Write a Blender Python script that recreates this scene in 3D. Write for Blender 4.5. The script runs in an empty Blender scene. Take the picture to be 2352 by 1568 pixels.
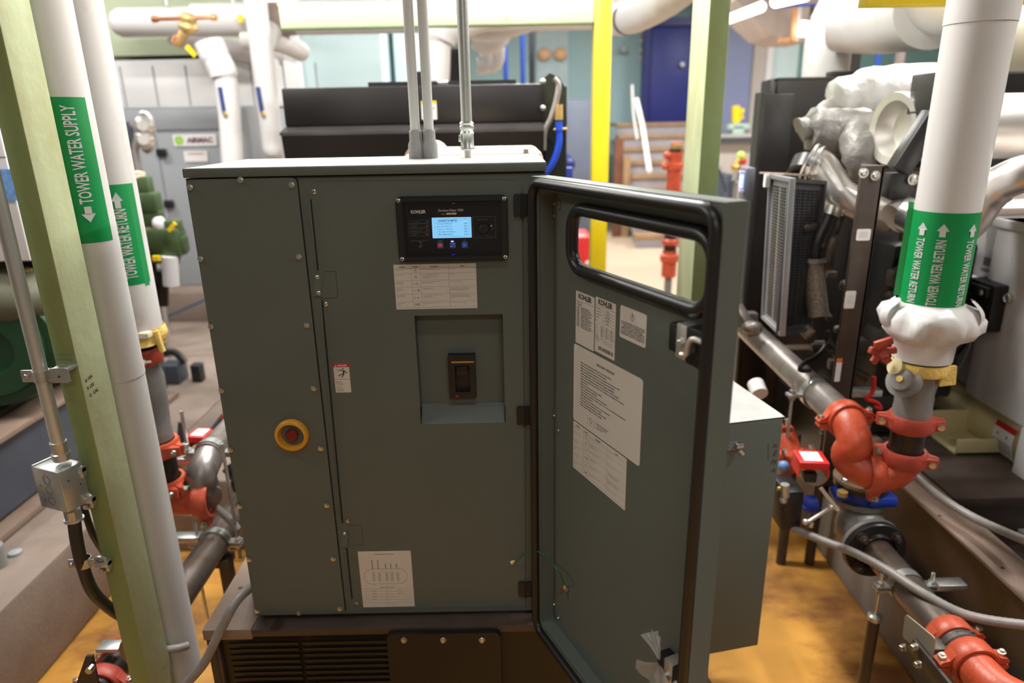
import bpy, bmesh, math, random
from mathutils import Vector, Matrix
V = Vector
random.seed(7)
sc = bpy.context.scene
# ------------------------------------------------------------------ camera
FPX, CX, CY, H = 1568.0, 1176.0, 784.0, 1.80
TH, PH = math.radians(17.9), math.radians(1.1)
_u = V((0, math.sin(TH), math.cos(TH))); FW = V((0, math.cos(TH), -math.sin(TH))); _r = V((1, 0, 0))
RT = _r*math.cos(PH) - _u*math.sin(PH); UP = _u*math.cos(PH) + _r*math.sin(PH)
cam = bpy.data.objects.new('camera', bpy.data.cameras.new('camera')); sc.collection.objects.link(cam); sc.camera = cam
cam.matrix_world = Matrix(((RT.x, UP.x, -FW.x, 0), (RT.y, UP.y, -FW.y, 0), (RT.z, UP.z, -FW.z, H), (0, 0, 0, 1)))
cam.data.sensor_width = 36; cam.data.lens = 24.0; cam.data.clip_start = 0.05; cam.data.clip_end = 60
cam.data.dof.use_dof = True; cam.data.dof.focus_distance = 1.42; cam.data.dof.aperture_fstop = 2.2
# ------------------------------------------------------------------ world, exposure, room lights
sc.view_settings.view_transform = 'Standard'; sc.view_settings.look = 'None'
sc.view_settings.exposure = 0.10; sc.view_settings.gamma = 1.0; sc.view_settings.use_curve_mapping = False
wd = bpy.data.worlds.new('world'); sc.world = wd; wd.use_nodes = True
wd.node_tree.nodes['Background'].inputs[0].default_value = (0.95, 0.97, 1.0, 1)
wd.node_tree.nodes['Background'].inputs[1].default_value = 0.13
sc.cycles.max_bounces = 6; sc.cycles.use_denoising = True
#LIGHTS: fluorescent strips and one added fill strip behind the camera, (x, y, z, heading in degrees, watts)
STRIPS = [(-0.1, 2.7, 3.35, 0, 95), (-1.7, 3.4, 3.4, 0, 62), (1.9, 3.0, 3.4, 0, 95), (-3.6, 4.2, 3.7, 0, 50), (0.4, 6.2, 3.7, 0, 105),
          (3.6, 5.4, 3.7, 0, 120), (-2.6, 1.2, 3.4, 90, 40), (2.6, 1.2, 3.4, 90, 60), (0.15, 0.1, 3.5, 0, 6), (0.4, -1.5, 3.2, 0, 20), (0.8, 9.4, 3.9, 0, 170), (4.2, 9.6, 3.9, 0, 120)]  # the strip behind the camera is an unseen fill added to lift the fronts
for i, (x, y, z, a, w) in enumerate(STRIPS):
    L = bpy.data.lights.new('strip_light', 'AREA'); L.shape = 'RECTANGLE'; L.size = 1.2; L.size_y = 0.16; L.energy = w
    L.color = (1.0, 0.985, 0.955)
    o = bpy.data.objects.new('strip_light', L); o.location = (x, y, z-0.06); o.rotation_euler = (0, 0, math.radians(a)); sc.collection.objects.link(o)
# ------------------------------------------------------------------ survey helpers: sight lines meeting real planes
def ray(x, y): return FW + RT*((x-CX)/FPX) - UP*((y-CY)/FPX)
def at(x, y, Y): d = ray(x, y); return V((0, 0, H)) + d*(Y/d.y)
def atz(x, y, z): d = ray(x, y); return V((0, 0, H)) + d*((z-H)/d.z)
def atx(x, y, X): d = ray(x, y); return V((0, 0, H)) + d*(X/d.x)
def onp(x, y, P, n):
    d = ray(x, y); o = V((0, 0, H)); return o + d*((P-o).dot(n)/d.dot(n))
# ------------------------------------------------------------------ materials
MATS = {}
def mat(name, col, rough=0.5, metal=0.0, var=0.08, scale=6.0, stain=None, samt=0.0, sscale=3.0, bump=0.0, bscale=120.0, emit=0.0, trans=0.0, bdist=.004, spec=0.5, alpha=1.0, stretch=(1, 1, 1), slo=.52, shi=.68):
    if name in MATS: return MATS[name]
    m = bpy.data.materials.new(name); m.use_nodes = True; N = m.node_tree.nodes; K = m.node_tree.links
    b = N['Principled BSDF']; b.inputs['Roughness'].default_value = rough; b.inputs['Metallic'].default_value = metal
    b.inputs['Specular IOR Level'].default_value = spec
    tc = N.new('ShaderNodeTexCoord'); mp = N.new('ShaderNodeMapping'); K.new(tc.outputs['Object'], mp.inputs[0]); mp.inputs['Scale'].default_value = stretch
    n1 = N.new('ShaderNodeTexNoise'); n1.inputs['Scale'].default_value = scale; n1.inputs['Detail'].default_value = 6; K.new(mp.outputs[0], n1.inputs[0])
    r1 = N.new('ShaderNodeValToRGB'); K.new(n1.outputs[0], r1.inputs[0])
    r1.color_ramp.elements[0].position = .3; r1.color_ramp.elements[1].position = .7
    r1.color_ramp.elements[0].color = tuple(c*(1-var) for c in col)+(1,); r1.color_ramp.elements[1].color = tuple(min(1, c*(1+var)) for c in col)+(1,)
    out = r1.outputs[0]
    if stain:
        n2 = N.new('ShaderNodeTexNoise'); n2.inputs['Scale'].default_value = sscale; n2.inputs['Detail'].default_value = 9; n2.inputs['Roughness'].default_value = .65; K.new(mp.outputs[0], n2.inputs[0])
        r2 = N.new('ShaderNodeValToRGB'); r2.color_ramp.elements[0].position = slo; r2.color_ramp.elements[1].position = shi
        r2.color_ramp.elements[0].color = (0, 0, 0, 1); r2.color_ramp.elements[1].color = (samt, samt, samt, 1); K.new(n2.outputs[0], r2.inputs[0])
        mx = N.new('ShaderNodeMixRGB'); K.new(r2.outputs[0], mx.inputs[0]); K.new(out, mx.inputs[1]); mx.inputs[2].default_value = stain+(1,)
        out = mx.outputs[0]
    K.new(out, b.inputs['Base Color'])
    if bump:
        n3 = N.new('ShaderNodeTexNoise'); n3.inputs['Scale'].default_value = bscale; n3.inputs['Detail'].default_value = 3; K.new(tc.outputs['Object'], n3.inputs[0])
        bp = N.new('ShaderNodeBump'); bp.inputs['Strength'].default_value = bump; bp.inputs['Distance'].default_value = bdist; K.new(n3.outputs[0], bp.inputs['Height']); K.new(bp.outputs[0], b.inputs['Normal'])
    if emit: b.inputs['Emission Color'].default_value = tuple(col)+(1,); b.inputs['Emission Strength'].default_value = emit
    if trans: b.inputs['Transmission Weight'].default_value = trans; b.inputs['IOR'].default_value = 1.1
    if alpha < 1: b.inputs['Alpha'].default_value = alpha
    MATS[name] = m; return m
CABG = mat('cabinet_grey_green', (0.118, 0.135, 0.117), .5, spec=.35, var=.03, scale=5, bump=.05, bscale=900)
CABT = mat('cabinet_top_lit_grey', (0.62, 0.61, 0.57), .32, var=.05, scale=5, bump=.05, bscale=700)  # same cabinet, paler on top: light from above put into the colour
SEAM = mat('dark_seam', (0.008, 0.008, 0.007), .8, var=0)
BLK = mat('black_plastic', (0.010, 0.010, 0.011), .42, var=.1, bump=.08, bscale=500)
GLOSSBLK = mat('black_face', (0.006, 0.006, 0.007), .35, var=0)
RUB = mat('black_rubber', (0.016, 0.014, 0.013), .34, var=.1)
GEN = mat('black_paint', (0.018, 0.016, 0.016), .36, var=.15, scale=3, bump=.05)
GENB = mat('brown_black_paint', (0.055, 0.036, 0.027), .42, var=.18, scale=3, stain=(.16, .11, .08), samt=.35, sscale=4, bump=.06)
SKIDT = mat('dusty_brown_paint', (0.26, 0.18, 0.135), .6, var=.12, scale=4, stain=(.12, .08, .06), samt=.5, sscale=7)
SCREW = mat('zinc_screw', (0.62, 0.60, 0.54), .3, 1.0, var=.15, scale=60)
ZINC = mat('galvanised_steel', (0.58, 0.60, 0.58), .34, .85, var=.12, scale=25, stain=(.3, .32, .29), samt=.5, sscale=12)
CONDUIT = mat('conduit_steel', (0.62, 0.64, 0.61), .34, .75, var=.12, scale=30, stretch=(1, 1, .1), bump=.1, bscale=300)
STEELP = mat('bare_steel_pipe', (0.20, 0.165, 0.14), .32, .65, var=.25, scale=8, stain=(.16, .075, .04), samt=.6, sscale=9, bump=.1, bscale=200)
STEELL = mat('grey_steel_pipe', (0.30, 0.265, 0.245), .36, .55, var=.25, scale=9, stain=(.16, .09, .055), samt=.8, sscale=10, bump=.1, bscale=200)
DPIPE = mat('dark_steel_nipple', (0.035, 0.028, 0.022), .35, .4, var=.3, scale=12)
RED = mat('red_orange_paint', (0.54, 0.085, 0.035), .38, var=.15, scale=14, stain=(.30, .03, .015), samt=.5, sscale=18, bump=.15, bscale=160)
DRED = mat('dull_red_paint', (0.40, 0.055, 0.032), .45, var=.15, scale=14, bump=.2, bscale=160)
BRED = mat('bright_red', (0.62, 0.02, 0.02), .4, var=.06)
PVC = mat('white_pvc_jacket', (0.68, 0.655, 0.635), .30, var=.03, scale=3, stain=(.55, .42, .30), samt=.22, sscale=9, stretch=(1, 1, .35), slo=.58, shi=.75)
PVCD = mat('scuffed_white_pvc_jacket', (0.66, 0.64, 0.62), .34, var=.03, scale=3, stain=(.40, .28, .19), samt=.8, sscale=5, stretch=(1, 1, .45), slo=.53, shi=.72)
PVCW = mat('white_insulation_jacket', (0.68, 0.665, 0.655), .5, var=.04, scale=3, stain=(.55, .48, .42), samt=.25, sscale=5)
CLOTH = mat('yellow_fibreglass', (0.80, 0.56, 0.16), .95, var=.15, scale=30, bump=.8, bscale=90)
GRN = mat('green_tape', (0.0, 0.27, 0.065), .42, var=.05)
GRNL = mat('light_green_tape', (0.04, 0.42, 0.14), .42, var=.05)
LETW = mat('grey_white_lettering', (0.62, 0.64, 0.62), .5, var=0)
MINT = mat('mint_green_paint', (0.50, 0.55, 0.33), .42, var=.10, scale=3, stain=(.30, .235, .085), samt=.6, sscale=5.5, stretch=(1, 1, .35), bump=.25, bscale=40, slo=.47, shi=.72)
MINTD = mat('shaded_mint_paint', (0.25, 0.33, 0.135), .42, var=.12, scale=3, stain=(.19, .17, .045), samt=.6, sscale=6, stretch=(1, 1, .4), bump=.25, bscale=40, slo=.47, shi=.72)  # darker copy of the mint paint, shade put into the colour
MINTL = mat('pale_mint_paint', (0.42, 0.50, 0.34), .5, var=.08, scale=3, stain=(.62, .30, .06), samt=.9, sscale=9, slo=.64, shi=.69)
YEL = mat('yellow_paint', (0.66, 0.48, 0.006), .42, var=.06, scale=4, stain=(.6, .45, .02), samt=.4, sscale=8)
YTAG = mat('yellow_tag', (0.92, 0.62, 0.01), .5, var=.03)
PAPER = mat('white_label', (0.66, 0.63, 0.58), .5, var=.02)
PAPERB = mat('bright_white_label', (0.8, 0.78, 0.76), .5, var=.02)
INK = mat('black_ink', (0.02, 0.02, 0.02), .6, var=0)
INKG = mat('grey_ink', (0.16, 0.155, 0.15), .6, var=0)
INKR = mat('red_ink', (0.55, 0.02, 0.015), .5, var=0)
LABW = mat('white_print', (0.7, 0.7, 0.7), .5, var=0)
LABG = mat('grey_print', (0.16, 0.16, 0.16), .5, var=0)
LCD = mat('backlit_lcd', (0.22, 0.56, 0.90), .3, var=0, emit=.75)
LEDB = mat('blue_led', (0.25, 0.35, 1.0), .3, var=0, emit=3.0)
LEDD = mat('dim_blue_light', (0.05, 0.04, 0.8), .3, var=0, emit=.5)
LEDG = mat('green_led', (0.2, 1.0, 0.5), .3, var=0, emit=2.0)
BTN = mat('blue_button', (0.03, 0.10, 0.52), .4, var=0)
ORNG = mat('orange_yellow_plastic', (0.72, 0.33, 0.03), .4, var=.04)
KNOB = mat('dark_red_button', (0.20, 0.008, 0.008), .4, var=.04)
BRASS = mat('brass', (0.62, 0.42, 0.14), .32, .9, var=.15, scale=20)
BRONZ = mat('bronze_casting', (0.52, 0.34, 0.13), .45, .4, var=.2, scale=20, bump=.3)
COPP = mat('copper', (0.80, 0.38, 0.2), .3, .9, var=.15)
CAST = mat('grey_cast_iron', (0.23, 0.22, 0.205), .42, .3, var=.12, scale=20, stain=(.30, .16, .09), samt=.3, sscale=20, bump=.2, bscale=200)
RUST = mat('rusty_flange', (0.26, 0.18, 0.11), .6, .3, var=.3, scale=14, stain=(.28, .12, .05), samt=.8, sscale=10)
BLUV = mat('blue_valve_paint', (0.012, 0.045, 0.36), .38, var=.12)
BLUP = mat('blue_paint', (0.01, 0.06, 0.34), .5, var=.1)
CREAM = mat('cream_paint', (0.62, 0.54, 0.29), .42, var=.06, stain=(.45, .36, .18), samt=.4, sscale=3)
WCAB = mat('white_cabinet_paint', (0.72, 0.70, 0.71), .42, var=.03)
GCAB = mat('light_grey_cabinet', (0.34, 0.36, 0.38), .42, var=.05, scale=2)
SIL = mat('silver_pipe', (0.66, 0.63, 0.60), .30, .85, var=.1, scale=5, stain=(.5, .42, .34), samt=.4, sscale=5)
SILM = mat('brushed_stainless', (0.74, 0.71, 0.66), .36, .8, var=.1, scale=4)
BLANK = mat('silver_cloth_blanket', (0.34, 0.325, 0.31), .5, .3, var=.2, scale=9, bump=.9, bscale=16, bdist=.02)
BLANKW = mat('white_cloth_blanket', (0.66, 0.65, 0.64), .6, var=.1, scale=6, bump=.8, bscale=12, bdist=.02)
GREYV = mat('grey_pvc', (0.27, 0.27, 0.265), .45, var=.05)
FLEX = mat('grey_flex_conduit', (0.27, 0.245, 0.225), .42, var=.12, scale=25)
BFLEX = mat('black_flex_conduit', (0.022, 0.023, 0.024), .45, var=.1)
CONC = mat('concrete', (0.235, 0.18, 0.145), .8, var=.14, scale=5, stain=(.18, .125, .095), samt=.55, sscale=3.5, bump=.4, bscale=60)
CONCG = mat('grey_concrete', (0.235, 0.205, 0.18), .8, var=.15, scale=5, stain=(.13, .11, .10), samt=.5, sscale=5, bump=.3, bscale=60)
SLATE = mat('slate_blue_steel', (0.058, 0.068, 0.09), .4, var=.15, scale=4)
GMACH = mat('machine_green', (0.010, 0.050, 0.020), .38, var=.15, scale=4)
MGRN = mat('olive_machine_green', (0.05, 0.085, 0.03), .5, var=.3, scale=12)
WOOD = mat('plywood', (0.34, 0.21, 0.11), .6, var=.2, scale=5)
GWIRE = mat('green_wire', (0.0, 0.16, 0.075), .4, var=0)
PLAST = mat('clear_plastic_bag', (0.75, 0.75, 0.78), .12, var=0, alpha=.33, spec=.9)
GLASS = mat('clear_glass', (1, 1, 1), .02, var=0, trans=1.0)
TUBE = mat('lamp_tube', (1.0, 0.98, 0.94), .4, var=0, emit=6.0)
FOAM = mat('pink_beige_foam', (0.66, 0.50, 0.38), .8, var=.1)
HYD = mat('hose_blue', (0.02, 0.08, 0.62), .35, var=.05)
TEAL = mat('light_teal_wall_paint', (0.33, 0.50, 0.53), .6, var=.03, scale=1.2)
TEALL = mat('pale_cyan_wall_paint', (0.60, 0.76, 0.78), .6, var=.03, scale=1.2)
DTEAL = mat('deep_teal_wall_paint', (0.17, 0.33, 0.33), .6, var=.05)
NAVY = mat('navy_door_paint', (0.022, 0.032, 0.21), .45, var=.12, scale=1.5)
LAV = mat('blue_grey_wall_paint', (0.235, 0.27, 0.44), .6, var=.06, scale=1.2)
WALLW = mat('white_wall_paint', (0.74, 0.73, 0.73), .6, var=.04, scale=1.2)
WALLG = mat('warm_grey_wall', (0.46, 0.41, 0.38), .6, var=.06, scale=2)
# ------------------------------------------------------------------ mesh builder
def zmat(d, p=None):
    d = V(d).normalized(); x = V((1, 0, 0)) if abs(d.x) < .9 else V((0, 1, 0)); y = d.cross(x).normalized(); x = y.cross(d)
    m = Matrix((x, y, d)).transposed().to_4x4()
    if p is not None: m.translation = V(p)
    return m
def frame(o, r, u):
    r = V(r).normalized(); u = V(u).normalized(); n = r.cross(u); m = Matrix((r, u, n)).transposed().to_4x4(); m.translation = V(o); return m
def rr(x0, y0, x1, y1, r, n=6):
    out = []
    for cx, cy, a0 in ((x1-r, y1-r, 0), (x0+r, y1-r, 90), (x0+r, y0+r, 180), (x1-r, y0+r, 270)):
        for k in range(n+1):
            a = math.radians(a0+90*k/n); out.append((cx+r*math.cos(a), cy+r*math.sin(a)))
    return out
_txt = {}
def textmesh(s, bold=0.0, res=2):
    k = (s, bold, res)
    if k not in _txt:
        c = bpy.data.curves.new('lettering', 'FONT'); c.body = s; c.size = 1.0; c.offset = bold; c.resolution_u = res
        o = bpy.data.objects.new('lettering', c); sc.collection.objects.link(o)
        dg = bpy.context.evaluated_depsgraph_get(); me = bpy.data.meshes.new_from_object(o.evaluated_get(dg))
        bpy.data.objects.remove(o); bpy.data.curves.remove(c)
        xs = [v.co.x for v in me.vertices] or [0]; ys = [v.co.y for v in me.vertices] or [0]
        _txt[k] = ([v.co.copy() for v in me.vertices], [tuple(p.vertices) for p in me.polygons], min(xs), max(xs), min(ys), max(ys))
    return _txt[k]
class MB:
    def __init__(s, m=None, T=None): s.bm = bmesh.new(); s.ms = []; s.i = 0; s.T = T or Matrix(); s.mat(m or CABG)
    def mat(s, m):
        if m not in s.ms: s.ms.append(m)
        s.i = s.ms.index(m); return s
    def _fin(s, vs, M):
        M = s.T @ M
        for v in vs: v.co = M @ v.co
    def geo(s, pts, faces, M=Matrix()):
        M = s.T @ M; vs = [s.bm.verts.new(M @ V(p)) for p in pts]
        for f in faces:
            try: s.bm.faces.new([vs[k] for k in f]).material_index = s.i
            except ValueError: pass
        return vs
    def box(s, lo, hi, bev=0, M=Matrix(), seg=2):
        lo, hi = V(lo), V(hi); c = (lo+hi)/2; d = hi-lo
        r = bmesh.ops.create_cube(s.bm, size=1); vs = r['verts']
        for v in vs: v.co = V((v.co.x*d.x, v.co.y*d.y, v.co.z*d.z))+c
        fs = {f for v in vs for f in v.link_faces}
        for f in fs: f.material_index = s.i
        if bev:
            es = list({e for v in vs for e in v.link_edges}); r = bmesh.ops.bevel(s.bm, geom=es, offset=bev, segments=seg, affect='EDGES', profile=.5)
            vs = list({v for f in r['faces'] for v in f.verts})
            seen = set(vs); st = list(vs)
            while st:
                v = st.pop()
                for e in v.link_edges:
                    w = e.other_vert(v)
                    if w not in seen: seen.add(w); st.append(w)
            vs = list(seen)
        s._fin(vs, M); return s
    def bar(s, p0, p1, w, h, up=(0, 0, 1), bev=0):       # box from p0 to p1, cross-section w (side) x h (up)
        p0, p1 = V(p0), V(p1); d = (p1-p0); L = d.length; d.normalize(); sd = d.cross(V(up)).normalized(); u = sd.cross(d)
        M = Matrix((sd, d, u)).transposed().to_4x4(); M.translation = p0
        return s.box((-w/2, 0, -h/2), (w/2, L, h/2), bev, M)
    def cyl(s, p0, p1, r, r2=None, n=24, cap=True):
        p0, p1 = V(p0), V(p1); r2 = r if r2 is None else r2; L = (p1-p0).length; M = zmat(p1-p0, p0)
        return s.lathe([(0, 0), (r, 0), (r2, L), (0, L)] if cap else [(r, 0), (r2, L)], M, n)
    def lathe(s, prof, M=Matrix(), n=24):
        pts = []; faces = []; idx = []
        for r, h in prof:
            if r <= 1e-7: idx.append([len(pts)]*n); pts.append((0, 0, h))
            else:
                idx.append(list(range(len(pts), len(pts)+n)))
                for k in range(n): a = 2*math.pi*k/n; pts.append((r*math.cos(a), r*math.sin(a), h))
        for a, b in zip(idx, idx[1:]):
            for k in range(n):
                q = [a[k], a[(k+1) % n], b[(k+1) % n], b[k]]; u = []
                for t in q:
                    if t not in u: u.append(t)
                if len(u) > 2: faces.append(u)
        s.geo(pts, faces, M); return s
    def tube(s, pts, r, n=12, closed=False, smooth=6, rib=0, ribn=0, sq=1.0, ref=None):
        P = [V(p) for p in pts]
        if smooth and len(P) > 2:
            Q = []; m = len(P); rng = range(m if closed else m-1)
            for i in rng:
                g = lambda k: P[k % m] if closed else P[max(0, min(m-1, k))]
                a, b, c, d = g(i-1), g(i), g(i+1), g(i+2)
                for k in range(smooth):
                    t = k/smooth; Q.append(.5*((2*b)+(c-a)*t+(2*a-5*b+4*c-d)*t*t+(3*b-a-3*c+d)*t**3))
            if not closed: Q.append(P[-1])
            P = Q
        if ribn:
            Q = []
            L = sum((P[i+1]-P[i]).length for i in range(len(P)-1)); st = L/ribn; acc = 0; nxt = 0
            for i in range(len(P)-1):
                seg = (P[i+1]-P[i]).length
                while nxt <= acc+seg and seg > 0: Q.append(P[i].lerp(P[i+1], (nxt-acc)/seg)); nxt += st
                acc += seg
            P = Q
        m = len(P); rings = []; pv = None
        for i in range(m):
            if closed: t = (P[(i+1) % m]-P[i-1]).normalized()
            else: t = (P[min(i+1, m-1)]-P[max(i-1, 0)]).normalized()
            if ref is not None: x = (V(ref)-t*V(ref).dot(t)).normalized()
            elif pv is None: x = zmat(t).col[0].to_3d()
            else: x = (pv-t*pv.dot(t)).normalized()
            pv = x; y = t.cross(x); rad = r[i*len(r)//m] if isinstance(r, (list, tuple)) else r
            if rib: rad = rad*(1+(rib if i % 2 else 0))
            rings.append([P[i]+x*rad*math.cos(2*math.pi*k/n)*sq+y*rad*math.sin(2*math.pi*k/n) for k in range(n)])
        pts = [p for q in rings for p in q]; f = []
        for i in range(m if closed else m-1):
            a = i*n; b = ((i+1) % m)*n
            for k in range(n): f.append((a+k, a+(k+1) % n, b+(k+1) % n, b+k))
        if not closed: f.append(tuple(range(n))[::-1]); f.append(tuple((m-1)*n+k for k in range(n)))
        s.geo(pts, f); return s
    def sph(s, c, r, sc_=(1, 1, 1), M=Matrix(), n=16):
        prof = [(r*math.sin(math.pi*k/n), -r*math.cos(math.pi*k/n)) for k in range(n+1)]; prof[0] = (0, -r); prof[-1] = (0, r)
        return s.lathe(prof, Matrix.Translation(V(c)) @ M @ Matrix.Diagonal((*sc_, 1)), n*2 if n < 12 else 24)
    def prism(s, pts, M, d, bot=True):       # outline in local xy, extruded 0..d along local z
        n = len(pts); a = [(p[0], p[1], 0) for p in pts]+[(p[0], p[1], d) for p in pts]
        f = [tuple(range(n, 2*n))]+[(k, (k+1) % n, n+(k+1) % n, n+k) for k in range(n)]
        if bot: f.append(tuple(range(n))[::-1])
        s.geo(a, f, M); return s
    def ring(s, outer, inner, M, d):
        n = len(outer); a = [(p[0], p[1], z) for z in (0, d) for q in (outer, inner) for p in q]; f = []
        for k in range(n):
            j = (k+1) % n
            f += [(2*n+k, 2*n+j, 3*n+j, 3*n+k), (k, n+k, n+j, j), (k, j, 2*n+j, 2*n+k), (n+j, n+k, 3*n+k, 3*n+j)]
        s.geo(a, f, M); return s
    def quad(s, x0, y0, x1, y1, M, z=0.0):
        s.geo([(x0, y0, z), (x1, y0, z), (x1, y1, z), (x0, y1, z)], [(0, 1, 2, 3)], M); return s
    def line(s, x0, y0, x1, y1, w, M, z=0.0):
        d = V((x1-x0, y1-y0, 0)).normalized()*w/2; n = V((-d.y, d.x, 0))
        s.geo([V((x0, y0, z))-n, V((x1, y1, z))-n, V((x1, y1, z))+n, V((x0, y0, z))+n], [(0, 1, 2, 3)], M); return s
    def text(s, t, M, x, y, h, w=None, bold=0.0, anchor='l', z=0.0, res=2, xs=1.0):   # cap height h, optional total width w
        vs, fs, x0, x1, y0, y1 = textmesh(t, bold, res)
        if not vs: return s
        k = h/0.70; kx = k*xs if w is None else w/max(1e-6, x1-x0); W = (x1-x0)*kx
        ox = x-{'l': 0, 'c': W/2, 'r': W}[anchor]
        s.geo([(ox+(v.x-x0)*kx, y+v.y*k, z) for v in vs], fs, M); return s
    def wraptext(s, t, C, r, a0, z0, h, L, up=1, bold=.02, z1=0.001):
        # lettering wrapped on a vertical pipe; baseline at angle a0, running upward (up=1) or downward, total length L
        vs, fs, x0, x1, y0, y1 = textmesh(t, bold, 2)
        tb = bmesh.new(); w = [tb.verts.new(V(((v.x-x0)*L/(x1-x0), v.y*h/.7, 0))) for v in vs]
        for f in fs:
            try: tb.faces.new([w[k] for k in f])
            except ValueError: pass
        bmesh.ops.triangulate(tb, faces=tb.faces[:]); bmesh.ops.subdivide_edges(tb, edges=[e for e in tb.edges if abs(e.verts[0].co.y-e.verts[1].co.y) > h*.22], cuts=2)
        bmesh.ops.triangulate(tb, faces=tb.faces[:]); tb.verts.index_update()
        P = []
        for v in tb.verts:
            a = a0 - up*v.co.y/r; P.append((C[0]+(r+z1)*math.sin(a), C[1]-(r+z1)*math.cos(a), z0+up*v.co.x))
        s.geo(P, [tuple(v.index for v in f.verts) for f in tb.faces]); tb.free(); return s
# ------------------------------------------------------------------ linking
WL = {}
def _finish(mb, name, origin, smooth=35):
    me = bpy.data.meshes.new(name)
    if name not in ('x',): bmesh.ops.recalc_face_normals(mb.bm, faces=mb.bm.faces[:]) if getattr(mb, 'recalc', True) else None
    for v in mb.bm.verts: v.co -= origin
    mb.bm.to_mesh(me); mb.bm.free()
    for m in mb.ms: me.materials.append(m)
    me.shade_smooth(); me.set_sharp_from_angle(angle=math.radians(smooth))
    o = bpy.data.objects.new(name, me); sc.collection.objects.link(o); return o
def bbox(mb):
    vs = [v.co for v in mb.bm.verts]
    lo = V([min(v[i] for v in vs) for i in range(3)]); hi = V([max(v[i] for v in vs) for i in range(3)]); return lo, hi
def tag(o, label=None, cat=None, group=None, kind=None):
    if label: o['label'] = label
    if cat: o['category'] = cat
    if group: o['group'] = group
    if kind: o['kind'] = kind
    return o
def thing(name, label, cat, loc, group=None):
    o = bpy.data.objects.new(name, None); o.empty_display_size = .05; sc.collection.objects.link(o); o.location = loc; WL[o] = V(loc); return tag(o, label, cat, group)
def part(mb, name, parent, label=None, smooth=35, kind=None):
    lo, hi = bbox(mb); c = (lo+hi)/2; o = _finish(mb, name, c, smooth); o.parent = parent; o.location = c-WL[parent]; WL[o] = c; return tag(o, label, kind=kind)
def solo(mb, name, label, cat, group=None, smooth=35, kind=None):
    lo, hi = bbox(mb); c = V(((lo.x+hi.x)/2, (lo.y+hi.y)/2, lo.z)); o = _finish(mb, name, c, smooth); o.location = c; WL[o] = c; return tag(o, label, cat, group, kind)
def struct(mb, name, parent=None):
    lo, hi = bbox(mb); c = V(((lo.x+hi.x)/2, (lo.y+hi.y)/2, lo.z))
    o = _finish(mb, name, c); o.location = c; WL[o] = c; o['kind'] = 'structure'; return o
def bolt(mb, p, n, r=.006, h=.006, washer=True, dome=False):       # hexagon head with washer on a surface
    M = zmat(n, p)
    if washer: mb.lathe([(0, 0), (r*1.35, 0), (r*1.35, h*.3), (0, h*.3)], M, 20)
    if dome: mb.lathe([(r, 0), (r*.95, h*.4), (r*.6, h*.85), (0, h)], M, 18)
    else: mb.lathe([(r, h*.2), (r, h*.9), (r*.85, h), (0, h)], M, 6)
# ================================================================== the room
def mfloor():
    m = mat('floor_paint', (0.62, 0.30, 0.055), .42, var=.30, scale=3.2, stain=(.17, .06, .025), samt=.85, sscale=2.6, bump=.12, bscale=30, slo=.49, shi=.64, stretch=(.6, 1, 1))
    N = m.node_tree.nodes; K = m.node_tree.links; b = N['Principled BSDF']; src = b.inputs['Base Color'].links[0].from_socket
    g = N.new('ShaderNodeNewGeometry'); sx = N.new('ShaderNodeSeparateXYZ'); K.new(g.outputs['Position'], sx.inputs[0])
    mp = N.new('ShaderNodeMapRange'); mp.inputs['From Min'].default_value = 3.45; mp.inputs['From Max'].default_value = 3.55; K.new(sx.outputs['Y'], mp.inputs[0])
    n = N.new('ShaderNodeTexNoise'); n.inputs['Scale'].default_value = .8; r = N.new('ShaderNodeValToRGB'); K.new(n.outputs[0], r.inputs[0])
    r.color_ramp.elements[0].color = (.50, .37, .25, 1); r.color_ramp.elements[1].color = (.66, .53, .40, 1)
    mx = N.new('ShaderNodeMixRGB'); K.new(mp.outputs[0], mx.inputs[0]); K.new(src, mx.inputs[1]); K.new(r.outputs[0], mx.inputs[2]); K.new(mx.outputs[0], b.inputs['Base Color'])
    return m
q = MB(mfloor()); q.box((-6, -2.5, -.1), (9, 15, 0)); struct(q, 'floor')
q = MB(mat('ceiling_paint', (0.42, 0.42, 0.37), .8, var=.1)); q.box((-6, -2.5, 4.6), (9, 15, 4.7)); struct(q, 'ceiling')
q = MB(TEAL); q.box((-6, 13.2, 0), (9, 13.4, 4.6)); struct(q, 'wall_back')
q = MB(WALLG); q.box((-6.1, -2.5, 0), (-6, 15, 4.6)); struct(q, 'wall_left')
q = MB(WALLG); q.box((9, -2.5, 0), (9.1, 15, 4.6)); struct(q, 'wall_right')
q = MB(mat('wall_paint_front', (0.18, 0.18, 0.17), .8)); q.box((-6, -2.6, 0), (9, -2.5, 4.6)); struct(q, 'wall_front')
# raised landing with the navy door, partitions beside it
YD = 12.8; zl = at(1500, 281, YD).z; zt = at(1500, 42, YD).z
dl, dr = at(1482, 150, YD).x, at(1602, 150, YD).x
q = MB(NAVY); q.box((dl+.04, YD, zl), (dr, YD+.08, zt-.1), .004)
dd = struct(q, 'door_1')
q = MB(mat('navy_frame', (0.014, 0.022, 0.15), .4))
q.box((dl-.05, YD-.1, zl), (dl+.06, YD+.1, zt)); q.box((dl, YD-.1, zt-.13), (dr+.02, YD+.1, zt)); part(q, 'door_frame', dd)
q = MB(ZINC); q.cyl((dr-.28, YD, zl+.95), (dr-.28, YD-.08, zl+.95), .035); part(q, 'door_handle', dd)
sx0, sx1 = at(1428, 380, 11.3).x, at(1640, 380, 11.3).x
NS = 9; rise = zl/NS
q = MB(WOOD)
for k in range(NS): z1 = zl-k*rise; q.box((sx0, 12.0-k*.27, z1-.05), (sx1, 12.75 if k == 0 else 12.30-k*.27, z1))
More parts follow.
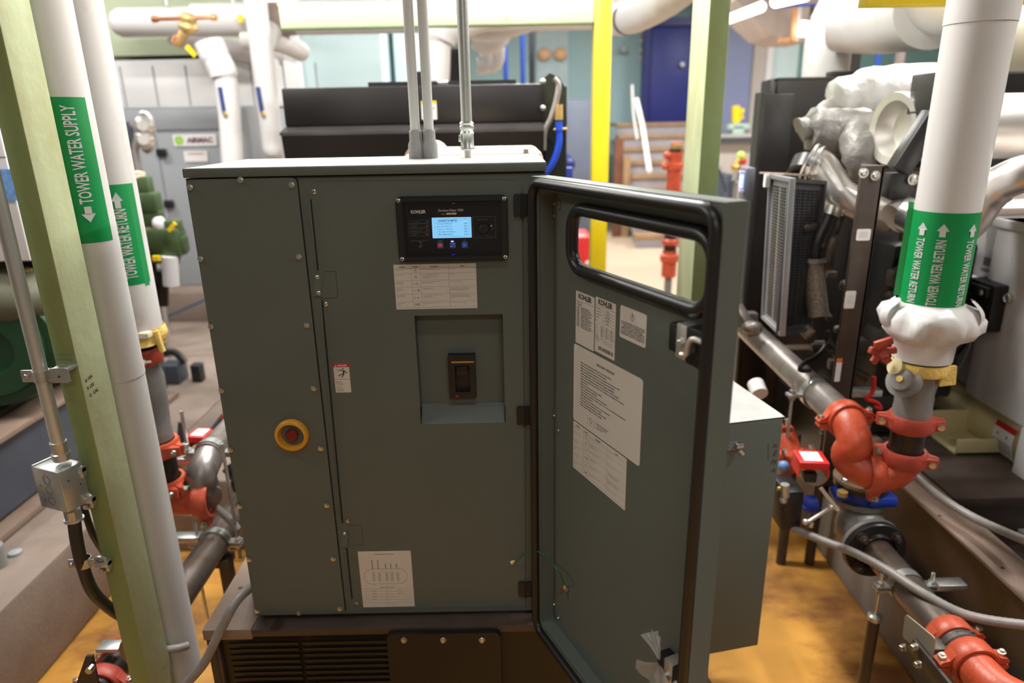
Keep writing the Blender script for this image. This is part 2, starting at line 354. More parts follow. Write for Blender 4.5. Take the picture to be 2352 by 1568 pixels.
st = solo(q, 'staircase', 'grey and tan timber steps climbing to the navy blue door', 'stairs', smooth=20)
q = MB(mat('grey_riser', (0.33, 0.31, 0.33), .7))
for k in range(NS): z1 = zl-k*rise; q.box((sx0, 12.03-k*.27, max(0, z1-rise)), (sx1, 12.05-k*.27, z1-.05))
part(q, 'riser_boards', st)
x0 = at(1612, 200, 12.7).x; x1 = at(1722, 200, 12.7).x
q = MB(LAV); q.box((x0, 12.7, 0), (x1, 12.82, 4.6)); struct(q, 'wall_partition_1')
x2 = at(1752, 200, 12.6).x; x3 = at(1772, 120, 12.6).x
q = MB(WALLG); q.box((x1, 12.6, 0), (x2, 12.82, 4.6)); struct(q, 'wall_partition_2')
q = MB(WALLW); q.box((x2, 12.5, 0), (x3, 12.7, 4.6)); struct(q, 'trim_1')
q = MB(TEALL); q.box((x3, 12.6, 0), (at(1835, 120, 12.6).x, 12.8, 4.6)); struct(q, 'wall_partition_3')
q = MB(DTEAL); q.box((at(1835, 120, 12.6).x, 12.6, 0), (8.9, 12.8, 4.6)); struct(q, 'wall_partition_4')
# landing to the right of the stairs, with a dark nosing
ly = at(1700, 312, 11.2); q = MB(WALLG); q.box((at(1618, 320, 11.2).x, 11.3, 0), (at(1790, 320, 11.2).x, 12.5, ly.z-.06)); q.mat(WALLG); q.box((at(1618, 320, 11.2).x, 11.2, ly.z-.05), (at(1790, 320, 11.2).x, 12.5, ly.z+.02)); q.mat(SLATE); q.box((at(1618, 320, 11.2).x, 11.18, ly.z-.09), (at(1790, 320, 11.2).x, 11.24, ly.z-.02)); struct(q, 'trim_3')
# pale cyan projecting walls behind the near generator
q = MB(TEALL); q.box((at(680, 120, 6.5).x, 6.5, 0), (at(875, 120, 6.5).x, 7.2, 4.6)); struct(q, 'wall_pier_1')
q = MB(TEALL); q.box((at(905, 120, 6.9).x, 6.9, 0), (at(985, 120, 6.9).x, 7.4, 4.6)); struct(q, 'wall_pier_2')
# white wall and mint soffit, far left
q = MB(WALLW); q.box((-6, 6.3, 0), (at(678, 120, 6.3).x, 6.48, 4.6)); struct(q, 'wall_far_left')
q = MB(mat('sage_soffit_paint', (0.46, 0.52, 0.36), .6, var=.08, scale=2))
zs = at(300, 128, 5.4).z; q.box((-6, 5.4, zs), (at(455, 128, 5.4).x, 6.3, zs+.55)); struct(q, 'trim_2')
# concrete housekeeping pads
q = MB(CONC); q.box((-4.6, -1.0, 0), (-1.64, 6.25, .35), .015); struct(q, 'floor_pad_left')
q = MB(CONC); q.box((-1.64, 2.62, 0), (-.86, 6.25, .35), .015); struct(q, 'floor_pad_centre')
q = MB(CONCG); q.box((1.31, -1.0, 0), (4.6, 4.4, .25), .015); struct(q, 'floor_pad_right')
# ================================================================== the open control cabinet
YF = 1.40
def F(x, y, d=0): return at(x, y, YF-d)
XL, XR, ZB, ZTOP = -.645, .073, .650, 1.722
CAB = thing('generator_control_cabinet', 'grey-green steel control cabinet with a lit controller screen and its door standing open', 'control cabinet', (-.286, 1.57, ZB))
r0, r1 = F(950, 725), F(1158, 972)
rx0, rx1, rz0, rz1 = F(952, 735).x, F(1155, 735).x, F(1000, 973).z, F(1000, 724).z
q = MB(CABG)
q.box((XL, YF+.035, ZB), (XR, 1.74, ZTOP-.02), .003)
q.box((XL, YF, ZB), (rx0, YF+.035, ZTOP-.02)); q.box((rx1, YF, ZB), (XR, YF+.035, ZTOP-.02))
q.box((rx0, YF, ZB), (rx1, YF+.035, rz0)); q.box((rx0, YF, rz1), (rx1, YF+.035, ZTOP-.02))
q.geo([(rx0, YF, rz0), (rx1, YF, rz0), (rx1, YF+.034, rz0+.035), (rx0, YF+.034, rz0+.035)], [(0, 1, 2, 3)])
q.mat(SEAM); q.box((rx0-.0005, YF-.0004, rz0), (rx0+.001, YF+.02, rz0+.038)); q.box((rx1-.001, YF-.0004, rz0), (rx1+.0012, YF+.02, rz0+.038))
q.box((XL+.002, YF-.0005, F(600, 407).z-.0025), (XR, YF+.01, F(600, 407).z-.0005))
part(q, 'housing', CAB)
q = MB(CABG); zc = F(600, 405).z
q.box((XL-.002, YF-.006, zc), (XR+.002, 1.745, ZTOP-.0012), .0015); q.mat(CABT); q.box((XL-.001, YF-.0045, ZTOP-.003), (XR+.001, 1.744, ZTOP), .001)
part(q, 'top_cover', CAB, 'overhanging folded top cover')
xs = F(681, 403).x; zp0, zp1 = ZB+.004, F(600, 409).z
def seam(x0, z0, x1, z1, w=.0022, m=SEAM, y=-.0005):
    q.mat(m); q.line(x0, z0, x1, z1, w, frame((0, YF, 0), (1, 0, 0), (0, 0, 1)), -y)
AP = MB(CABG); AP.prism(rr(XL+.001, zp0, xs, zp1, .010, 4), frame((0, YF+.0005, 0), (1, 0, 0), (0, 0, 1)), .0045); 
AP.mat(SEAM); AP.prism(rr(XL+.001, zp0, xs+.0024, zp1+.001, .010, 4), frame((0, YF+.0004, 0), (1, 0, 0), (0, 0, 1)), .0006)
AP = part(AP, 'access_panel', CAB, 'narrow bolted side panel')
for x, y in [(437, 430), (461, 594), (485, 749), (509, 896), (530, 1032), (551, 1162), (572, 1284), (591, 1402), (671, 424), (687, 589), (705, 746), (721, 891), (737, 1029), (751, 1160), (766, 1282), (781, 1397), (553, 413), (687, 1407)]:
    q = MB(SCREW); p = F(x, y, .005); bolt(q, p, (0, -1, 0), .0048, .006); part(q, 'bolt', AP)
# emergency stop
q = MB(ORNG); e = F(672, 997, .005); M = zmat((0, -1, 0), e)
q.lathe([(.0375, 0), (.0375, .010), (.034, .014), (.029, .014), (.024, -.012), (.0, -.014)], M, 48)
ES = part(q, 'emergency_stop', CAB, 'orange-yellow collared emergency stop', smooth=50)
q = MB(KNOB); q.lathe([(.008, -.012), (.008, .0), (.0135, .001), (.0145, .006), (.012, .0095), (0, .011)], M, 32); part(q, 'push_button', ES, 'dark red mushroom button')
q = MB(INK); Mt = frame(e+V((0, .0118, 0)), (1, 0, 0), (0, 0, 1))
for k, ch in enumerate('EMERGENCY STOP'):
    a = math.radians(215-k*24.5); rad = .0185
    fr = Mt @ Matrix.Translation((rad*math.cos(a), rad*math.sin(a), .0)) @ Matrix.Rotation(a-math.pi/2, 4, 'Z')
    if ch != ' ': q.text(ch, fr, 0, 0, .0045, anchor='c', bold=.02)
part(q, 'lettering', ES)
# right-hand fascia: seams, catches, stiffener ribs
q = MB(SEAM); W = frame((0, YF-.0004, 0), (1, 0, 0), (0, 0, 1))
def L2(a, b, w=.0006, m=SEAM): q.mat(m); A = F(*a); B = F(*b); q.line(A.x, A.z, B.x, B.z, w, W)
FS = mat('faint_seam', (0.05, 0.055, 0.048), .6, var=0)
L2((725, 416), (1180, 412), .0005, FS); L2((1180, 412), (1199, 430), .0005, FS); L2((1199, 430), (1200, 448), .0007, SEAM)
for a, b in (((1201, 498), (1204, 930)), ((1206, 975), (1207, 1330)), ((1207, 1368), (1208, 1396))): L2(a, b, .0011, SEAM)
L2((835, 1399), (1208, 1392), .0006, FS)
for a, b in (((745, 623), (771, 623)), ((771, 623), (776, 683)), ((776, 683), (735, 686)), ((800, 1206), (830, 1206)), ((802, 1252), (835, 1251)), ((835, 1251), (830, 1206))): L2(a, b, .0007, SEAM)
part(q, 'panel_seams', CAB)
def rib(a, b):
    q = MB(CABG); A = F(*a, .003); B = F(*b, .003); q.bar(A, B, .0022, .006, up=(0, -1, 0), bev=.0008); q.mat(SEAM); q.bar(A+V((.0028, .0026, 0)), B+V((.0028, .0026, 0)), .0022, .001, up=(0, -1, 0)); part(q, 'stiffener_rib', CAB)
rib((710, 458), (727, 622)); rib((736, 690), (784, 1202)); rib((793, 1254), (806, 1376))
def catch(x, y):
    q = MB(CABG); p = F(x, y); s = .0455/52
    pts = [(-4, 26), (10, 26), (13, 10), (8, 2), (6, -26), (-12, -26), (-12, -8), (-6, 4)]
    M = frame(p, (1, 0, 0), (0, 0, 1)); q.prism([(a*s, b*s) for a, b in pts], M, .004); o = part(q, 'door_catch', CAB)
    for dy in ((26, -22) if y < 800 else (22,)):
        b = MB(SCREW); c = p+V((.001, -.004, dy*s*.8)); b.lathe([(.0044, 0), (.0044, .0012), (.0026, .0026), (.0016, .0026), (.0012, .0005), (0, .0005)], zmat((0, -1, 0), c), 20); part(b, 'rivet', o)
catch(731, 655); catch(792, 1236)
for x, y in ((722, 440), (748, 698), (798, 1196), (819, 1385)):
    q = MB(SCREW); p = F(x, y); M = zmat((0, -1, 0), p); q.lathe([(.0055, 0), (.005, .002), (.003, .0032), (0, .0036)], M, 20)
    q.mat(INK); q.T = M @ Matrix.Rotation(.6, 4, 'Z'); q.box((-.0052, -.0005, .002), (.0052, .0005, .0038)); part(q, 'slotted_screw', CAB)
for x, y, w, h in ((1199, 470, 40, 52), (1205, 952, 37, 45), (1207, 1350, 34, 40)):
    q = MB(BLK); p = F(x, y); k = 1.33/1568*(1.0 if y < 600 else 1.12 if y < 1000 else 1.2)
    M = frame(p, (1, 0, 0), (0, 0, 1)); w *= k; h *= k
    q.prism(rr(-w/2, -h/2, -w*.06, h/2, .005, 4), M, .007); q.prism(rr(w*.02, -h/2, w/2, h/2, .005, 4), M, .008); q.cyl(p+V((0, -.006, -h*.56)), p+V((0, -.006, h*.52)), .0035)
    part(q, 'hinge', CAB, 'black door hinge')
# controller
c0, c1, c2, c3 = F(908, 450), F(1166, 446), F(1168, 596), F(918, 602)
bx0, bx1, bz0, bz1 = F(912, 500).x, F(1167, 500).x, F(1000, 598).z, F(1000, 449).z
W0 = frame((0, YF, 0), (1, 0, 0), (0, 0, 1)); bw, bh = bx1-bx0, bz1-bz0
BZ = frame((bx0, YF, bz0), (1, 0, 0), (0, 0, 1))
q = MB(BLK)
q.ring(rr(0, 0, bw, bh, .012, 6), rr(.016, .012, bw-.016, bh-.012, .004, 6), BZ, .010)
q.ring(rr(.003, .003, bw-.003, bh-.003, .010, 6), rr(.013, .010, bw-.013, bh-.010, .006, 6), BZ, .0145)
CP = part(q, 'controller_bezel', CAB, 'black framed generator controller')
q = MB(GLOSSBLK); q.prism(rr(.012, .009, bw-.012, bh-.009, .004, 4), BZ, .004); q.prism(rr(.026, .020, bw-.026, bh-.020, .007, 6), BZ, .0055)
q.mat(LABG)
def G(x, y):  # panel coordinates from the photograph
    p = onp(x, y, V((0, YF-.0055, 0)), V((0, -1, 0))); return p.x-bx0, p.z-bz0
FM = BZ @ Matrix.Translation((0, 0, .0058))
def T(t, x, y, h, w=None, m=LABG, bold=0, anchor='l', M=FM):
    a, b = G(x, y); q.mat(m); q.text(t, M, a, b, h, w, bold, anchor)
T('KOHLER', 944, 490, .0062, .030, LABW, .035); T('Decision-Maker 3500', 1007, 486, .0050, .050, LABW)
T('WARNING', 1013, 493, .0018, .009, YTAG)
a, b = G(1025, 491); q.mat(mat('yellow_led_cover', (.55, .52, .30), .4, var=0)); q.prism(rr(a, b-.0018, a+.011, b+.0022, .0018, 3), FM, .0003); q.mat(mat('red_led_cover', (.62, .42, .42), .4, var=0)); q.prism(rr(a+.011, b-.0018, a+.021, b+.0022, .0018, 3), FM, .0003)
def orect(x0, y0, x1, y1, r, m=LABG, w=.0004):
    a, b = G(x0, y1); c, d = G(x1, y0); q.mat(m); q.ring(rr(a, b, c, d, r, 3), rr(a+w, b+w, c-w, d-w, max(.0002, r-w), 3), FM, .0002)
rows = [(509, ['To start press RUN'], BTN), (518, ['To stop press', 'OFF / RESET'], BRED), (528, ['To enable remote start', 'and stop press AUTO'], BTN), (538, ['To clear fault press', 'OFF / RESET'], BRED)]
for y, ls, c in rows:
    orect(938, y-4.4, 986, y+4.2, .0015)
    for k, t in enumerate(ls): T(t, 943, y+(1.5 if len(ls) == 1 else (-.6 if k == 0 else 3)), .0017, None, LABG)
    a, b = G(981, y); q.mat(c); q.quad(a-.0016, b-.0014, a+.0016, b+.0014, FM, .0003)
T('ALARM SILENCE / LAMP TEST', 943, 554, .0018, .036)
T('OFF / RESET', 1003, 553, .0018, .016, LABG); T('AUTO', 1035, 552, .0018, .007, LABG); T('RUN', 1065, 551, .0018, .006, LABG)
orect(1087, 497, 1138, 546, .0015, LABG, .0005); T('TURN TO SELECT', 1096, 506, .0022, .022); T('PUSH TO CONFIRM', 1096, 542, .0022, .024)
FACE = part(q, 'controller_face', CAB)
q = MB(LCD); a, b = G(994, 547); c, d = G(1082, 498); q.prism(rr(a, b, c, d, .0012, 3), BZ @ Matrix.Translation((0, 0, .0056)), .0006)
LK = mat('lcd_ink', (0.02, 0.10, 0.33), .4, var=0, emit=.25); SM = BZ @ Matrix.Translation((0, 0, .0064)); w, h = c-a, d-b
q.mat(LK)
def T2(t, fx, fy, h_, fw=None, anchor='l', bold=0): q.text(t, SM, a+w*fx, b+h*fy, h_, None if fw is None else fw*w, bold, anchor)
T2('GENERATOR METER', .16, .80, .0040, .48, bold=.02); T2('6:17 AM', .70, .88, .0016, .2); T2('L-L', .72, .80, .0016)
for k, (l, v) in enumerate((('L1-L2 VOLTS', '208 V'), ('L2-L3 VOLTS', '208 V'), ('L3-L1 VOLTS', '208 V'), ('AVG GEN VOLTAGE L-L', '208 V'), ('GEN FREQUENCY', '60.0 Hz'))):
    T2(l, .15, .66-.128*k, .0029, .24+.011*len(l)); T2(v, .92, .66-.128*k, .0029, .11, 'r')
for x0, y0, x1, y1 in ((.06, .05, .06, .95), (.13, .08, .13, .92), (.06, .75, .66, .75), (.13, .08, .96, .08), (.96, .08, .96, .95), (.06, .95, .96, .95), (.67, .77, .67, .95)): q.line(a+w*x0, b+h*y0, a+w*x1, b+h*y1, .0003, SM)
q.geo([(a+w*.085, b+h*.57, 0), (a+w*.11, b+h*.55, 0), (a+w*.085, b+h*.53, 0)], [(0, 1, 2)], SM)
part(q, 'lcd_screen', CAB, 'lit pale blue controller screen')
def btn(x, y, m=BTN, s=.0125):
    q = MB(m); a, b = G(x, y); q.prism(rr(a-s/2, b-s/2, a+s/2, b+s/2, .0018, 4), FM, .0012); return q, a, b
BT = FM @ Matrix.Translation((0, 0, .0014))
q, a, b = btn(1011.5, 563); q.mat(BRED); q.lathe([(0, 0), (.0052, 0), (.0052, .0001), (0, .0001)], BT @ Matrix.Translation((a, b, 0)), 24); q.mat(LABW); q.quad(a-.0042, b-.0006, a+.0042, b+.0006, BT, .0003); q.quad(a-.0004, b+.001, a+.0004, b+.004, BT, .0003); part(q, 'off_button', CP, 'blue square button with red stop disc')
q, a, b = btn(1040, 562.5); q.mat(LABW)
for sgn in (1, -1): q.line(a-.004*sgn, b+.0018*sgn, a+.003*sgn, b+.0026*sgn, .0006, BT); q.geo([(a+.003*sgn, b+.004*sgn, 0), (a+.0046*sgn, b+.0026*sgn, 0), (a+.003*sgn, b+.0012*sgn, 0)], [(0, 1, 2)], BT)
part(q, 'auto_button', CP, 'blue square button with curved arrows')
q, a, b = btn(1067.5, 562); q.mat(mat('button_triangle', (.12, .28, .62), .4, var=0)); q.geo([(a-.0035, b+.0042, 0), (a+.0045, b, 0), (a-.0035, b-.0042, 0)], [(0, 1, 2)], BT); part(q, 'run_button', CP, 'blue square button with triangle')
q = MB(LEDB); a, b = G(1039, 554); q.quad(a-.0026, b-.0011, a+.0026, b+.0011, FM, .0006); part(q, 'led', CP, 'glowing blue indicator')
for x in (1011, 1067, 966):
    q = MB(LABG); a, b = G(x, 554 if x > 1000 else 556); q.quad(a-.0026, b-.0009, a+.0026, b+.0009, FM, .0006); part(q, 'led', CP)
q = MB(BRED); a, b = G(966, 565); q.line(a-.003, b-.003, a+.004, b+.003, .0012, FM, .0004); q.mat(BTN); q.line(a-.003, b+.001, a+.002, b-.002, .0018, FM, .0005); q.line(a+.001, b-.003, a+.001, b+.003, .0012, FM, .0006); part(q, 'alarm_silence_key', CP)
q = MB(BLK); a, b = G(1112, 524); q.lathe([(.0105, 0), (.0100, .010), (.009, .011), (0, .011)], FM @ Matrix.Translation((a, b, 0)), 32); part(q, 'selector_knob', CP)
for y in (466.5, 583.5):
    q = MB(LEDD); a, b = G(1042, y); q.quad(a-.003, b-.0006, a+.003, b+.0006, BZ, .0100); part(q, 'led', CP, 'dim blue light')
q = MB(LABG); a, b = G(1130, 520)
q.tube([(a-.002, b-.001, .0061), (a-.002, b-.005, .0061), (a+.001, b-.007, .0061), (a+.003, b-.004, .0061), (a+.002, b, .0061)], .0003, n=4, smooth=3); q.bm.verts.ensure_lookup_table()
for v in q.bm.verts: v.co = BZ @ v.co
q.mat(LABW); q.quad(a-.0024, b, a, b+.003, FM, .0004); part(q, 'hand_symbol', CP)
for dx, dz in ((.007, .007), (bw-.007, .007), (.007, bh-.007), (bw-.007, bh-.007)):
    q = MB(ZINC); M = BZ @ Matrix.Translation((dx, dz, .0140)); q.lathe([(.0043, 0), (.0043, .001), (.003, .0024), (0, .003)], M, 18); q.mat(INK); q.T = M; q.box((-.0020, -.0004, .0026), (.0020, .0004, .0032)); q.box((-.0004, -.0020, .0026), (.0004, .0020, .0032)); part(q, 'screw', CP)
# ---- printed labels (coordinates: metres inside the label)
def doc(q, M, w, h, cols, head, rows, foot=None, ink=INKG, th=.0019):
    q.mat(INKG)
    n = len(rows); hh = h*.085; top = h-hh; rh = (top-h*.045)/sum(r[0] for r in rows); y = top
    q.line(.002, top, w-.002, top, .0004, M)
    for c in cols[1:]: q.line(c*w, h*.045, c*w, h-.001, .0004, M)
    ce = list(cols)+[1.0]
    for i, t in enumerate(head): q.mat(INK); q.text(t, M, (ce[i]+ce[i+1])/2*w, h-hh*.75, .0026 if w > .08 else .002, None, .03, 'c')
    for r in rows:
        y2 = y-r[0]*rh; q.mat(INKG); q.line(.002, y2, w-.002, y2, .0003, M)
        for i, ls in enumerate(r[1:]):
            if ls == '@':
                cx_, cy_ = (ce[i]+ce[i+1])/2*w, (y+y2)/2; k = rows.index(r)
                if k < 2: q.line(cx_-.005, cy_-.003, cx_+.005, cy_-.003, .0005, M); q.line(cx_-.003, cy_-.001, cx_+.001, cy_+.003, .0012, M); q.line(cx_, cy_, cx_+.004, cy_-.001, .0006, M)
                else:
                    q.ring(rr(cx_, cy_-.0022, cx_+.0044, cy_+.0022, .0021, 3), rr(cx_+.0007, cy_-.0015, cx_+.0037, cy_+.0015, .0014, 3), M, .00005); q.line(cx_-.004, cy_-.002, cx_-.004, cy_+.002, .0005, M); q.line(cx_-.006, cy_, cx_-.002, cy_, .0005, M)
                    if k == 3: q.line(cx_+.005, cy_-.003, cx_+.005, cy_+.003, .001, M)
                    if k == 5: q.line(cx_-.005, cy_+.003, cx_+.005, cy_-.003, .0007, M); q.line(cx_-.005, cy_-.003, cx_+.005, cy_+.003, .0007, M)
                continue
            for k, t in enumerate(ls): q.text(t, M, ce[i]*w+.003, y-.0035-k*th*1.45, th*.75, None, .012)
        y = y2
    if foot: q.text(foot, M, .006, h*.018, th*.7)
CH = [(1, ['DEF Indicator On Steady'], '@', ['1. DEF tank has approximately 10% or less remaining'], ['Fill DEF tank']),
      (1.35, ['DEF Indicator Flashing'], '@', ['1. DEF tank has 5% remaining volume and inactive', '   performance is reduced', '2. DEF system has low DEF quality and machine', '   performance is reduced'], ['Fill DEF tank']),
      (1.25, ['Engine Emissions System', 'Malfunction Indicator', 'On steady or flashing'], '@', ['1. Engine emissions outside of normal operating range', '2. Engine emissions system fault'], ['Contact authorized distributor']),
      (1.35, ['Engine Emissions', 'Temperature Indicator', 'On steady'], '@', ['1. Exhaust gas temperature is high', '2. Exhaust filter cleaning is in process'], ['Machine can be operated as normal. If operating in an area', 'where high exhaust temperature may be an issue, stop', 'exhaust filter cleaning by using the disable feature']),
      (1.5, ['Exhaust System Indicator', 'On Steady or Flashing'], '@', ['1. Conditions in the exhaust system indicate a need for an', '   exhaust system cleaning', '2. Aftertreatment System Fault'], ['Enable automatic system cleaning to allow a cleaning cycle to', 'begin. Machine operation if exhaust system cleaning is', 'performed and indicator is still active, contact your servicing', 'dealer']),
      (1.1, ['Auto Cleaning Disable', 'Indicator', 'On steady'], '@', ['Automatic exhaust system cleaning has been disabled by', 'the user setting'], ['If possible, enable automatic system cleaning'])]
def label(M, w, h, name, lab, par, r=.0015, m=PAPER):
    q = MB(m); q.prism(rr(0, 0, w, h, r, 3), M, .0004); q.T = Matrix.Translation((0, 0, 0)); return q, M @ Matrix.Translation((0, 0, .0006))
def lfront(x0, y0, x1, y1, **k):
    a, b = F(x0, (y0+y1)/2), F((x0+x1)/2, y0); c, d = F(x1, (y0+y1)/2), F((x0+x1)/2, y1)
    M = frame((a.x, YF, d.z), (1, 0, 0), (0, 0, 1)); return M, c.x-a.x, b.z-d.z
M, w, h = lfront(907, 606, 1095, 709); q, LM = label(M, w, h, '', '', CAB)
doc(q, LM, w, h, (0, .21, .32, .665), ('Indicator', 'Symbol', 'Description', 'Action'), CH, 'Automatic regeneration is enabled at every start. If automatic regeneration is to be disabled, the disable procedure must be carried out after every start.', th=.0016)
part(q, 'indicator_chart', CAB, 'white printed indicator chart below the controller')
M, w, h = lfront(768, 834, 804, 901); q, LM = label(M, w, h, '', '', CAB, .0015)
q.mat(INKR); q.prism(rr(0, h*.875, w, h, .001, 3), LM, .0002); LT = LM @ Matrix.Translation((0, 0, .0004)); q.mat(LABW); q.text('DANGER', LT, w*.28, h*.905, h*.055, w*.6, .03); q.geo([(w*.09, h*.89, 0), (w*.23, h*.89, 0), (w*.16, h*.955, 0)], [(0, 1, 2)], LT)
q.mat(INK)
for a, b, c, d, t in ((.62, .76, .64, .66, .10), (.58, .765, .34, .765, .05), (.66, .76, .86, .665, .05), (.64, .66, .27, .57, .055), (.66, .66, .48, .51, .055), (.34, .765, .15, .81, .02)): q.line(w*a, h*b, w*c, h*d, w*t, LM)
q.lathe([(0, 0), (w*.045, 0), (w*.045, .0001), (0, .0001)], LM @ Matrix.Translation((w*.60, h*.82, 0)), 14); q.line(0, h*.455, w, h*.455, .0005, LM)
for k, t in enumerate(('High voltage.', 'Will shock, burn,', 'or cause death.', '', 'Do not open', 'until ALL power', 'is disconnected.')): q.text(t, LM, w*.1, h*(.36-k*.051), h*.024, None, .015)
part(q, 'danger_sticker', CAB, 'small red-topped danger sticker')
M, w, h = lfront(828, 1265, 948, 1393); q, LM = label(M, w, h, '', '', CAB)
q.mat(INK); q.text('LOAD CONNECTION LAYOUT', LM, w*.5, h*.94, .0022, w*.38, .02, 'c'); q.text('CABLE LUGS, TOP VIEW', LM, w*.5, h*.355, .0018, w*.26, .02, 'c')
q.mat(INKG); q.ring(rr(w*.08, h*.42, w*.90, h*.69, h*.12, 6), rr(w*.08+.0005, h*.42+.0005, w*.90-.0005, h*.69-.0005, h*.118, 6), LM, .0001)
for k, fx in enumerate((.26, .37, .51, .61, .72)):
    q.line(w*(fx-.01), h*.69, w*(fx-.01), h*(.85 if k < 2 else .78), .0018, LM)
    for j in range(3): q.ring(rr(w*fx-.0025, h*(.47+.055*j), w*fx+.0025, h*(.52+.055*j), .0012, 2), rr(w*fx-.0018, h*(.47+.055*j)+.0006, w*fx+.0018, h*(.52+.055*j)-.0006, .0007, 2), LM, .0001)
for k in range(6): q.line(w*.02, h*(.335-.05*k), w*.97, h*(.335-.05*k), .0004, LM)
q.line(w*.48, h*.09, w*.48, h*.335, .0004, LM)
for k, (a, b) in enumerate((('1/0 AWG', '375 IN-LB'), ('3/0 AWG', '500 IN-LB'), ('250 MCM', ''), ('350 MCM', ''))): q.text(a, LM, w*.24, h*(.295-.05*k), .0016, None, .02, 'c'); q.text(b, LM, w*.74, h*(.295-.05*k), .0016, None, .02, 'c')
q.text('Use copper conductors rated 75 C or higher.', LM, w*.5, h*.055, .0013, None, 0, 'c'); part(q, 'wiring_layout_label', CAB, 'white terminal layout label at the foot of the panel')
# breaker
b0, b1 = F(1029, 872), F(1092, 872); zt_, zb_ = F(1058, 822).z, F(1060, 921).z; w, h = b1.x-b0.x, zt_-zb_
M = frame((b0.x, YF+.035, zb_), (1, 0, 0), (0, 0, 1)); q = MB(BLK)
q.ring(rr(0, 0, w, h, .001, 2), rr(w*.24, h*.14, w*.78, h*.76, .001, 2), M, .018); q.box((w*.2, h*.1, 0), (w*.8, h*.8, .004), 0, M); 
BR = part(q, 'circuit_breaker', CAB, 'black moulded circuit breaker in the recess')
q = MB(GLOSSBLK); q.box((w*.3, h*.55, .003), (w*.72, h*.75, .020), .001, M); part(q, 'toggle', BR)
q = MB(mat('amber_strip', (.55, .30, .05), .5, var=0)); q.quad(w*.12, h*.83, w*.95, h*.865, M, .0183); part(q, 'amber_strip', BR)
q = MB(INKR); q.quad(w*.22, h*.03, w*.32, h*.07, M, .0183); q.mat(LABG); q.text('600 A', M, w*.68, h*.04, h*.022, None, 0, 'l', .0183); q.text('PJ', M, w*.1, h*.95, h*.022, None, 0, 'l', .0183); part(q, 'marking', BR)
q = MB(SCREW)
for x in (.37, .62): q.lathe([(.0026, 0), (.0026, .0004), (.0010, .0003), (0, -.002)], M @ Matrix.Translation((w*x, h*.70, .0203)), 12)
q.ms = [BLK]; part(q, 'vent_pair', BR)
# ================================================================== the open door (part of the cabinet)
P0 = V((.078, 1.384, 0)); P1 = V((.309, .891, 0)); DU = (P1-P0).normalized(); DN = DU.cross(V((0, 0, 1))); DL = (P1-P0).length
DZ0, DZ1 = .628, 1.697
DM = frame(P0, DU, (0, 0, 1))       # x along the door, y up, z toward the viewer
def D(x, y, off=0): p = onp(x, y, P0+DN*off, DN); d = p-P0; return d.dot(DU), p.z
wl = D(1322, 560, .004)[0]; wr = D(1640, 620, .004)[0]; wt = D(1450, 511, .004)[1]; wb = D(1450, 651, .004)[1]
print('door window', wl, wr, wb, wt, 'len', DL)
q = MB(CABG)
q.ring(rr(0, DZ0, DL, DZ1, .008, 6), rr(wl, wb, wr, wt, .035, 6), DM @ Matrix.Translation((0, 0, 0)), .003)
for lo, hi in (((0, DZ0, 0), (.0025, DZ1, .03)), ((DL-.0025, DZ0, 0), (DL, DZ1, .04)), ((0, DZ0, 0), (DL, DZ0+.0025, .04))): q.box(lo, hi, 0, DM)
q.box((0, DZ1-.0025, 0), (DL, DZ1, .038), .001, DM)
# folded-in lip carrying the gasket
q.ring(rr(0.002, DZ0+.001, DL-.001, DZ1-.001, .006, 6), rr(.028, DZ0+.026, DL-.022, DZ1-.024, .016, 6), DM @ Matrix.Translation((0, 0, .034)), .0035)
q.ring(rr(.0255, DZ0+.0235, DL-.0195, DZ1-.0215, .016, 6), rr(.028, DZ0+.026, DL-.022, DZ1-.024, .016, 6), DM @ Matrix.Translation((0, 0, .003)), .032)
DOOR = part(q, 'door', CAB, 'open cabinet door seen from the inside')
def path(x0, y0, x1, y1, r, z, n=6): return [DM @ V((a, b, z)) for a, b in rr(x0, y0, x1, y1, r, n)]
q = MB(RUB); q.tube(path(.013, DZ0+.014, DL-.010, DZ1-.011, .030, .0425), .0095, n=12, closed=True, smooth=0); part(q, 'door_gasket', DOOR, 'black rubber gasket', smooth=60)
q = MB(RUB); q.tube(path(wl-.006, wb-.006, wr+.006, wt+.006, .040, .008), .0125, n=12, closed=True, smooth=0); part(q, 'window_gasket', DOOR, 'black rubber window surround', smooth=60)
q = MB(GLASS); q.prism(rr(wl-.002, wb-.002, wr+.002, wt+.002, .035, 6), DM @ Matrix.Translation((0, 0, .001)), .002); part(q, 'window_pane', DOOR)
def ldoor(tl, tr, bl, lab, name, r=.002, m=PAPER):
    u0, z1 = D(*tl, .0035); u1, z1b = D(*tr, .0035); u2, z0 = D(*bl, .0035)
    u0 = (u0+u2)/2; z1 = (z1+z1b)/2; M = DM @ Matrix.Translation((u0, z0, .0032)); q = MB(m); q.prism(rr(0, 0, u1-u0, z1-z0, r, 4), M, .0004); print(name, u0, z0, u1-u0, z1-z0)
    return q, M @ Matrix.Translation((0, 0, .0006)), u1-u0, z1-z0
q, LM, w, h = ldoor((1323, 668), (1366, 682), (1322, 785), '', 'parts_plate')
q.mat(INK); q.text('KOHLER', LM, w*.5, h*.875, .0095, w*.7, .04, 'c'); q.line(0, h*.83, w, h*.83, .0004, LM); q.text('MODEL  KD150', LM, w*.06, h*.79, .0022); q.text('ACCESSORIES', LM, w*.06, h*.75, .0020, None, .02)
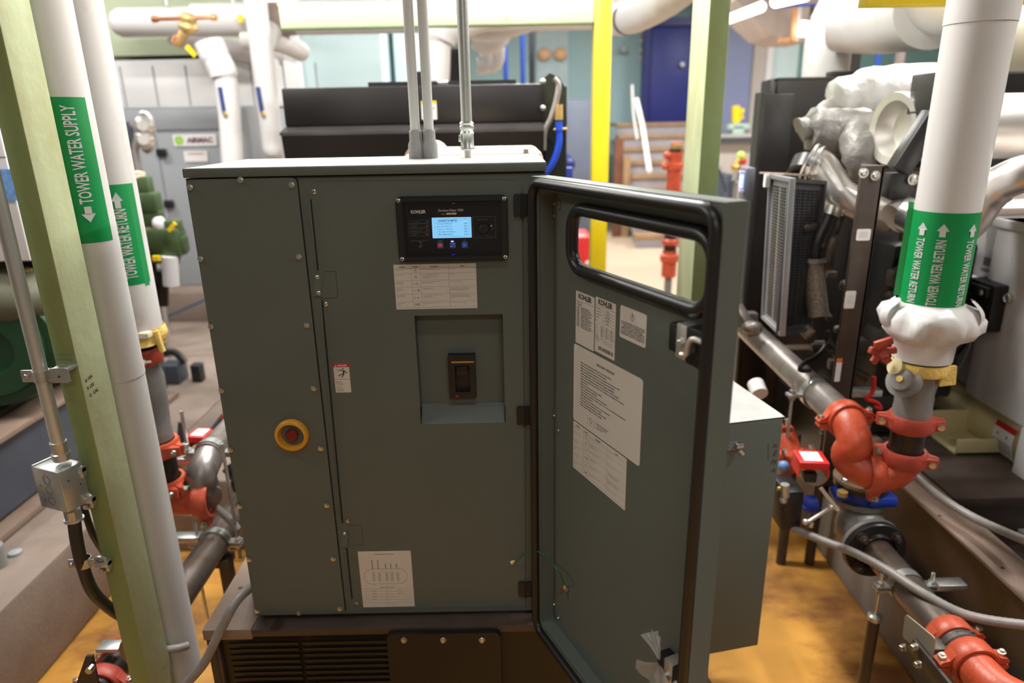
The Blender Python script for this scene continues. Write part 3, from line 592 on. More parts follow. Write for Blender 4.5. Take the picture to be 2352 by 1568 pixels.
for k in range(14): q.text(['G 5131-A', '7 0171', '10 4100', '12 4000', '12 4002', '14 1800', '14 2100', '40 1200', '41 2100', '60 1000', '61 3102', '62 1103', '62 1200', '72 1200'][k], LM, w*.06, h*(.71-k*.029), .0021, None, .02); q.text(['Remote Emergency Stop Kit', 'Skid End Caps, Set Of 2', 'Battery Rack', 'Battery Charger, 20 A', 'Load Bank Relay', 'Voltage Adjustment', 'Battery Cables 12 V', 'Block Heater', 'Heater 1800 W', 'Fuel Lines, Flex', 'Exhaust Flex', 'Manual Speed Adj', 'Decal Kit', 'Generator Heater'][k], LM, w*.30, h*(.71-k*.029), .0021, w*.62*(.7+.3*((k*7) % 5)/4), .02)
part(q, 'parts_plate', DOOR, 'tall white accessories plate headed KOHLER')
q, LM, w, h = ldoor((1368, 682), (1415, 697), (1366, 805), '', 'rating_plate')
q.mat(INK); q.text('KOHLER', LM, w*.5, h*.885, .0095, w*.7, .04, 'c'); q.line(0, h*.85, w, h*.85, .0004, LM); q.mat(INKG)
for k in range(5): q.text(['Model Name', 'Spec Number', 'Serial Number', 'Material', 'Date'][k], LM, w*.04, h*(.80-k*.055), .0021, None, .015); q.text(['KD150', 'PA-220457', '33BVGMHB', 'GM100741', '6/2020'][k], LM, w*.62, h*(.80-k*.055), .0021, None, .015, 'c'); q.line(w*.36, h*(.785-k*.055), w*.98, h*(.785-k*.055), .0004, LM)
for k in range(5):
    for j in range(3): q.ring(rr(w*(.30+.24*j), h*(.48-k*.042), w*(.48+.24*j), h*(.51-k*.042), .0005, 1), rr(w*(.30+.24*j)+.0003, h*(.48-k*.042)+.0003, w*(.48+.24*j)-.0003, h*(.51-k*.042)-.0003, .0003, 1), LM, .0001); q.text(['150', '208', '520', '60', '1800'][(k+j) % 5], LM, w*(.32+.24*j), h*(.487-k*.042), .002)
    q.text(['kW', 'kVA', 'Volts', 'Amps', 'Hertz'][k], LM, w*.04, h*(.485-k*.042), .0021)
q.lathe([(.0058, 0), (.0052, 0)], LM @ Matrix.Translation((w*.13, h*.26, 0)), 20); q.text('UL', LM, w*.13, h*.25, .004, None, .02, 'c'); q.text('LISTED', LM, w*.24, h*.26, .002)
for k in range(3): q.text('Stationary engine generator assembly', LM, w*.42, h*(.26-k*.025), .0015)
q.mat(INK); x = w*.2
while x < w*.92: b = random.choice((.0006, .001, .0015)); q.quad(x, h*.06, x+b, h*.13, LM); x += b+random.choice((.0007, .001, .0014))
part(q, 'rating_plate', DOOR, 'tall white rating plate with bar code')
q, LM, w, h = ldoor((1426, 702), (1486, 721), (1422, 772), '', 'notice', .004)
q.mat(INK); c = (w*.48, h*.76); s_ = h*.14
q.geo([(c[0], c[1]+s_, 0), (c[0]+s_*.85, c[1], 0), (c[0], c[1]-s_, 0), (c[0]-s_*.85, c[1], 0), (c[0], c[1]+s_*.88, 0), (c[0]+s_*.75, c[1], 0), (c[0], c[1]-s_*.88, 0), (c[0]-s_*.75, c[1], 0)], [(0, 1, 5, 4), (1, 2, 6, 5), (2, 3, 7, 6), (3, 0, 4, 7)], LM); q.line(c[0], c[1]+s_*.6, c[0], c[1]-s_*.2, .0018, LM); q.quad(c[0]-.0008, c[1]-s_*.55, c[0]+.0008, c[1]-s_*.4, LM)
for k, t in enumerate(('DO NOT DISCONNECT BATTERY UNTIL DEF', 'IS PURGED. PURGING IS COMPLETE WHEN', 'DOSING MODULE ON RIGHT SIDE FAN', 'NUMBER IS NO LONGER AUDIBLY PUMPING. IF', 'DEF IS NOT PURGED, THE SYSTEM MAY BE', 'DAMAGED THROUGH UREA CRYSTALLIZATION.', 'PURGING MAY TAKE UP TO FIVE MINUTES.')): q.text(t, LM, w*.5, h*(.50-k*.062), .0024, w*.9 if k != 2 else w*.75, .02, 'c')
part(q, 'notice_sticker', DOOR, 'small white notice with a diamond exclamation mark')
q, LM, w, h = ldoor((1318, 800), (1478, 858), (1317, 962), '', 'checklist', .006)
q.mat(INK); q.text('PRE-START CHECKLIST', LM, w*.5, h*.875, .0042, w*.26, .03, 'c')
for k, t in enumerate(('Make sure the controller On/Off switch is in the Off position.', 'Make sure all circuit breakers are in the Off position.', 'Make sure the generator is grounded to an acceptable earth ground per NEC.', 'Make sure all electrical connections are secured and rated properly.', 'Adjust voltage selector switch to the desired voltage, (if applicable).', 'Reset Overcurrent Relay by setting to correct position for selected voltage.', 'Select Circuit Breaker Trip Unit and set to the setting to next highest current setting.', 'Inspect battery.', 'Make sure the generator is clean and stable.', 'Check the generator coolant level.', 'Check oil, coolant, fuel, water and battery connections.', 'Check fuel priority tie/selector valve to ensure it is in the correct position, (if applicable).', 'Check engine heater inlet.', 'Check all hoses, hose clamps for worn or loose components.', 'Check belts and hose connections for safety.', 'Make sure all guards and panels are installed and tight.', 'Review Operators Manual for further details.')): q.text(t, LM, w*.12, h*(.80-k*.034), .0030, None, .015); q.quad(w*.07, h*(.802-k*.034), w*.073, h*(.806-k*.034), LM)
for x in (.24, .34): q.line(w*x, h*.07, w*x, h*.18, .0005, LM)
q.lathe([(.0055, 0), (.0045, 0)], LM @ Matrix.Translation((w*.29, h*.14, 0)), 14); q.text('ON', LM, w*.29, h*.08, .002, None, 0, 'c')
for k, t in enumerate(('Contact your local distributor', 'or visit us at our website', 'for further info.')): q.text(t, LM, w*.37, h*(.15-k*.028), .0026, None, .015)
part(q, 'checklist_sticker', DOOR, 'large white pre-start checklist')
q, LM, w, h = ldoor((1317, 974), (1440, 1044), (1316, 1072), '', 'chart', .0015)
doc(q, LM, w, h, (0, .21, .32, .665), ('Indicator', 'Symbol', 'Description', 'Action'), CH, None, th=.0015)
part(q, 'indicator_chart', DOOR, 'white printed chart below the checklist')
# latches
def latch(u, z, bag=False):
    q = MB(BLK); q.box((u-.055, z-.022, .003), (u-.030, z+.022, .028), .003, DM); q.box((u-.012, z-.030, .003), (u+.042, z+.026, .030), .003, DM)
    o = part(q, 'latch', DOOR, 'black and chrome compression latch')
    q = MB(SILM); q.box((u-.034, z-.026, .003), (u-.012, z+.026, .030), .001, DM); q.bm.verts.ensure_lookup_table(); part(q, 'latch_body', DOOR)
    q = MB(SILM); q.tube([DM @ V(p) for p in ((u+.042, z+.014, .036), (u+.014, z+.015, .037), (u+.006, z+.008, .039), (u+.003, z-.010, .040), (u-.008, z-.014, .040))], .0042, n=10, smooth=4); part(q, 'latch_lever', DOOR)
    q = MB(ZINC); bolt(q, DM @ V((u-.022, z-.002, .030)), DN, .006, .006); part(q, 'latch_bolt', DOOR)
u, z = D(1600, 792, .02); latch(u, z)
u2, z2 = D(1556, 1545, .02); latch(u2+.01, z2-.01)
bag = MB(PLAST); c = DM @ V((D(1500, 1500, .04)[0], D(1500, 1500, .04)[1], .04)); k0 = DM @ V((D(1522, 1520, .04)[0], D(1522, 1520, .04)[1], .045))
pts = []; fc = []
for i in range(13):
    a = math.radians(92+i*5.4); t = V((math.cos(a), math.sin(a), 0)); R_ = .052+.004*math.sin(i*2.3)
    p = DM.to_3x3() @ V((t.x*R_, t.y*R_, .006*math.sin(i*1.7))); pts += [k0+DM.to_3x3() @ V((t.x*.004, t.y*.004, 0)), k0+p*.55+DN*.004*math.cos(i*1.9), k0+p]
for i in range(12): fc += [(i*3, i*3+1, i*3+4, i*3+3), (i*3+1, i*3+2, i*3+5, i*3+4)]
bag.geo(pts, fc); pts = []; fc = []
for i in range(13):
    a = math.radians(215+i*9); t = V((math.cos(a), math.sin(a), 0)); p = DM.to_3x3() @ V((t.x*.08, t.y*.08, .008*math.sin(i*1.4)))
    pts += [k0+DM.to_3x3() @ V((t.x*.006, t.y*.006, 0)), k0+p*.5+DN*.006*math.cos(i*1.6), k0+p]
for i in range(12): fc += [(i*3, i*3+1, i*3+4, i*3+3), (i*3+1, i*3+2, i*3+5, i*3+4)]
bag.geo(pts, fc); bag.mat(BLK); bag.lathe([(.0035, 0), (.0035, .006)], zmat(DM.to_3x3() @ V((-.5, .86, 0)), k0), 12)
solo(bag, 'plastic_bag', 'small crinkled clear plastic key bag hung on the lower door latch', 'bag', smooth=25)
for (x, y) in ((1283, 470), (1274, 462), (1274, 490), (1273, 950), (1283, 984), (1268, 985), (1273, 1384), (1283, 1415), (1266, 1418)):
    u, z = D(x, y, .004); q = MB(CABG); q.prism(rr(u-.006, z-.012, u+.006, z+.012, .0058, 4), DM @ Matrix.Translation((0, 0, .003)), .0015); q.mat(SCREW); q.lathe([(.0035, 0), (.0028, .003), (0, .0036)], DM @ Matrix.Translation((u, z-.004, .0045)), 12); part(q, 'hinge_stud', DOOR)
# bonding wire between panel and door
a = F(1182, 1288, .004); u, z = D(1300, 1353, .006); b = DM @ V((u, z, .010))
mid = [at(1193, 1283, 1.385), at(1217, 1262, 1.36), at(1250, 1275, 1.33), at(1282, 1310, 1.27)]
q = MB(GWIRE); q.tube([a]+mid+[b+V((0, 0, .012))], .0014, n=8); gw = solo(q, 'bonding_wire', 'thin green bonding wire looped from the panel to the open door', 'wire')
q = MB(SCREW); bolt(q, F(1176, 1290), (0, -1, 0), .004, .006); q.mat(YTAG); q.cyl(F(1178, 1289, .005), a, .0022); part(q, 'ring_terminal', gw)
q = MB(YTAG); q.cyl(b+V((0, 0, .012)), b+V((.001, 0, .001)), .0024); q.mat(SCREW); bolt(q, b-DN*.006, DN, .005, .008); q.mat(KNOB); q.cyl(b, b+V((-.016, -.004, -.004)), .0026); part(q, 'ring_terminal', gw)
# ================================================================== near generator: skid, radiator shroud
q = MB(GENB); zs = .640
q.box((-.6445, 1.36, zs-.02), (.40, 2.9, zs), .002); q.box((-.75, 1.372, .12), (-.735, 1.45, zs-.035), .004)
SK = thing('generator_skid', 'brown-black steel skid under the open control cabinet', 'generator base', (-.05, 2.4, 0))
part(q, 'top_plate', SK)
q = MB(SKIDT); q.bar((-.705, 1.362, zs-.015), (-.705, 4.3, zs-.015), .12, .03, bev=.003)
q.mat(GENB); q.box((-.762, 1.37, .12), (-.745, 4.3, zs-.031)); q.mat(INK); 
for y in (1.52, 1.9): q.cyl((-.73, y, zs), (-.73, y, zs+.0006), .006)
part(q, 'side_rail', SK, 'dusty brown side rail')
q = MB(GENB); q.box((.32, 1.7, .12), (.40, 4.3, zs)); q.box((-.70, 4.2, .12), (.40, 4.3, zs)); part(q, 'frame', SK)
q = MB(mat('deep_black_paint', (.009, .008, .0075), .4, var=.1)); Wf = frame((-.735, 1.365, .05), (1, 0, 0), (0, 0, 1)); q.box((-.735, 1.385, .05), (.40, 1.42, zs-.02))
for x0, x1 in ((.03, .20), (.21, .47), (.91, 1.08), (1.09, 1.13)):
    for k in range(22): z = .545-k*.0175; q.box((x0, z, 0), (x1, z+.007, -.019 if False else .006), 0, Wf @ Matrix.Rotation(0, 4, 'X'))
part(q, 'louvred_front', SK, 'black louvred front cover')
p = at(1018, 1455, 1.345)
q = MB(MATS['deep_black_paint']); x0, x1 = at(890, 1480, 1.35).x, at(1150, 1480, 1.35).x; q.prism([(a, b) for a, b in rr(x0, .30, x1, at(1018, 1452, 1.35).z, .015, 4)], frame((0, 1.375, 0), (1, 0, 0), (0, 0, 1)), .03); BX = part(q, 'front_cover_box', SK, 'black box with three bolts under the cabinet')
for x in (928, 1018, 1107): q = MB(SCREW); bolt(q, at(x, 1468, 1.345), (0, -1, 0), .0055, .008); part(q, 'bolt', BX)
# radiator shroud
RS = thing('radiator_shroud', 'black folded radiator shroud behind the open cabinet', 'radiator cover', (-.4, 3.2, zs))
x0, x1 = at(645, 200, 3).x, at(1247, 200, 3).x; z0, z1 = at(900, 286, 3).z, at(900, 198, 3).z
q = MB(GEN); q.box((x0, 3.0, z0), (x1, 3.03, z1), .006); q.box((x0, 3.02, z1-.02), (x1, 3.45, z1-.002), .005); q.box((x0, 3.03, .64), (x0+.02, 3.45, z1-.01)); q.box((x1-.02, 3.03, .64), (x1, 3.45, z1-.01)); part(q, 'upper_plate', RS)
zb = at(900, 300, 2.93).z; q = MB(mat('satin_black_paint', (.03, .026, .026), .22, var=.2)); q.geo([(x0-.005, 2.93, zb), (x1, 2.93, zb), (x1, 3.01, z0), (x0, 3.01, z0), (x0-.005, 2.925, zb-.012), (x1, 2.925, zb-.012)], [(0, 1, 2, 3), (4, 5, 1, 0)]); part(q, 'sloping_lip', RS)
xa = at(665, 362, 3.05).x; q = MB(GEN); q.geo([(x0, 2.93, zb-.012), (x1, 2.93, zb-.012), (x1, 3.05, zb-.5), (xa, 3.05, zb-.5), (xa, 3.35, zb-.5), (x0, 3.35, zb)], [(0, 1, 2, 3), (0, 3, 4, 5)]); part(q, 'lower_plate', RS)
q = MB(PAPERB); a, b = at(969, 275, 2.995), at(1002, 231, 2.995); M = frame((a.x, 2.998, a.z), (1, 0, 0), (0, 0, 1)); w, h = b.x-a.x, b.z-a.z; q.prism(rr(0, 0, w, h, .003, 3), M, .001); q.mat(YTAG); q.quad(0, h*.85, w, h, M, .0013); q.mat(INK); q.line(w*.75, h*.5, w*.85, h*.7, .003, M, .0014); part(q, 'warning_label', RS, 'white label with yellow band')
q = MB(GEN); a = at(965, 178, 3.1); q.box((a.x-.03, 3.05, z1), (a.x+.015, 3.1, at(965, 164, 3.05).z)); q.box((at(850, 190, 3.2).x, 3.15, z1), (at(1185, 190, 3.2).x, 3.4, z1+.025)); q.mat(ZINC); q.cyl((a.x+.02, 3.05, z1+.02), (a.x+.05, 3.05, z1+.02), .015); q.cyl((a.x+.08, 3.05, z1+.012), (a.x+.12, 3.05, z1+.012), .01); part(q, 'cap_and_bracket', RS)
# engine end beside the shroud
EN = thing('generator_engine', 'dark olive engine end with hoses beside the black shroud', 'engine', (.25, 3.1, zs))
q = MB(mat('dark_olive_paint', (.022, .025, .012), .45, var=.2, bump=.1))
pts = [at(x, y, 3.05) for x, y in ((1238, 190), (1262, 168), (1284, 178), (1300, 205), (1302, 285), (1270, 330), (1246, 300))]
q.prism([(p.x, p.z) for p in pts][::-1], frame((0, 3.05, 0), (1, 0, 0), (0, 0, 1)), -.5 if False else .01); q.box((at(1250, 200, 3.1).x, 3.06, 1.2), (at(1300, 220, 3.1).x, 3.6, at(1280, 200, 3.1).z)); q.box((-.5, 2.0, .645), (.10, 2.85, 1.3), .03); part(q, 'engine_block', EN)
q = MB(FLEX); q.tube([at(x, y, 3.0) for x, y in ((1272, 180), (1283, 195), (1278, 230), (1266, 270), (1252, 300), (1248, 345))], .012); part(q, 'hose', EN, 'grey-brown looping hose')
q = MB(HYD); q.tube([at(x, y, 3.0) for x, y in ((1284, 300), (1284, 330), (1274, 365), (1258, 392), (1240, 410))], .014); part(q, 'blue_hose', EN, 'bright blue hose')
q = MB(BRONZ); q.cyl(at(1283, 240, 3.0), at(1283, 275, 3.0), .018); q.cyl(at(1272, 298, 3.0), at(1302, 296, 3.0), .006); q.mat(HYD); q.cyl(at(1283, 278, 3), at(1284, 300, 3), .016); q.mat(ZINC); q.sph(at(1247, 187, 2.99), .012, n=8); q.sph(at(1247, 248, 2.99), .012, n=8); part(q, 'hose_fitting', EN)
al = MB(FOAM); a, b = at(925, 345, 2.1), at(1248, 352, 2.1)
al.box((a.x, 2.1, 1.35), (b.x, 2.6, at(1100, 349, 2.1).z), .02); al.cyl((at(960, 360, 2.1).x, 2.15, at(960, 372, 2.1).z), (at(960, 360, 2.1).x, 2.6, at(960, 372, 2.1).z), .05); al.box((at(1202, 345, 2.1).x, 2.1, 1.5), (at(1214, 345, 2.1).x, 2.12, at(1202, 342, 2.1).z)); part(al, 'alternator_cover', EN, 'beige-pink cover')
# conduits rising from the cabinet top
def conduit(xt, xb, yb, r, m, label, Y):
    B = atz(xb, yb, ZTOP); B = at(xb, yb, Y); q = MB(m); q.cyl((B.x, Y, B.z), (B.x, Y, 3.2), r, n=20); return q, B
CY_ = 1.62
for (x, lab) in ((957, 'left grey plastic conduit of the pair rising from the cabinet top'), (988, 'second grey plastic conduit rising beside the leftmost one')):
    B = at(x, 355, CY_); zc_ = at(x, 310, CY_).z; q = MB(mat('light_grey_plastic', (.60, .60, .58), .45, var=.04)); q.cyl((B.x, CY_, zc_), (B.x, CY_, 3.2), .0112, n=20)
    cd = solo(q, 'plastic_conduit', lab, 'conduit', 'grey plastic conduits above the cabinet')
    q = MB(mat('grey_fitting', (.30, .30, .30), .5, var=.04)); q.lathe([(.0125, .062), (.0142, .060), (.0142, .040), (.0182, .030), (.0182, 0), (0, 0)], Matrix.Translation((B.x, CY_, ZTOP)), 20); q.box((B.x-.005, CY_-.0195, ZTOP), (B.x+.007, CY_-.016, ZTOP+.012)); part(q, 'conduit_adapter', cd)
B = at(1074, 345, CY_); q = MB(CONDUIT); zc_ = at(1074, 300, CY_).z; q.cyl((B.x, CY_, zc_), (B.x, CY_, 3.2), .0125, n=20); ec = solo(q, 'steel_conduit', 'shiny steel conduit rising from the right of the cabinet top', 'conduit')
q = MB(ZINC); zq = at(1074, 346, CY_).z; hh = zc_-zq+.02; q.lathe([(0, 0), (.0155, 0), (.0168, .003), (.0168, .007), (.0150, .010), (.0150, hh*.55), (.016, hh*.6), (.0138, hh*.68), (.0165, hh*.76), (.0165, hh*.84), (.0145, hh*.88), (.0165, hh*.94), (.0135, hh), (.0125, hh)], Matrix.Translation((B.x, CY_, zq)), 24); q.box((B.x-.019, CY_-.012, zq+.02), (B.x-.012, CY_-.004, zq+.035), .001); q.cyl((B.x, CY_, ZTOP), (B.x, CY_, zq), .008); part(q, 'compression_coupling', ec)
# ================================================================== reusable pipe fittings
def coupling(c, ax, r, ear, label, group=None, m=RED, name='pipe_coupling', two=True, green=True, k=1.0):
    """grooved pipe coupling: two half housings, ears with bolts; ear = direction of the ears, at right angles to the pipe axis"""
    c, ax = V(c), V(ax).normalized(); ear = V(ear); ear = (ear-ax*ear.dot(ax)).normalized(); up = ax.cross(ear)
    M = Matrix((ear, up, ax)).transposed().to_4x4(); M.translation = c
    q = MB(m); w = .024*k
    q.lathe([(r, -w), (r*1.16, -w), (r*1.24, -w*.7), (r*1.24, w*.7), (r*1.16, w), (r, w)], M, 36)
    th = MB(m)
    for sg in (1, -1):
        for sv in (1, -1):
            pts = [(0, .002*sv), (r*1.0*sg, .002*sv)]
            a = [(r*.85*sg, .0025*sv), (r*1.72*sg, .0025*sv), (r*1.78*sg, .009*sv*k), (r*1.62*sg, .016*sv*k), (r*1.28*sg, r*.42*sv), (r*1.02*sg, r*.72*sv), (r*.7*sg, r*.8*sv)]
            q.prism(a, M @ Matrix.Translation((0, 0, -w*.62)), w*1.24)
    o = solo(q, name, label, 'pipe coupling', group)
    for sg in ((1, -1) if two else (1,)):
        b = MB(SCREW); p = M @ V((r*1.52*sg, -.030*k, 0)); p2 = M @ V((r*1.52*sg, .040*k, 0)); d = (p2-p).normalized()
        b.cyl(p, p2, .0052*k, n=12); b.lathe([(0, -.0), (.0095*k, 0), (.0095*k, .008*k), (0, .010*k)], zmat(-d, M @ V((r*1.52*sg, -.017*k, 0))), 14)
        b.lathe([(.0095*k, 0), (.0095*k, .009*k), (0, .009*k)], zmat(d, M @ V((r*1.52*sg, .016*k, 0))), 6)
        if green: b.mat(mat('green_thread_coating', (.05, .32, .16), .4, .3)); b.cyl(M @ V((r*1.52*sg, .026*k, 0)), M @ V((r*1.52*sg, .037*k, 0)), .0056*k, n=12)
        part(b, 'bolt', o)
    return o
def pipe(pts, r, m, name, label, cat='pipe', group=None, smooth=8, n=24, **kw):
    q = MB(m); q.tube(pts, r, n=n, smooth=smooth, **kw); return solo(q, name, label, cat, group, smooth=50)
def elbowpts(a, b, c, rad):        # quarter bend a -> corner b -> c
    a, b, c = V(a), V(b), V(c); u = (a-b).normalized(); w = (c-b).normalized(); p0 = b+u*rad; p1 = b+w*rad; out = [a]
    for k in range(9):
        t = k/8; out.append(p0.lerp(b, t).lerp(b.lerp(p1, t), t))
    return out+[c]
def hanger(c, ax, r, top, bot, label, group='pipe hanger clamps', side=None, name='pipe_hanger'):
    """two-piece riser style clamp round a pipe with a threaded rod on each side"""
    c, ax = V(c), V(ax).normalized(); sd = side or ax.cross(V((0, 0, 1))).normalized()
    up = V((0, 0, 1)); M = Matrix((sd, up, ax)).transposed().to_4x4(); M.translation = c
    q = MB(ZINC); q.lathe([(r, -.014), (r*1.07, -.014), (r*1.07, .014), (r, .014)], M, 32)
    for sg in (1, -1): q.box((r*1.0*sg if sg > 0 else -r*1.9, -.012, -.014), (r*1.9 if sg > 0 else -r*1.0, -.006, .014), 0, M); q.box((r*1.0*sg if sg > 0 else -r*1.9, .000, -.014), (r*1.9 if sg > 0 else -r*1.0, .006, .014), 0, M)
    o = solo(q, name, label, 'pipe hanger', group)
    for sg, t, b_ in ((1, top[0], bot[0]), (-1, top[1], bot[1])):
        p = M @ V((r*1.6*sg, -.003, 0)); b = MB(ZINC); b.tube([p+up*t, p-up*b_], .0052, n=8, smooth=0, ribn=60, rib=.14)
        for z in (.008, -.018): b.lathe([(.011, 0), (.011, .010), (0, .010)], Matrix.Translation(p+up*z), 6)
        part(b, 'threaded_rod', o)
    return o
# ================================================================== left side
# mint column
xa, xb, xc = -.708*1.36, -.6735*1.36, -.6735*1.36
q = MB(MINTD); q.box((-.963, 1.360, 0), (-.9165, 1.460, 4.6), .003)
q.bm.faces.ensure_lookup_table()
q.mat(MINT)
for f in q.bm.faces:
    if f.calc_center_median().x > -.918: f.material_index = q.i  # side face takes the lit tone, the other faces keep the shaded copy
# the marker writing on its side face
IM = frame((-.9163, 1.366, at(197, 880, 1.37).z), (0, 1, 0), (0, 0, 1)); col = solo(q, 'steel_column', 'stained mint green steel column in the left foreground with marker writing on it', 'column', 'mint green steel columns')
q = MB(INK)
for k, t in enumerate(('# 10A', 'R LB2', 'G  GAL')): q.text(t, IM @ Matrix.Rotation(.10, 4, 'Z'), .006, -.018*k, .0075, None, .03)
part(q, 'marker_writing', col, 'handwritten black marker notes')
q = MB(INKG)
for y in (813, 825): a, b = at(130, y, 1.3595), at(168, y+1, 1.3595); q.bar(a, b, .0006, .0008, up=(0, -1, 0))
part(q, 'pencil_marks', col)
# supply pipe
def pipe_label(C, r, z0, z1, a0, a1, texts, name, par, flap=None, arrow=None):
    q = MB(GRN); n = 24; pts = []; f = []
    for i in range(n+1):
        a = a0+(a1-a0)*i/n
        for z in (z0, z1): pts.append((C[0]+(r+.0008)*math.sin(a), C[1]-(r+.0008)*math.cos(a), z))
    for i in range(n): f.append((2*i, 2*i+2, 2*i+3, 2*i+1))
    q.geo(pts, f)
    if flap is not None:
        q.mat(GRNL); p = V((C[0]+(r+.0008)*math.sin(flap[0]), C[1]-(r+.0008)*math.cos(flap[0]), 0)); d = V((math.cos(flap[1]), math.sin(flap[1]), 0))*flap[2]
        q.geo([p+V((0, 0, z0+flap[3])), p+d+V((0, 0, z0+flap[3])), p+d*.9+V((0, 0, z1+flap[4])), p+V((0, 0, z1+flap[4]))], [(0, 1, 2, 3)])
    o = part(q, name, par, 'green pipe marker', smooth=60)
    for (s_, a, zz, h, L, up, ar) in texts:
        t = MB(LETW)
        t.wraptext(s_, C, r+.0008, a, zz, h, L, up)
        if ar:
            za, hl, dirn = ar; ac = a - up*h*.5/r
            P = [(-.012, 0), (-.012, 0), (-.0065, .0)]
            sh = [(-.007, 0), (.007, 0), (.007, hl*.45), (.014, hl*.45), (0, hl), (-.014, hl*.45), (-.007, hl*.45)]
            g = [(C[0]+(r+.0022)*math.sin(ac+x/r), C[1]-(r+.0022)*math.cos(ac+x/r), za+dirn*y) for x, y in sh]; t.geo(g, [(0, 1, 2, 6), (3, 4, 5), (2, 3, 5, 6)])
        part(t, 'pipe_marker_lettering', par, 'pale block capitals with an arrow')
    return o
C1 = (-.965, 1.555); R1 = .066
zb1 = at(430, 1556, C1[1]-.03).z
q = MB(PVC); q.cyl((C1[0], C1[1], at(300, 876, 1.5).z+.002), (C1[0], C1[1], 4.5), R1, n=48); q.cyl((C1[0], C1[1], zb1), (C1[0], C1[1], at(300, 876, 1.5).z), R1*.995, n=48); q.lathe([(R1+.001, 0), (R1+.001, .03)], Matrix.Translation((C1[0], C1[1], at(300, 876, 1.5).z-.005)), 48)
PS = solo(q, 'insulated_pipe', 'white jacketed tower water supply pipe standing right against the mint column', 'insulated pipe', 'white jacketed tower water pipes', smooth=60)
z0, z1 = at(228, 558, 1.5).z, at(155, 222, 1.5).z
pipe_label(C1, R1, z0, z1, -1.0, 1.45, [('TOWER WATER SUPPLY', .98, at(210, 470, 1.49).z, .0255, at(170, 240, 1.49).z-at(210, 470, 1.49).z, 1, (at(222, 476, 1.49).z, .034, -1))], 'pipe_marker', PS)
# return pipe
C2 = (-1.095, 1.90); R2 = .076
zb2 = at(335, 778, 1.83).z
q = MB(PVCD); q.cyl((C2[0], C2[1], zb2), (C2[0], C2[1], 4.5), R2, n=48)
PR = solo(q, 'insulated_pipe', 'scuffed white jacketed tower water return pipe with yellow cloth at its foot', 'insulated pipe', 'white jacketed tower water pipes', smooth=60)
z0, z1 = at(300, 658, 1.83).z, at(265, 425, 1.83).z
pipe_label(C2, R2, z0, z1, -1.2, 1.5, [('TOWER WATER RETURN', .98, at(308, 643, 1.83).z, .031, at(285, 482, 1.83).z-at(308, 643, 1.83).z, 1, (at(265, 480, 1.83).z, .042, 1))], 'pipe_marker', PR, flap=(1.22, .9, .012, -.008, -.004))
q = MB(CLOTH); n = 40; pts = []; f = []
for j in range(6):
    for i in range(n):
        a = 2*math.pi*i/n; rr_ = R2+.004+.006*math.sin(3*a+1)*math.sin(j*.8)+.003*random.random(); z = zb2+.016-j*.009-(.012*max(0, math.sin(2*a+.6))*(j/5) if 1 else 0); pts.append((C2[0]+rr_*math.cos(a), C2[1]+rr_*math.sin(a), z))
for j in range(5):
    for i in range(n): f.append((j*n+i, j*n+(i+1) % n, (j+1)*n+(i+1) % n, (j+1)*n+i))
q.geo(pts, f); a = -.35; p = V((C2[0]+(R2+.006)*math.cos(a), C2[1]+(R2+.006)*math.sin(a), zb2+.01))
q.tube([p, p+V((.004, 0, -.03)), p+V((.010, 0, -.062))], .009, n=8, sq=1); q.mat(PVC); q.box((C2[0]+.045, C2[1]-.07, zb2-.002), (C2[0]+.075, C2[1]-.04, zb2+.016), .003)
part(q, 'insulation_wrap', PR, 'torn yellow fibreglass wrap', smooth=60)
rp = .052
def zc(x, y, Y=1.88): return at(x, y, Y).z
z_a, z_b, z_c, z_d = zc(338, 820), zc(362, 1015), zc(392, 1032), zc(402, 1118)
q = MB(DPIPE); q.cyl((*C2, z_a-.03), (*C2, zb2+.02), rp*.9); solo(q, 'pipe_nipple', 'short dark pipe stub between the yellow cloth and the red coupling', 'pipe')
coupling((*C2, z_a), (0, 0, 1), rp, (.35, -.9, 0), 'dull red coupling just under the yellow cloth of the left return pipe', 'red grooved pipe couplings', DRED, green=False)
q = MB(CAST); zt_, zb_ = z_a-.028, z_c+.028
q.lathe([(rp*.9, 0), (rp*1.0, .0), (rp*1.0, .03), (rp*.95, .035), (rp*1.05, .12), (rp*1.08, .20), (rp*.96, zt_-zb_-.02), (rp*.96, zt_-zb_), (0, zt_-zb_)], Matrix.Translation((*C2, zb_)), 32)
sv = solo(q, 'strainer_valve', 'grey cast valve body with a brass side cover below the left return pipe', 'valve')
q = MB(BRONZ); d = V((-.55, -.83, 0)).normalized(); p = V((C2[0], C2[1], (zt_+zb_)/2-.01)); q.lathe([(.040, .03), (.046, rp*1.02), (.046, rp*1.12), (.030, rp*1.2), (0, rp*1.22)], zmat(d, p), 28); q.cyl(p+d*rp*1.2, p+d*rp*1.34, .008); part(q, 'side_cover', sv, 'round brass cover')
coupling((*C2, z_c), (0, 0, 1), rp*1.02, (.95, -.3, 0), 'bright red-orange coupling directly under the grey valve on the left', 'red grooved pipe couplings', RED, green=False)
q = MB(DPIPE); q.cyl((*C2, z_d-.02), (*C2, z_c-.02), rp*.92); solo(q, 'pipe_nipple', 'short black pipe between the two left orange couplings', 'pipe')
coupling((*C2, z_d), (0, 0, 1), rp*1.02, (.8, -.6, 0), 'orange coupling on top of the left elbow', 'red grooved pipe couplings', RED)
ze = at(400, 1150, 1.88).z-.01; cx2 = at(462, 1130, 1.9).x
pipe(elbowpts((C2[0], C2[1], z_d-.02), (C2[0], C2[1], ze), (cx2, C2[1]+.01, ze), .07), rp*1.0, RED, 'pipe_elbow', 'rounded orange pipe elbow hanging low on the left', 'pipe elbow', smooth=0)
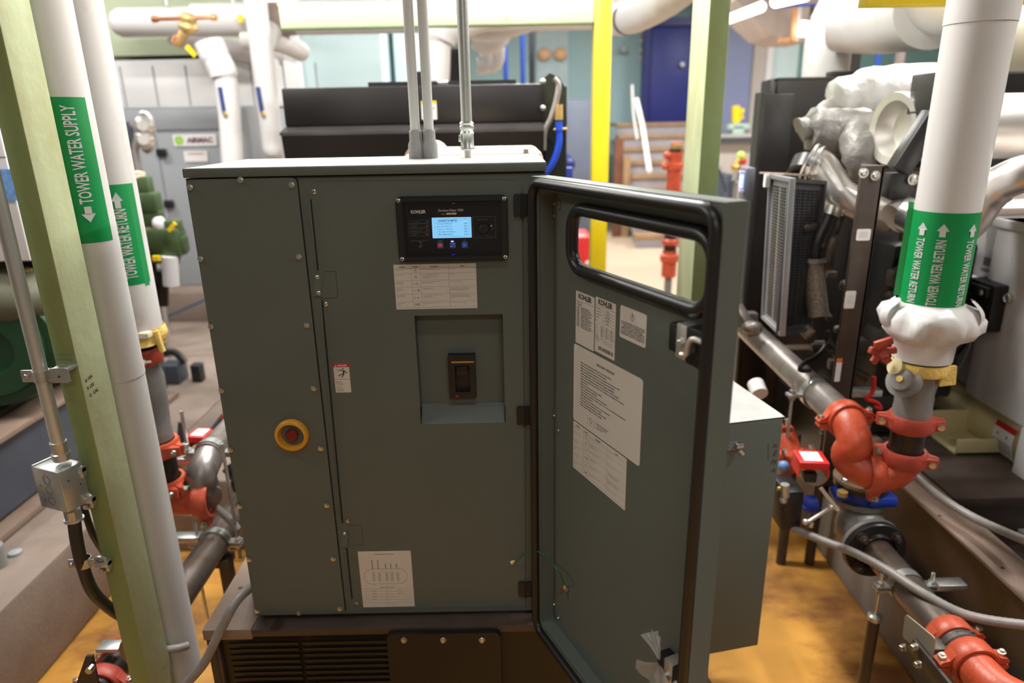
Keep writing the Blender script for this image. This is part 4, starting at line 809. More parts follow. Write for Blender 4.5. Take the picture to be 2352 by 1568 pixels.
coupling((cx2, C2[1]+.01, ze), (1, .1, 0), rp*.98, (0, .15, 1), 'orange coupling at the side mouth of the left elbow', 'red grooved pipe couplings', RED)
up0, up1 = V((cx2+.04, C2[1]+.05, ze+.06)), at(520, 985, 2.5)
XU = at(447, 1085, 2.02).x; ZU = at(447, 1085, 2.02).z
XU = -.985; a0 = atx(447, 1085, XU); a1 = atx(515, 1000, XU); ZU = (a0.z+a1.z)/2
pipe([(XU, a0.y+.10, ZU), (XU, 3.4, ZU)], .044, STEELL, 'steel_pipe', 'upper bare steel pipe running back along the left of the cabinet', group='bare steel pipes', smooth=0)
q = MB(STEELL); q.tube([(cx2+.01, C2[1]+.012, ze), (XU-.008, C2[1]+.045, ze+.012), (XU, a0.y+.04, ZU-.035), (XU, a0.y+.13, ZU)], .0455, n=20, smooth=6); solo(q, 'pipe_elbow', 'bare steel bend joining the left orange elbow to the upper steel pipe', 'pipe elbow', smooth=50)
h0 = atx(470, 1058, XU); hanger((XU, h0.y+.05, ZU), (0, 1, 0), .045, (.17, .15), (.42, .42), 'bright clamp with two rods round the upper left steel pipe')
q = MB(ZINC); p = at(430, 1072, h0.y); q.box((p.x-.05, h0.y+.03, p.z-.012), (p.x+.03, h0.y+.06, p.z+.012), .002); solo(q, 'strut_channel', 'short galvanised strut end left of the upper steel pipe', 'strut', 'short galvanised struts')
coupling((XU, atx(505, 985, XU).y+.2, ZU), (0, 1, 0), .045, (1, 0, .1), 'orange coupling far along the upper left steel pipe, beside the cabinet edge', 'red grooved pipe couplings', RED)
# lower left pipe
XLo = -.99; a0 = atx(425, 1370, XLo); a1 = atx(515, 1195, XLo); ZLo = (a0.z+a1.z)/2
pipe([(XLo-.01, 1.45, ZLo), (XLo, 1.5, ZLo), (XLo, 3.2, ZLo)], .046, STEELP, 'steel_pipe', 'lower brown steel pipe running back beside the orange floor on the left', group='bare steel pipes', smooth=0)
h1 = atx(490, 1215, XLo); hanger((XLo, h1.y, ZLo), (0, 1, 0), .046, (.36, .03), (.06, .30), 'dull clamp round the lower left steel pipe')
q = MB(ZINC); p = at(440, 1232, h1.y); q.box((p.x-.055, h1.y-.02, p.z-.012), (p.x+.03, h1.y+.02, p.z+.008), .002); solo(q, 'strut_channel', 'short galvanised strut left of the lower steel pipe', 'strut', 'short galvanised struts')
q = MB(ZINC); q.tube([at(440, 1165, h1.y), at(452, 1228, h1.y)], .005, n=8, smooth=0); solo(q, 'threaded_rod', 'thin threaded rod hanging under the left orange elbow', 'rod')
q = MB(GENB); f0 = atz(485, 1440, .02); q.bar((XLo+.03, 1.93, 0), (XLo+.03, 1.93, ZLo-.05), .035, .035, up=(0, 1, 0)); q.box((XLo-.02, 1.9, ZLo-.07), (XLo+.05, 1.96, ZLo-.045)); solo(q, 'pipe_stand', 'dark square pipe leg on the orange floor left of the skid', 'pipe support')
q = MB(GEN); p = V((XLo+.02, h1.y+.22, ZLo+.10)); q.lathe([(0, 0), (.05, 0), (.05, .04), (0, .04)], zmat((1, -.4, .3), p), 20); q.cyl(p, p+V((-.05, .02, .05)), .025); cl = solo(q, 'black_flange', 'small black flange behind the rods at the cabinet edge', 'flange')
pipe([at(480, 1152, 1.95), at(505, 1172, 1.95), at(530, 1196, 1.95), at(545, 1215, 1.95)], .013, FLEX, 'flexible_conduit', 'short grey conduit end beside the cabinet edge on the left', 'conduit')
# red tamper switch on the left
def tamper(o, ax, label, sz=(.075, .055, .08)):
    q = MB(BRED); M = frame(o, ax, (0, 0, 1)); w, h, d = sz; q.box((-w/2, h*.55, -d), (w/2, h, 0), .003, M); q.box((-w/2, 0, -d), (-w/2+.003, h*.6, 0), 0, M); q.box((w/2-.003, 0, -d), (w/2, h*.6, 0), 0, M); q.box((-w/2, 0, -d), (w/2, h*.6, -d+.004), 0, M)
    s_ = solo(q, 'tamper_switch', label, 'valve switch')
    q = MB(PAPERB); q.box((-w*.32, h+.0002, -d*.85), (w*.32, h+.001, -d*.15), 0, M); part(q, 'label', s_, 'white instruction label')
    q = MB(BRASS); q.box((-w*.3, h*.1, -d*.6), (w*.3, h*.35, -d*.4), .002, M); part(q, 'terminal_block', s_)
    q = MB(BLK); q.box((-w*.2, -h*.5, -d*.8), (w*.2, h*.1, -d*.2), .003, M); part(q, 'base', s_); return s_
VL = thing('butterfly_valve', 'blue and black lever valve with a red switch box beyond the left orange coupling', 'valve', at(470, 1060, 2.35))
def tamper_parts(o, ax, par, sz):
    M = frame(o, ax, (0, 0, 1)); w, h, d = sz
    q = MB(BRED); q.box((-w/2, h*.55, -d), (w/2, h, 0), .003, M); q.box((-w/2, 0, -d), (-w/2+.003, h*.6, 0), 0, M); q.box((w/2-.003, 0, -d), (w/2, h*.6, 0), 0, M); q.box((-w/2, 0, -d), (w/2, h*.6, -d+.004), 0, M); part(q, 'switch_box', par, 'red switch box')
    q = MB(PAPERB); q.box((-w*.32, h+.0002, -d*.85), (w*.32, h+.001, -d*.15), 0, M); part(q, 'label', par, 'white instruction label')
    q = MB(BRASS); q.box((-w*.3, h*.1, -d*.6), (w*.3, h*.35, -d*.4), .002, M); part(q, 'terminal_block', par)
tamper_parts(at(452, 1035, 2.25), V((1, -.1, 0)), VL, (.075, .055, .08))
q = MB(BLUV); q.cyl(at(478, 1022, 2.38), at(492, 1028, 2.38), .03); q.cyl((XU, 2.33, ZU+.03), (XU, 2.40, ZU+.03), .07, n=28); part(q, 'valve_body', VL, 'blue valve body')
q = MB(SLATE); a, b = at(415, 968, 2.3), at(418, 1045, 2.3); q.tube([a, b], [.010, .020], n=8, smooth=0); q.cyl(b, b-V((0, 0, .08)), .022); q.tube([b-V((0, 0, .05)), V((XU-.05, 2.34, ZU+.03))], .012, n=8, smooth=0); part(q, 'lever', VL, 'dark upright lever')
q = MB(ZINC); a, b = at(425, 1018, 2.05), at(438, 1065, 2.05); q.tube([a, b], .011, n=10, smooth=0); q.box((b.x-.03, b.y-.01, b.z-.02), (b.x+.04, b.y+.02, b.z), .003); solo(q, 'threaded_rod', 'pale thick rod and nut beside the left orange coupling', 'rod')
# EMT conduit with strap, box
YE = 1.335; EX = -.7335*YE
q = MB(CONDUIT); zt = at(133, 1030, YE).z; q.cyl((EX, YE, zt), (EX, YE, 3.4), .0138, n=24); EM = solo(q, 'steel_conduit', 'shiny steel conduit clipped to the left of the mint column', 'conduit')
q = MB(ZINC); q.lathe([(.0138, .046), (.0165, .045), (.0165, .038), (.0158, .036), (.0158, .020), (.0185, .018), (.0185, .010), (.017, .002), (0, 0)], Matrix.Translation((EX, YE, zt-.028)), 20); part(q, 'set_screw_connector', EM)
zs_ = at(100, 862, YE).z
q = MB(ZINC); q.lathe([(.0140, -.012), (.0156, -.012), (.0156, .012), (.0140, .012)], Matrix.Translation((EX, YE, zs_)), 24); q.box((EX-.040, YE-.004, zs_-.013), (EX-.012, YE+.001, zs_+.013), .001); q.box((EX+.012, YE-.004, zs_-.013), (EX+.028, YE, zs_+.013), .001)
q.prism([(0, -.014), (.030, -.014), (.036, -.012), (.036, .016), (.030, .018), (0, .018)], frame((EX+.026, YE-.005, zs_), (1, 0, 0), (0, 0, 1)), .004); q.box((EX+.026, YE-.004, zs_+.010), (EX+.062, 1.40, zs_+.016)); q.mat(INK); q.lathe([(.0022, 0), (0, 0)], zmat((0, -1, 0), (EX+.042, YE-.0095, zs_)), 12); SP = solo(q, 'conduit_strap', 'galvanised strap with beam clamp high on the left conduit', 'strap', 'conduit straps on the left column')
q = MB(SCREW); bolt(q, (EX-.029, YE-.004, zs_), (0, -1, 0), .006, .005, True, True); part(q, 'screw', SP)
# junction box, turned slightly
jp = at(118, 1122, 1.30); ja = math.radians(-22)
JM = Matrix.Translation((EX-.012, YE-.005, at(130, 1062, YE).z)) @ Matrix.Rotation(ja, 4, 'Z')
JB = thing('junction_box', 'grey square steel junction box with round knockouts at the foot of the left conduit', 'junction box', JM @ V((0, 0, -.1)))
q = MB(ZINC); q.box((-.040, -.026, -.100), (.040, .030, -.002), .003, JM); part(q, 'box', JB)
q = MB(ZINC); q.box((-.046, -.024, -.102), (-.040, .032, 0), .001, JM); part(q, 'cover_plate', JB)
K = mat('knockout_groove', (.12, .125, .12), .6)
for k, z in enumerate((-.027, -.052, -.077)):
    q = MB(K); M = JM @ frame((.0-.002, -.0262, z), (1, 0, 0), (0, 0, 1)); R_ = (.0125, .0105, .0105)[k]; q.lathe([(R_, 0), (R_-.0009, .0003)], M, 28)
    if k == 0: q.lathe([(.0088, 0), (.008, .0003)], M, 28)
    part(q, 'knockout', JB)
q = MB(INK); 
for x, z in ((-.028, -.045), (-.025, -.080)): q.lathe([(.0018, 0), (0, .0002)], JM @ frame((x, -.0264, z), (1, 0, 0), (0, 0, 1)), 10)
for y, z in ((-.008, -.03), (.015, -.05)): q.lathe([(.0018, 0), (0, .0002)], JM @ frame((.0404, y, z), (0, 1, 0), (0, 0, 1)), 10)
part(q, 'screw_holes', JB, kind='stuff')
def beamclamp(p, label, s=1.0):
    q = MB(ZINC); M = Matrix.Translation(p) @ Matrix.Scale(s, 4)
    q.tube([(M @ V(v)) for v in ((-.014, 0, .008), (-.008, 0, .014), (.006, 0, .014), (.012, 0, .006))], .005*s, n=8); q.box((-.012, -.010, -.004), (.018, .010, .008), .002, M); q.box((.010, -.008, -.016), (.018, .008, .010), .002, M); q.cyl(M @ V((.002, -.0, -.004)), M @ V((.002, 0, -.022)), .0055*s, n=8); q.cyl(M @ V((.002, -.012, -.012)), M @ V((.002, -.004, -.012)), .006*s, n=8)
    return solo(q, 'beam_clamp', label, 'clamp', 'beam clamps on the left column')
beamclamp(at(175, 1080, 1.34), 'small steel beam clamp holding the junction box, the upper one'); beamclamp(at(198, 1148, 1.34), 'small steel beam clamp just below and right of the junction box corner')
# black flex
fa = at(170, 1190, 1.33)
fp = [fa, at(176, 1240, 1.33), at(190, 1300, 1.34), at(215, 1360, 1.37), at(262, 1404, 1.44), at(310, 1440, 1.60), at(370, 1472, 1.74), at(415, 1494, 1.68)]
pipe(fp[:5]+[at(300, 1425, 1.52)], .0135, BFLEX, 'flexible_conduit', 'thick black flexible conduit curving down from the junction box', 'conduit')
pipe([V((C1[0]-.078, C1[1]-.02, at(400, 1466, 1.5).z)), V((C1[0]-.05, C1[1]-.072, at(400, 1480, 1.48).z)), V((C1[0], C1[1]-.088, at(425, 1490, 1.47).z)), V((C1[0]+.055, C1[1]-.076, at(450, 1494, 1.47).z)), V((C1[0]+.078, C1[1]-.055, at(460, 1488, 1.49).z))], .0105, FLEX, 'flexible_conduit', 'grey-brown hose end curling round the foot of the left supply pipe', 'conduit')
pipe([at(190, 1155, 1.42), at(200, 1190, 1.42), at(215, 1230, 1.44), at(240, 1270, 1.50)], .008, BFLEX, 'flexible_conduit', 'thinner dark conduit tucked behind the left column edge', 'conduit')
q = MB(ZINC); q.cyl(fa+V((0, 0, .022)), fa, .017, n=8); q.cyl(fa, fa-V((0, 0, .004)), .020, n=20); solo(q, 'cable_connector', 'steel connector under the junction box', 'conduit fitting')
zs2 = at(200, 1294, 1.335).z; px_ = at(190, 1294, 1.335).x
q = MB(ZINC); q.lathe([(.0140, -.011), (.0155, -.011), (.0155, .011), (.0140, .011)], Matrix.Translation((px_, 1.342, zs2)), 24); q.box((px_-.034, 1.335, zs2-.011), (px_-.012, 1.338, zs2+.011), .001); q.box((px_+.012, 1.335, zs2-.011), (px_+.030, 1.338, zs2+.011), .001)
SP2 = solo(q, 'conduit_strap', 'galvanised strap gripping the black flexible conduit low on the left column', 'strap', 'conduit straps on the left column'); q = MB(SCREW); bolt(q, (px_-.024, 1.334, zs2), (0, -1, 0), .005, .005, True, True); part(q, 'screw', SP2)
beamclamp(at(234, 1294, 1.34), 'steel beam clamp beside the strap low on the left column', 1.05)
# corner fitting at bottom left
cb = at(262, 1535, 1.62)
q = MB(DPIPE); q.cyl(cb+V((-.0, .05, .0)), cb+V((.0, -.09, 0)), .045); solo(q, 'check_valve', 'dark valve body between the red couplings at the bottom left', 'valve')
coupling(cb+V((.0, .045, .0)), (0, 1, 0), .046, (1, 0, .25), 'red coupling half hidden behind the column at the bottom left', 'red grooved pipe couplings', DRED, k=.9)
coupling(cb+V((-.0, -.055, -.005)), (0, 1, 0), .050, (1, 0, .0), 'red coupling cut by the bottom left frame edge', 'red grooved pipe couplings', DRED, k=.9)
q = MB(GENB); q.prism([(a, b) for a, b in ((0, 0), (.035, .07), (.05, .07), (.045, -.04), (0, -.04))], frame(at(180, 1560, 1.25), (1, 0, 0), (0, 0, 1)), .006); q.mat(SCREW); p = at(212, 1530, 1.24); q.cyl(p, p+V((0, -.015, 0)), .008, n=8); solo(q, 'valve_bracket', 'dark steel bracket plate at the bottom left corner', 'bracket')
q = MB(ZINC); p = at(254, 1484, 1.62); q.box(p-V((.032, .02, .007)), p+V((.032, .02, .007)), .002); solo(q, 'strut_channel', 'pale strut end on the orange floor left of the column foot', 'strut', 'short galvanised struts')
# grey flexible conduit from the skid corner
pipe([at(430, 1568, 1.30), at(470, 1520, 1.30), at(505, 1450, 1.31), at(540, 1385, 1.34), at(575, 1350, 1.42), at(600, 1335, 1.6)], .0105, FLEX, 'flexible_conduit', 'grey ribbed conduit crossing the skid corner below the cabinet', 'conduit', smooth=10, ribn=110, rib=.07, n=12)
# concrete pad things
q = MB(GCAB); p = atz(36, 1272, .35); q.lathe([(.022, 0), (.022, .010), (.018, .012), (0, .012)], Matrix.Translation((p.x, p.y, .35)), 16); solo(q, 'anchor_cap', 'small round grey cap on the left concrete pad', 'bolt cap')
q = MB(GREYV); p = atz(-8, 1300, .35); q.cyl((p.x, p.y, .35), (p.x, p.y, .43), .035); solo(q, 'pipe_stub', 'grey round stub at the left frame edge on the pad', 'pipe stub')
# left generator: steel rails, green alternator, white enclosure
XS = -1.95
def railpt(x, y, X): return atx(x, y, X)
t0 = atx(0, 1010, XS); t1 = atx(160, 882, XS); zr = (t0.z+t1.z)/2; zb_ = atx(60, 1310, XS+.02).z; zb_ = .37
q = MB(SLATE); q.box((XS-.02, 1.0, zb_+.03), (XS, 3.6, zr-.02)); RL = thing('machine_rail', 'slate blue steel beam carrying the green machine at the left edge', 'steel beam', (XS, 2, zb_))
part(q, 'web', RL)
q = MB(SKIDT); q.box((XS-.10, 1.0, zr-.022), (XS+.035, 3.6, zr), .003); q.box((XS-.10, 1.0, zb_-.015), (XS+.06, 3.6, zb_+.012), .003); part(q, 'flanges', RL, 'dusty tan flanges')
q = MB(GENB); q.box((XS-1.2, 2.35, zr-.02), (XS-.11, 3.6, zr+.02)); solo(q, 'machine_deck', 'dark deck plate under the green machine', 'machine base')
GA = thing('green_machine', 'dark green round machine with brass fittings under a white cabinet, left edge', 'machine', (-2.4, 2.6, zr+.02))
gc = at(-20, 800, 2.5); q = MB(GMACH); Mg = zmat((0.25, -1, 0), gc+V((0, .0, 0))); R_ = at(-20, 660, 2.5).z-gc.z
q.lathe([(0, .02), (R_*.35, .02), (R_*.4, .05), (R_*.75, .05), (R_*.8, .02), (R_*.96, .02), (R_, -.02), (R_, -.9), (0, -.9)], Mg, 40); part(q, 'alternator_housing', GA)
q = MB(mat('dusty_olive', (.10, .10, .06), .6, var=.2)); p = at(40, 680, 2.6); q.sph(p, .16, (1, 1, .7)); q.box((p.x-.3, 2.6, p.z-.1), (p.x+.12, 3.2, p.z+.05), .03); part(q, 'cowl', GA)
q = MB(GEN); q.box((-2.7, 2.9, zr+.02), (-2.0, 3.5, at(50, 600, 2.9).z)); part(q, 'engine_block', GA)
q = MB(BRASS); q.cyl(at(60, 618, 2.6), at(66, 640, 2.6), .02); q.sph(at(58, 650, 2.6), .022, n=8); part(q, 'fitting', GA)
q = MB(mat('red_wire', (.4, .02, .02), .5)); q.tube([at(-5, 622, 2.6), at(30, 618, 2.6), at(58, 622, 2.6)], .005, n=6); part(q, 'red_wire', GA)
q = MB(WCAB); zc0, zc1 = at(30, 600, 2.5).z, at(20, 340, 2.5).z; xr = at(68, 590, 2.5).x; q.box((xr-.9, 2.5, zc0), (xr, 3.3, 2.0), .006); q.mat(SEAM); q.box((xr-.9, 2.498, at(10, 362, 2.5).z), (xr, 2.5, at(10, 362, 2.5).z+.003)); WB = solo(q, 'control_enclosure', 'white steel enclosure with a blue label behind the left conduit', 'enclosure')
q = MB(mat('blue_label', (.18, .36, .75), .5, var=.3, scale=40)); a, b = at(-20, 462, 2.49), at(34, 388, 2.49); q.box((a.x, 2.492, a.z), (b.x, 2.496, b.z)); q.mat(PAPERB); q.box((a.x, 2.490, a.z+.01), (a.x+.04, 2.492, b.z-.02)); part(q, 'label', WB, 'blue and white label')
# ================================================================== enclosure beside the open door
tr, tl_ = atz(1803, 958, 1.05), atz(1682, 972, 1.05); bk = atz(1685, 885, 1.05)
fd = (tr-tl_).normalized(); bd = V((-fd.y, fd.x, 0)); zbt = at(1742, 1482, tr.y).z
EM_ = frame(tr, fd, (0, 0, 1)); W_ = .30; Hh = tr.z-zbt
EB = thing('electrical_enclosure', 'grey-green steel box with scuffed top and marker writing behind the open door', 'electrical enclosure', tr+V((-.15, .1, -Hh)))
q = MB(CABG); q.box((-W_, -Hh, -.30), (0, 0, -.012), .002, EM_); q.box((-W_+.002, -Hh+.002, -.010), (-.004, -.003, 0), .002, EM_)
q.mat(SEAM); q.box((-W_+.001, -Hh+.001, -.0125), (-.001, -.001, -.0095), 0, EM_); part(q, 'box', EB)
q = MB(mat('scuffed_lit_top', (.42, .41, .39), .38, .1, var=.12, scale=12, stain=(.20, .15, .11), samt=.6, sscale=14, slo=.6, shi=.7)); q.box((-W_+.001, .0002, -.299), (-.0005, .0018, -.0005), 0, EM_); q.box((-.0012, -Hh, -.29), (.0008, .0018, -.013), 0, EM_); part(q, 'top_sheet', EB, 'scuffed top sheet painted pale as if lit')  # scuffs over a pale base that paints the light falling on the top
def E_(x, y): p = onp(x, y, tr, EM_.to_3x3() @ V((0, 0, 1))); l = EM_.inverted() @ p; return l.x, l.y
u, v = E_(1690, 1022); q = MB(mat('patterned_steel', (.25, .27, .28), .35, .7, var=.5, scale=200)); q.box((u-.03, v-.012, 0), (u+.004, v+.012, .005), .001, EM_); q.mat(SILM); q.box((u-.004, v-.006, .004), (u+.018, v+.006, .012), .002, EM_); q.tube([EM_ @ V((u+.006, v-.010, .010)), EM_ @ V((u+.016, v-.022, .014))], .0045, n=8, smooth=0); part(q, 'draw_latch', EB, 'bright steel draw latch')
q = MB(INK)
for ch, x, y, h in (('"', 1788, 995, .010), ('III', 1780, 1023, .012), ('E', 1781, 1040, .016), ('M', 1777, 1060, .014), ('A', 1777, 1079, .014)):
    u, v = E_(x, y); q.text(ch, EM_ @ Matrix.Translation((u, v, .0008)) @ Matrix.Rotation(-.25, 4, 'Z'), 0, -h/2, h, None, -.012, 'c')
a, b = E_(1765, 1018), E_(1764, 1055); q.line(*a, *b, .0012, EM_, .0008); part(q, 'marker_writing', EB, 'handwritten marker letters running down the right edge')
q = MB(GENB); q.box((-W_+.03, -Hh-.30, -.26), (-.05, -Hh-.27, -.05), 0, EM_)
for x in (-W_+.05, -.09): q.box((x, -zbt-Hh+.001, -.2), (x+.03, -Hh, -.17), 0, EM_)
part(q, 'stand', EB, 'steel stand legs')
# ================================================================== right tower water pipe and fittings
C3 = (1.165, 1.83); R3 = .0775; YQ = 1.76
zL0, zL1 = at(2150, 715, YQ).z, at(2175, 490, YQ).z
q = MB(PVC); n = 48; zt0 = at(2240, 45, YQ).z
q.cyl((*C3, zL0+.02), (*C3, zt0), R3, n=n); q.cyl((*C3, zt0-.002), (*C3, 4.5), R3+.002, n=n)
P3 = solo(q, 'insulated_pipe', 'white jacketed tower water return pipe ending in a crumpled cover on the right', 'insulated pipe', 'white jacketed tower water pipes', smooth=60)
L = zL1-zL0; zt_ = at(2178, 552, YQ).z; zb_ = at(2150, 703, YQ).z; za_ = at(2180, 545, YQ).z
ce = -math.atan2(C3[0], C3[1])
pipe_label(C3, R3, zL0, zL1, -2.2, 1.0, [('TOWER WATER RETURN', ce+.14, zb_, .023, zt_-zb_, 1, (za_, .034, 1)), ('TOWER WATER RETURN', ce-.80, zt_+.001, .023, zt_-zb_, -1, (za_, .034, 1)), ('TOWER WATER RETURN', ce+.80, zt_, .023, zt_-zb_, -1, (za_, .034, 1))], 'pipe_marker', P3, flap=(ce-1.42, -.45+math.pi, .016, .02, .018))
# crumpled jacket elbow
q = MB(PVC); n = 56; prof = [(zL0+.03, R3), (zL0+.012, R3*1.0), (zL0+.004, R3*1.10), (zL0-.012, R3*1.45), (zL0-.035, R3*1.60), (zL0-.065, R3*1.58), (zL0-.085, R3*1.36), (zL0-.098, R3*1.10), (zL0-.108, R3*1.02), (zL0-.155, R3*.99)]
pts = []; f = []
for j, (z, r) in enumerate(prof):
    for i in range(n):
        a = 2*math.pi*i/n; w = max(0, min(1, (r/R3-1.0)/.5))
        d = 1+w*(.10*math.sin(3*a+j*.35+.6)+.05*math.sin(7*a+j)+.03*math.sin(13*a-j*1.3)); 
        for (ac, jc, am) in ((-.95, 4, -.16), (-.40, 5, -.20), (-1.45, 3, -.08)): d += am*math.exp(-((math.atan2(math.sin(a-math.pi/2-ac-math.pi), math.cos(a-math.pi/2-ac-math.pi)))/.20)**2-((j-jc)/1.3)**2)
        pts.append((C3[0]+.0+r*d*math.cos(a), C3[1]+r*d*math.sin(a), z))
for j in range(len(prof)-1):
    for i in range(n): f.append((j*n+i, j*n+(i+1) % n, (j+1)*n+(i+1) % n, (j+1)*n+i))
q.geo(pts, f); cj = part(q, 'crumpled_cover', P3, 'bulging crumpled plastic cover', smooth=70)
for (ai, sg) in ((math.radians(188), 1), (math.radians(-38), -1)):        # lifted flaps at both sides
    q = MB(PVC); pts = []; f = []; m = 12
    for i in range(m+1):
        t = i/m; zz = zL0+.022-.11*t; aa = ai; bulge = (.012 if sg > 0 else .005)*math.sin(math.pi*t)**.6+.003
        for k, (dr, da) in enumerate(((bulge*.6, 0), (bulge+.005, .16*sg), (bulge*.4, .38*sg))):
            rr_ = R3*(1.02+.50*math.sin(math.pi*min(1, t*.9+.1)))+dr; pts.append((C3[0]+rr_*math.cos(aa-da), C3[1]+rr_*math.sin(aa-da), zz))
    for i in range(m): f += [(i*3, i*3+1, i*3+4, i*3+3), (i*3+1, i*3+2, i*3+5, i*3+4)]
    q.geo(pts, f); part(q, 'lifted_flap', P3, 'lifted edge of the plastic cover', smooth=70)
zC = at(2110, 858, YQ).z
q = MB(CLOTH); q.lathe([(R3*.93, .012), (R3*.97, 0), (R3*.92, -.022), (R3*.85, -.026)], Matrix.Translation((*C3, zC+.005)), 36); p = V((C3[0]+.05, C3[1]-.045, zC)); q.bar(p+V((0, 0, .01)), p+V((.006, 0, -.045)), .045, .012, up=(0, 1, 0)); part(q, 'insulation_wrap', P3, 'yellow fibreglass edge')
z1, z2, z3, z4, zE = [at(x, y, 1.80).z for x, y in ((2098, 880), (2085, 962), (2082, 978), (2072, 1058), (2062, 1092))]
rq = .050
q = MB(CAST); q.lathe([(rq, 0), (rq*1.03, .0), (rq*1.03, .02), (rq*1.0, .03), (rq*1.02, .06), (rq*.98, .07), (rq*1.06, .10), (rq*1.02, zC-z2+.01), (0, zC-z2+.01)], Matrix.Translation((*C3, z2)), 32)
d = V((-.72, -.45, .42)).normalized(); p = V((*C3, z2+.085)); q.cyl(p, p+d*.085, .036, .032); yb = solo(q, 'strainer_valve', 'grey cast Y-shaped valve body beneath the crumpled white cover', 'valve', smooth=50)
q = MB(CAST); q.lathe([(.048, 0), (.048, .012), (.034, .014), (.03, .03), (0, .032)], zmat(d, p+d*.075), 28); part(q, 'side_flange', yb)
q = MB(CREAM); q.cyl(p+V((-.05, -.01, .06)), p+V((-.085, -.02, .075)), .024); part(q, 'yellow_collar', yb, 'cream-yellow collar'); q = MB(BRASS); q.cyl(p+d*.10, p+d*.112, .009); part(q, 'brass_plug', yb)
q = MB(DRED); hp = at(2022, 808, 1.80); pts = []
for k in range(5): a = 2*math.pi*k/5+.3; q.bar(hp, hp+V((math.cos(a)*.040, -.012, math.sin(a)*.034)), .020, .014, up=(0, 1, 0), bev=.004)
q.cyl(hp+V((0, -.015, 0)), hp+V((.03, .02, -.03)), .012); q.bar(hp+V((-.028, -.014, .024)), hp+V((.02, -.016, .04)), .016, .022, up=(0, 0, 1), bev=.005); part(q, 'hand_wheel', yb, 'dull red hand wheel')
coupling((*C3, z3), (0, 0, 1), rq, (.94, -.34, .0), 'red coupling under the grey valve on the right pipe', 'red grooved pipe couplings', DRED, green=False)
q = MB(DPIPE); q.cyl((*C3, z4-.02), (*C3, z3-.02), rq*.93); solo(q, 'pipe_nipple', 'short dark steel pipe between the two red couplings on the right', 'pipe')
coupling((*C3, z4), (0, 0, 1), rq, (.80, -.60, 0), 'red coupling with green-tipped bolts on top of the right elbow', 'red grooved pipe couplings', DRED)
zE -= .018; XT, = (1.045,)
pipe(elbowpts((*C3, z4-.02), (*C3, zE), (XT+.045, C3[1]+.012, zE), .066), rq, RED, 'pipe_elbow', 'rounded orange elbow at the foot of the right return pipe', 'pipe elbow', smooth=0)
coupling((XT+.05, C3[1]+.02, zE), (1, -.15, 0), rq*.98, (0, .2, 1), 'orange coupling between the two orange elbows on the right', 'red grooved pipe couplings', RED, k=.9)
XP = 1.035; b0 = atx(1945, 985, XP); b1 = atx(1735, 752, XP); ZP = at(1950, 985, 2.0).z; ZP = (b0.z*2+b1.z)/3
pj = V((XP, b0.y+.02, ZP)); q = MB(RED); q.tube([(XT+.05, C3[1]+.02, zE), (XT+.01, C3[1]+.035, zE+.010), (XP-.005, C3[1]+.06, zE+.04), (XP, pj.y-.075, ZP-.045), (XP, pj.y-.03, ZP-.006), (XP, pj.y, ZP)], rq, n=24, smooth=6); solo(q, 'pipe_elbow', 'long orange bend joining the right elbow to the steel pipe', 'pipe elbow', smooth=50)
coupling(pj, (0, 1, 0), rq*.98, (1, 0, .12), 'orange coupling where the long bend meets the steel pipe', 'red grooved pipe couplings', RED)
be = atx(1712, 728, XP); pipe([(XP, pj.y, ZP), (XP, 2.9, ZP+.02), (XP-.0, 3.3, ZP+.03)], .049, STEELL, 'steel_pipe', 'upper steel pipe running back behind the open door on the right', group='bare steel pipes', smooth=0)
q = MB(STEELL); g = at(1712, 735, 2.75); q.bar(at(1690, 700, 2.7), at(1735, 770, 2.6), .05, .03, bev=.008); q.box(g-V((.04, .02, .03)), g+V((.05, .03, .035)), .012); q.sph(at(1728, 752, 2.6), .035, (1.2, 1, .8)); solo(q, 'pipe_clamp_joint', 'brownish jointed pipe fitting just right of the door edge', 'pipe fitting')
q = MB(ZINC); hb = atx(1872, 928, XP); q.lathe([(.0500, -.016), (.0535, -.016), (.0535, .016), (.0500, .016)], zmat((0, 1, 0), (XP, hb.y, ZP)), 32); q.box((XP-.10, hb.y-.015, ZP-.008), (XP-.05, hb.y+.015, ZP+.003), .001); q.box((XP+.05, hb.y-.015, ZP-.008), (XP+.10, hb.y+.015, ZP+.003), .001)
hg = solo(q, 'pipe_hanger', 'bright clamp with two long rods round the upper right steel pipe', 'pipe hanger', 'pipe hanger clamps')
for sx in (-.082, .082):
    q = MB(ZINC); q.tube([(XP+sx, hb.y, ZP+.05), (XP+sx, hb.y, ZP-.26)], .0055, n=8, smooth=0, ribn=60, rib=.14)
    for dz in (.004, -.02): q.lathe([(.012, 0), (.012, .011), (0, .011)], Matrix.Translation((XP+sx, hb.y, ZP+dz)), 6)
    part(q, 'threaded_rod', hg)
q = MB(ZINC); q.box((XP+.095, hb.y-.012, ZP-.012), (XP+.22, hb.y+.03, ZP+.012), .002); solo(q, 'strut_channel', 'pale strut channel pointing right from the upper right clamp', 'strut', 'short galvanised struts')
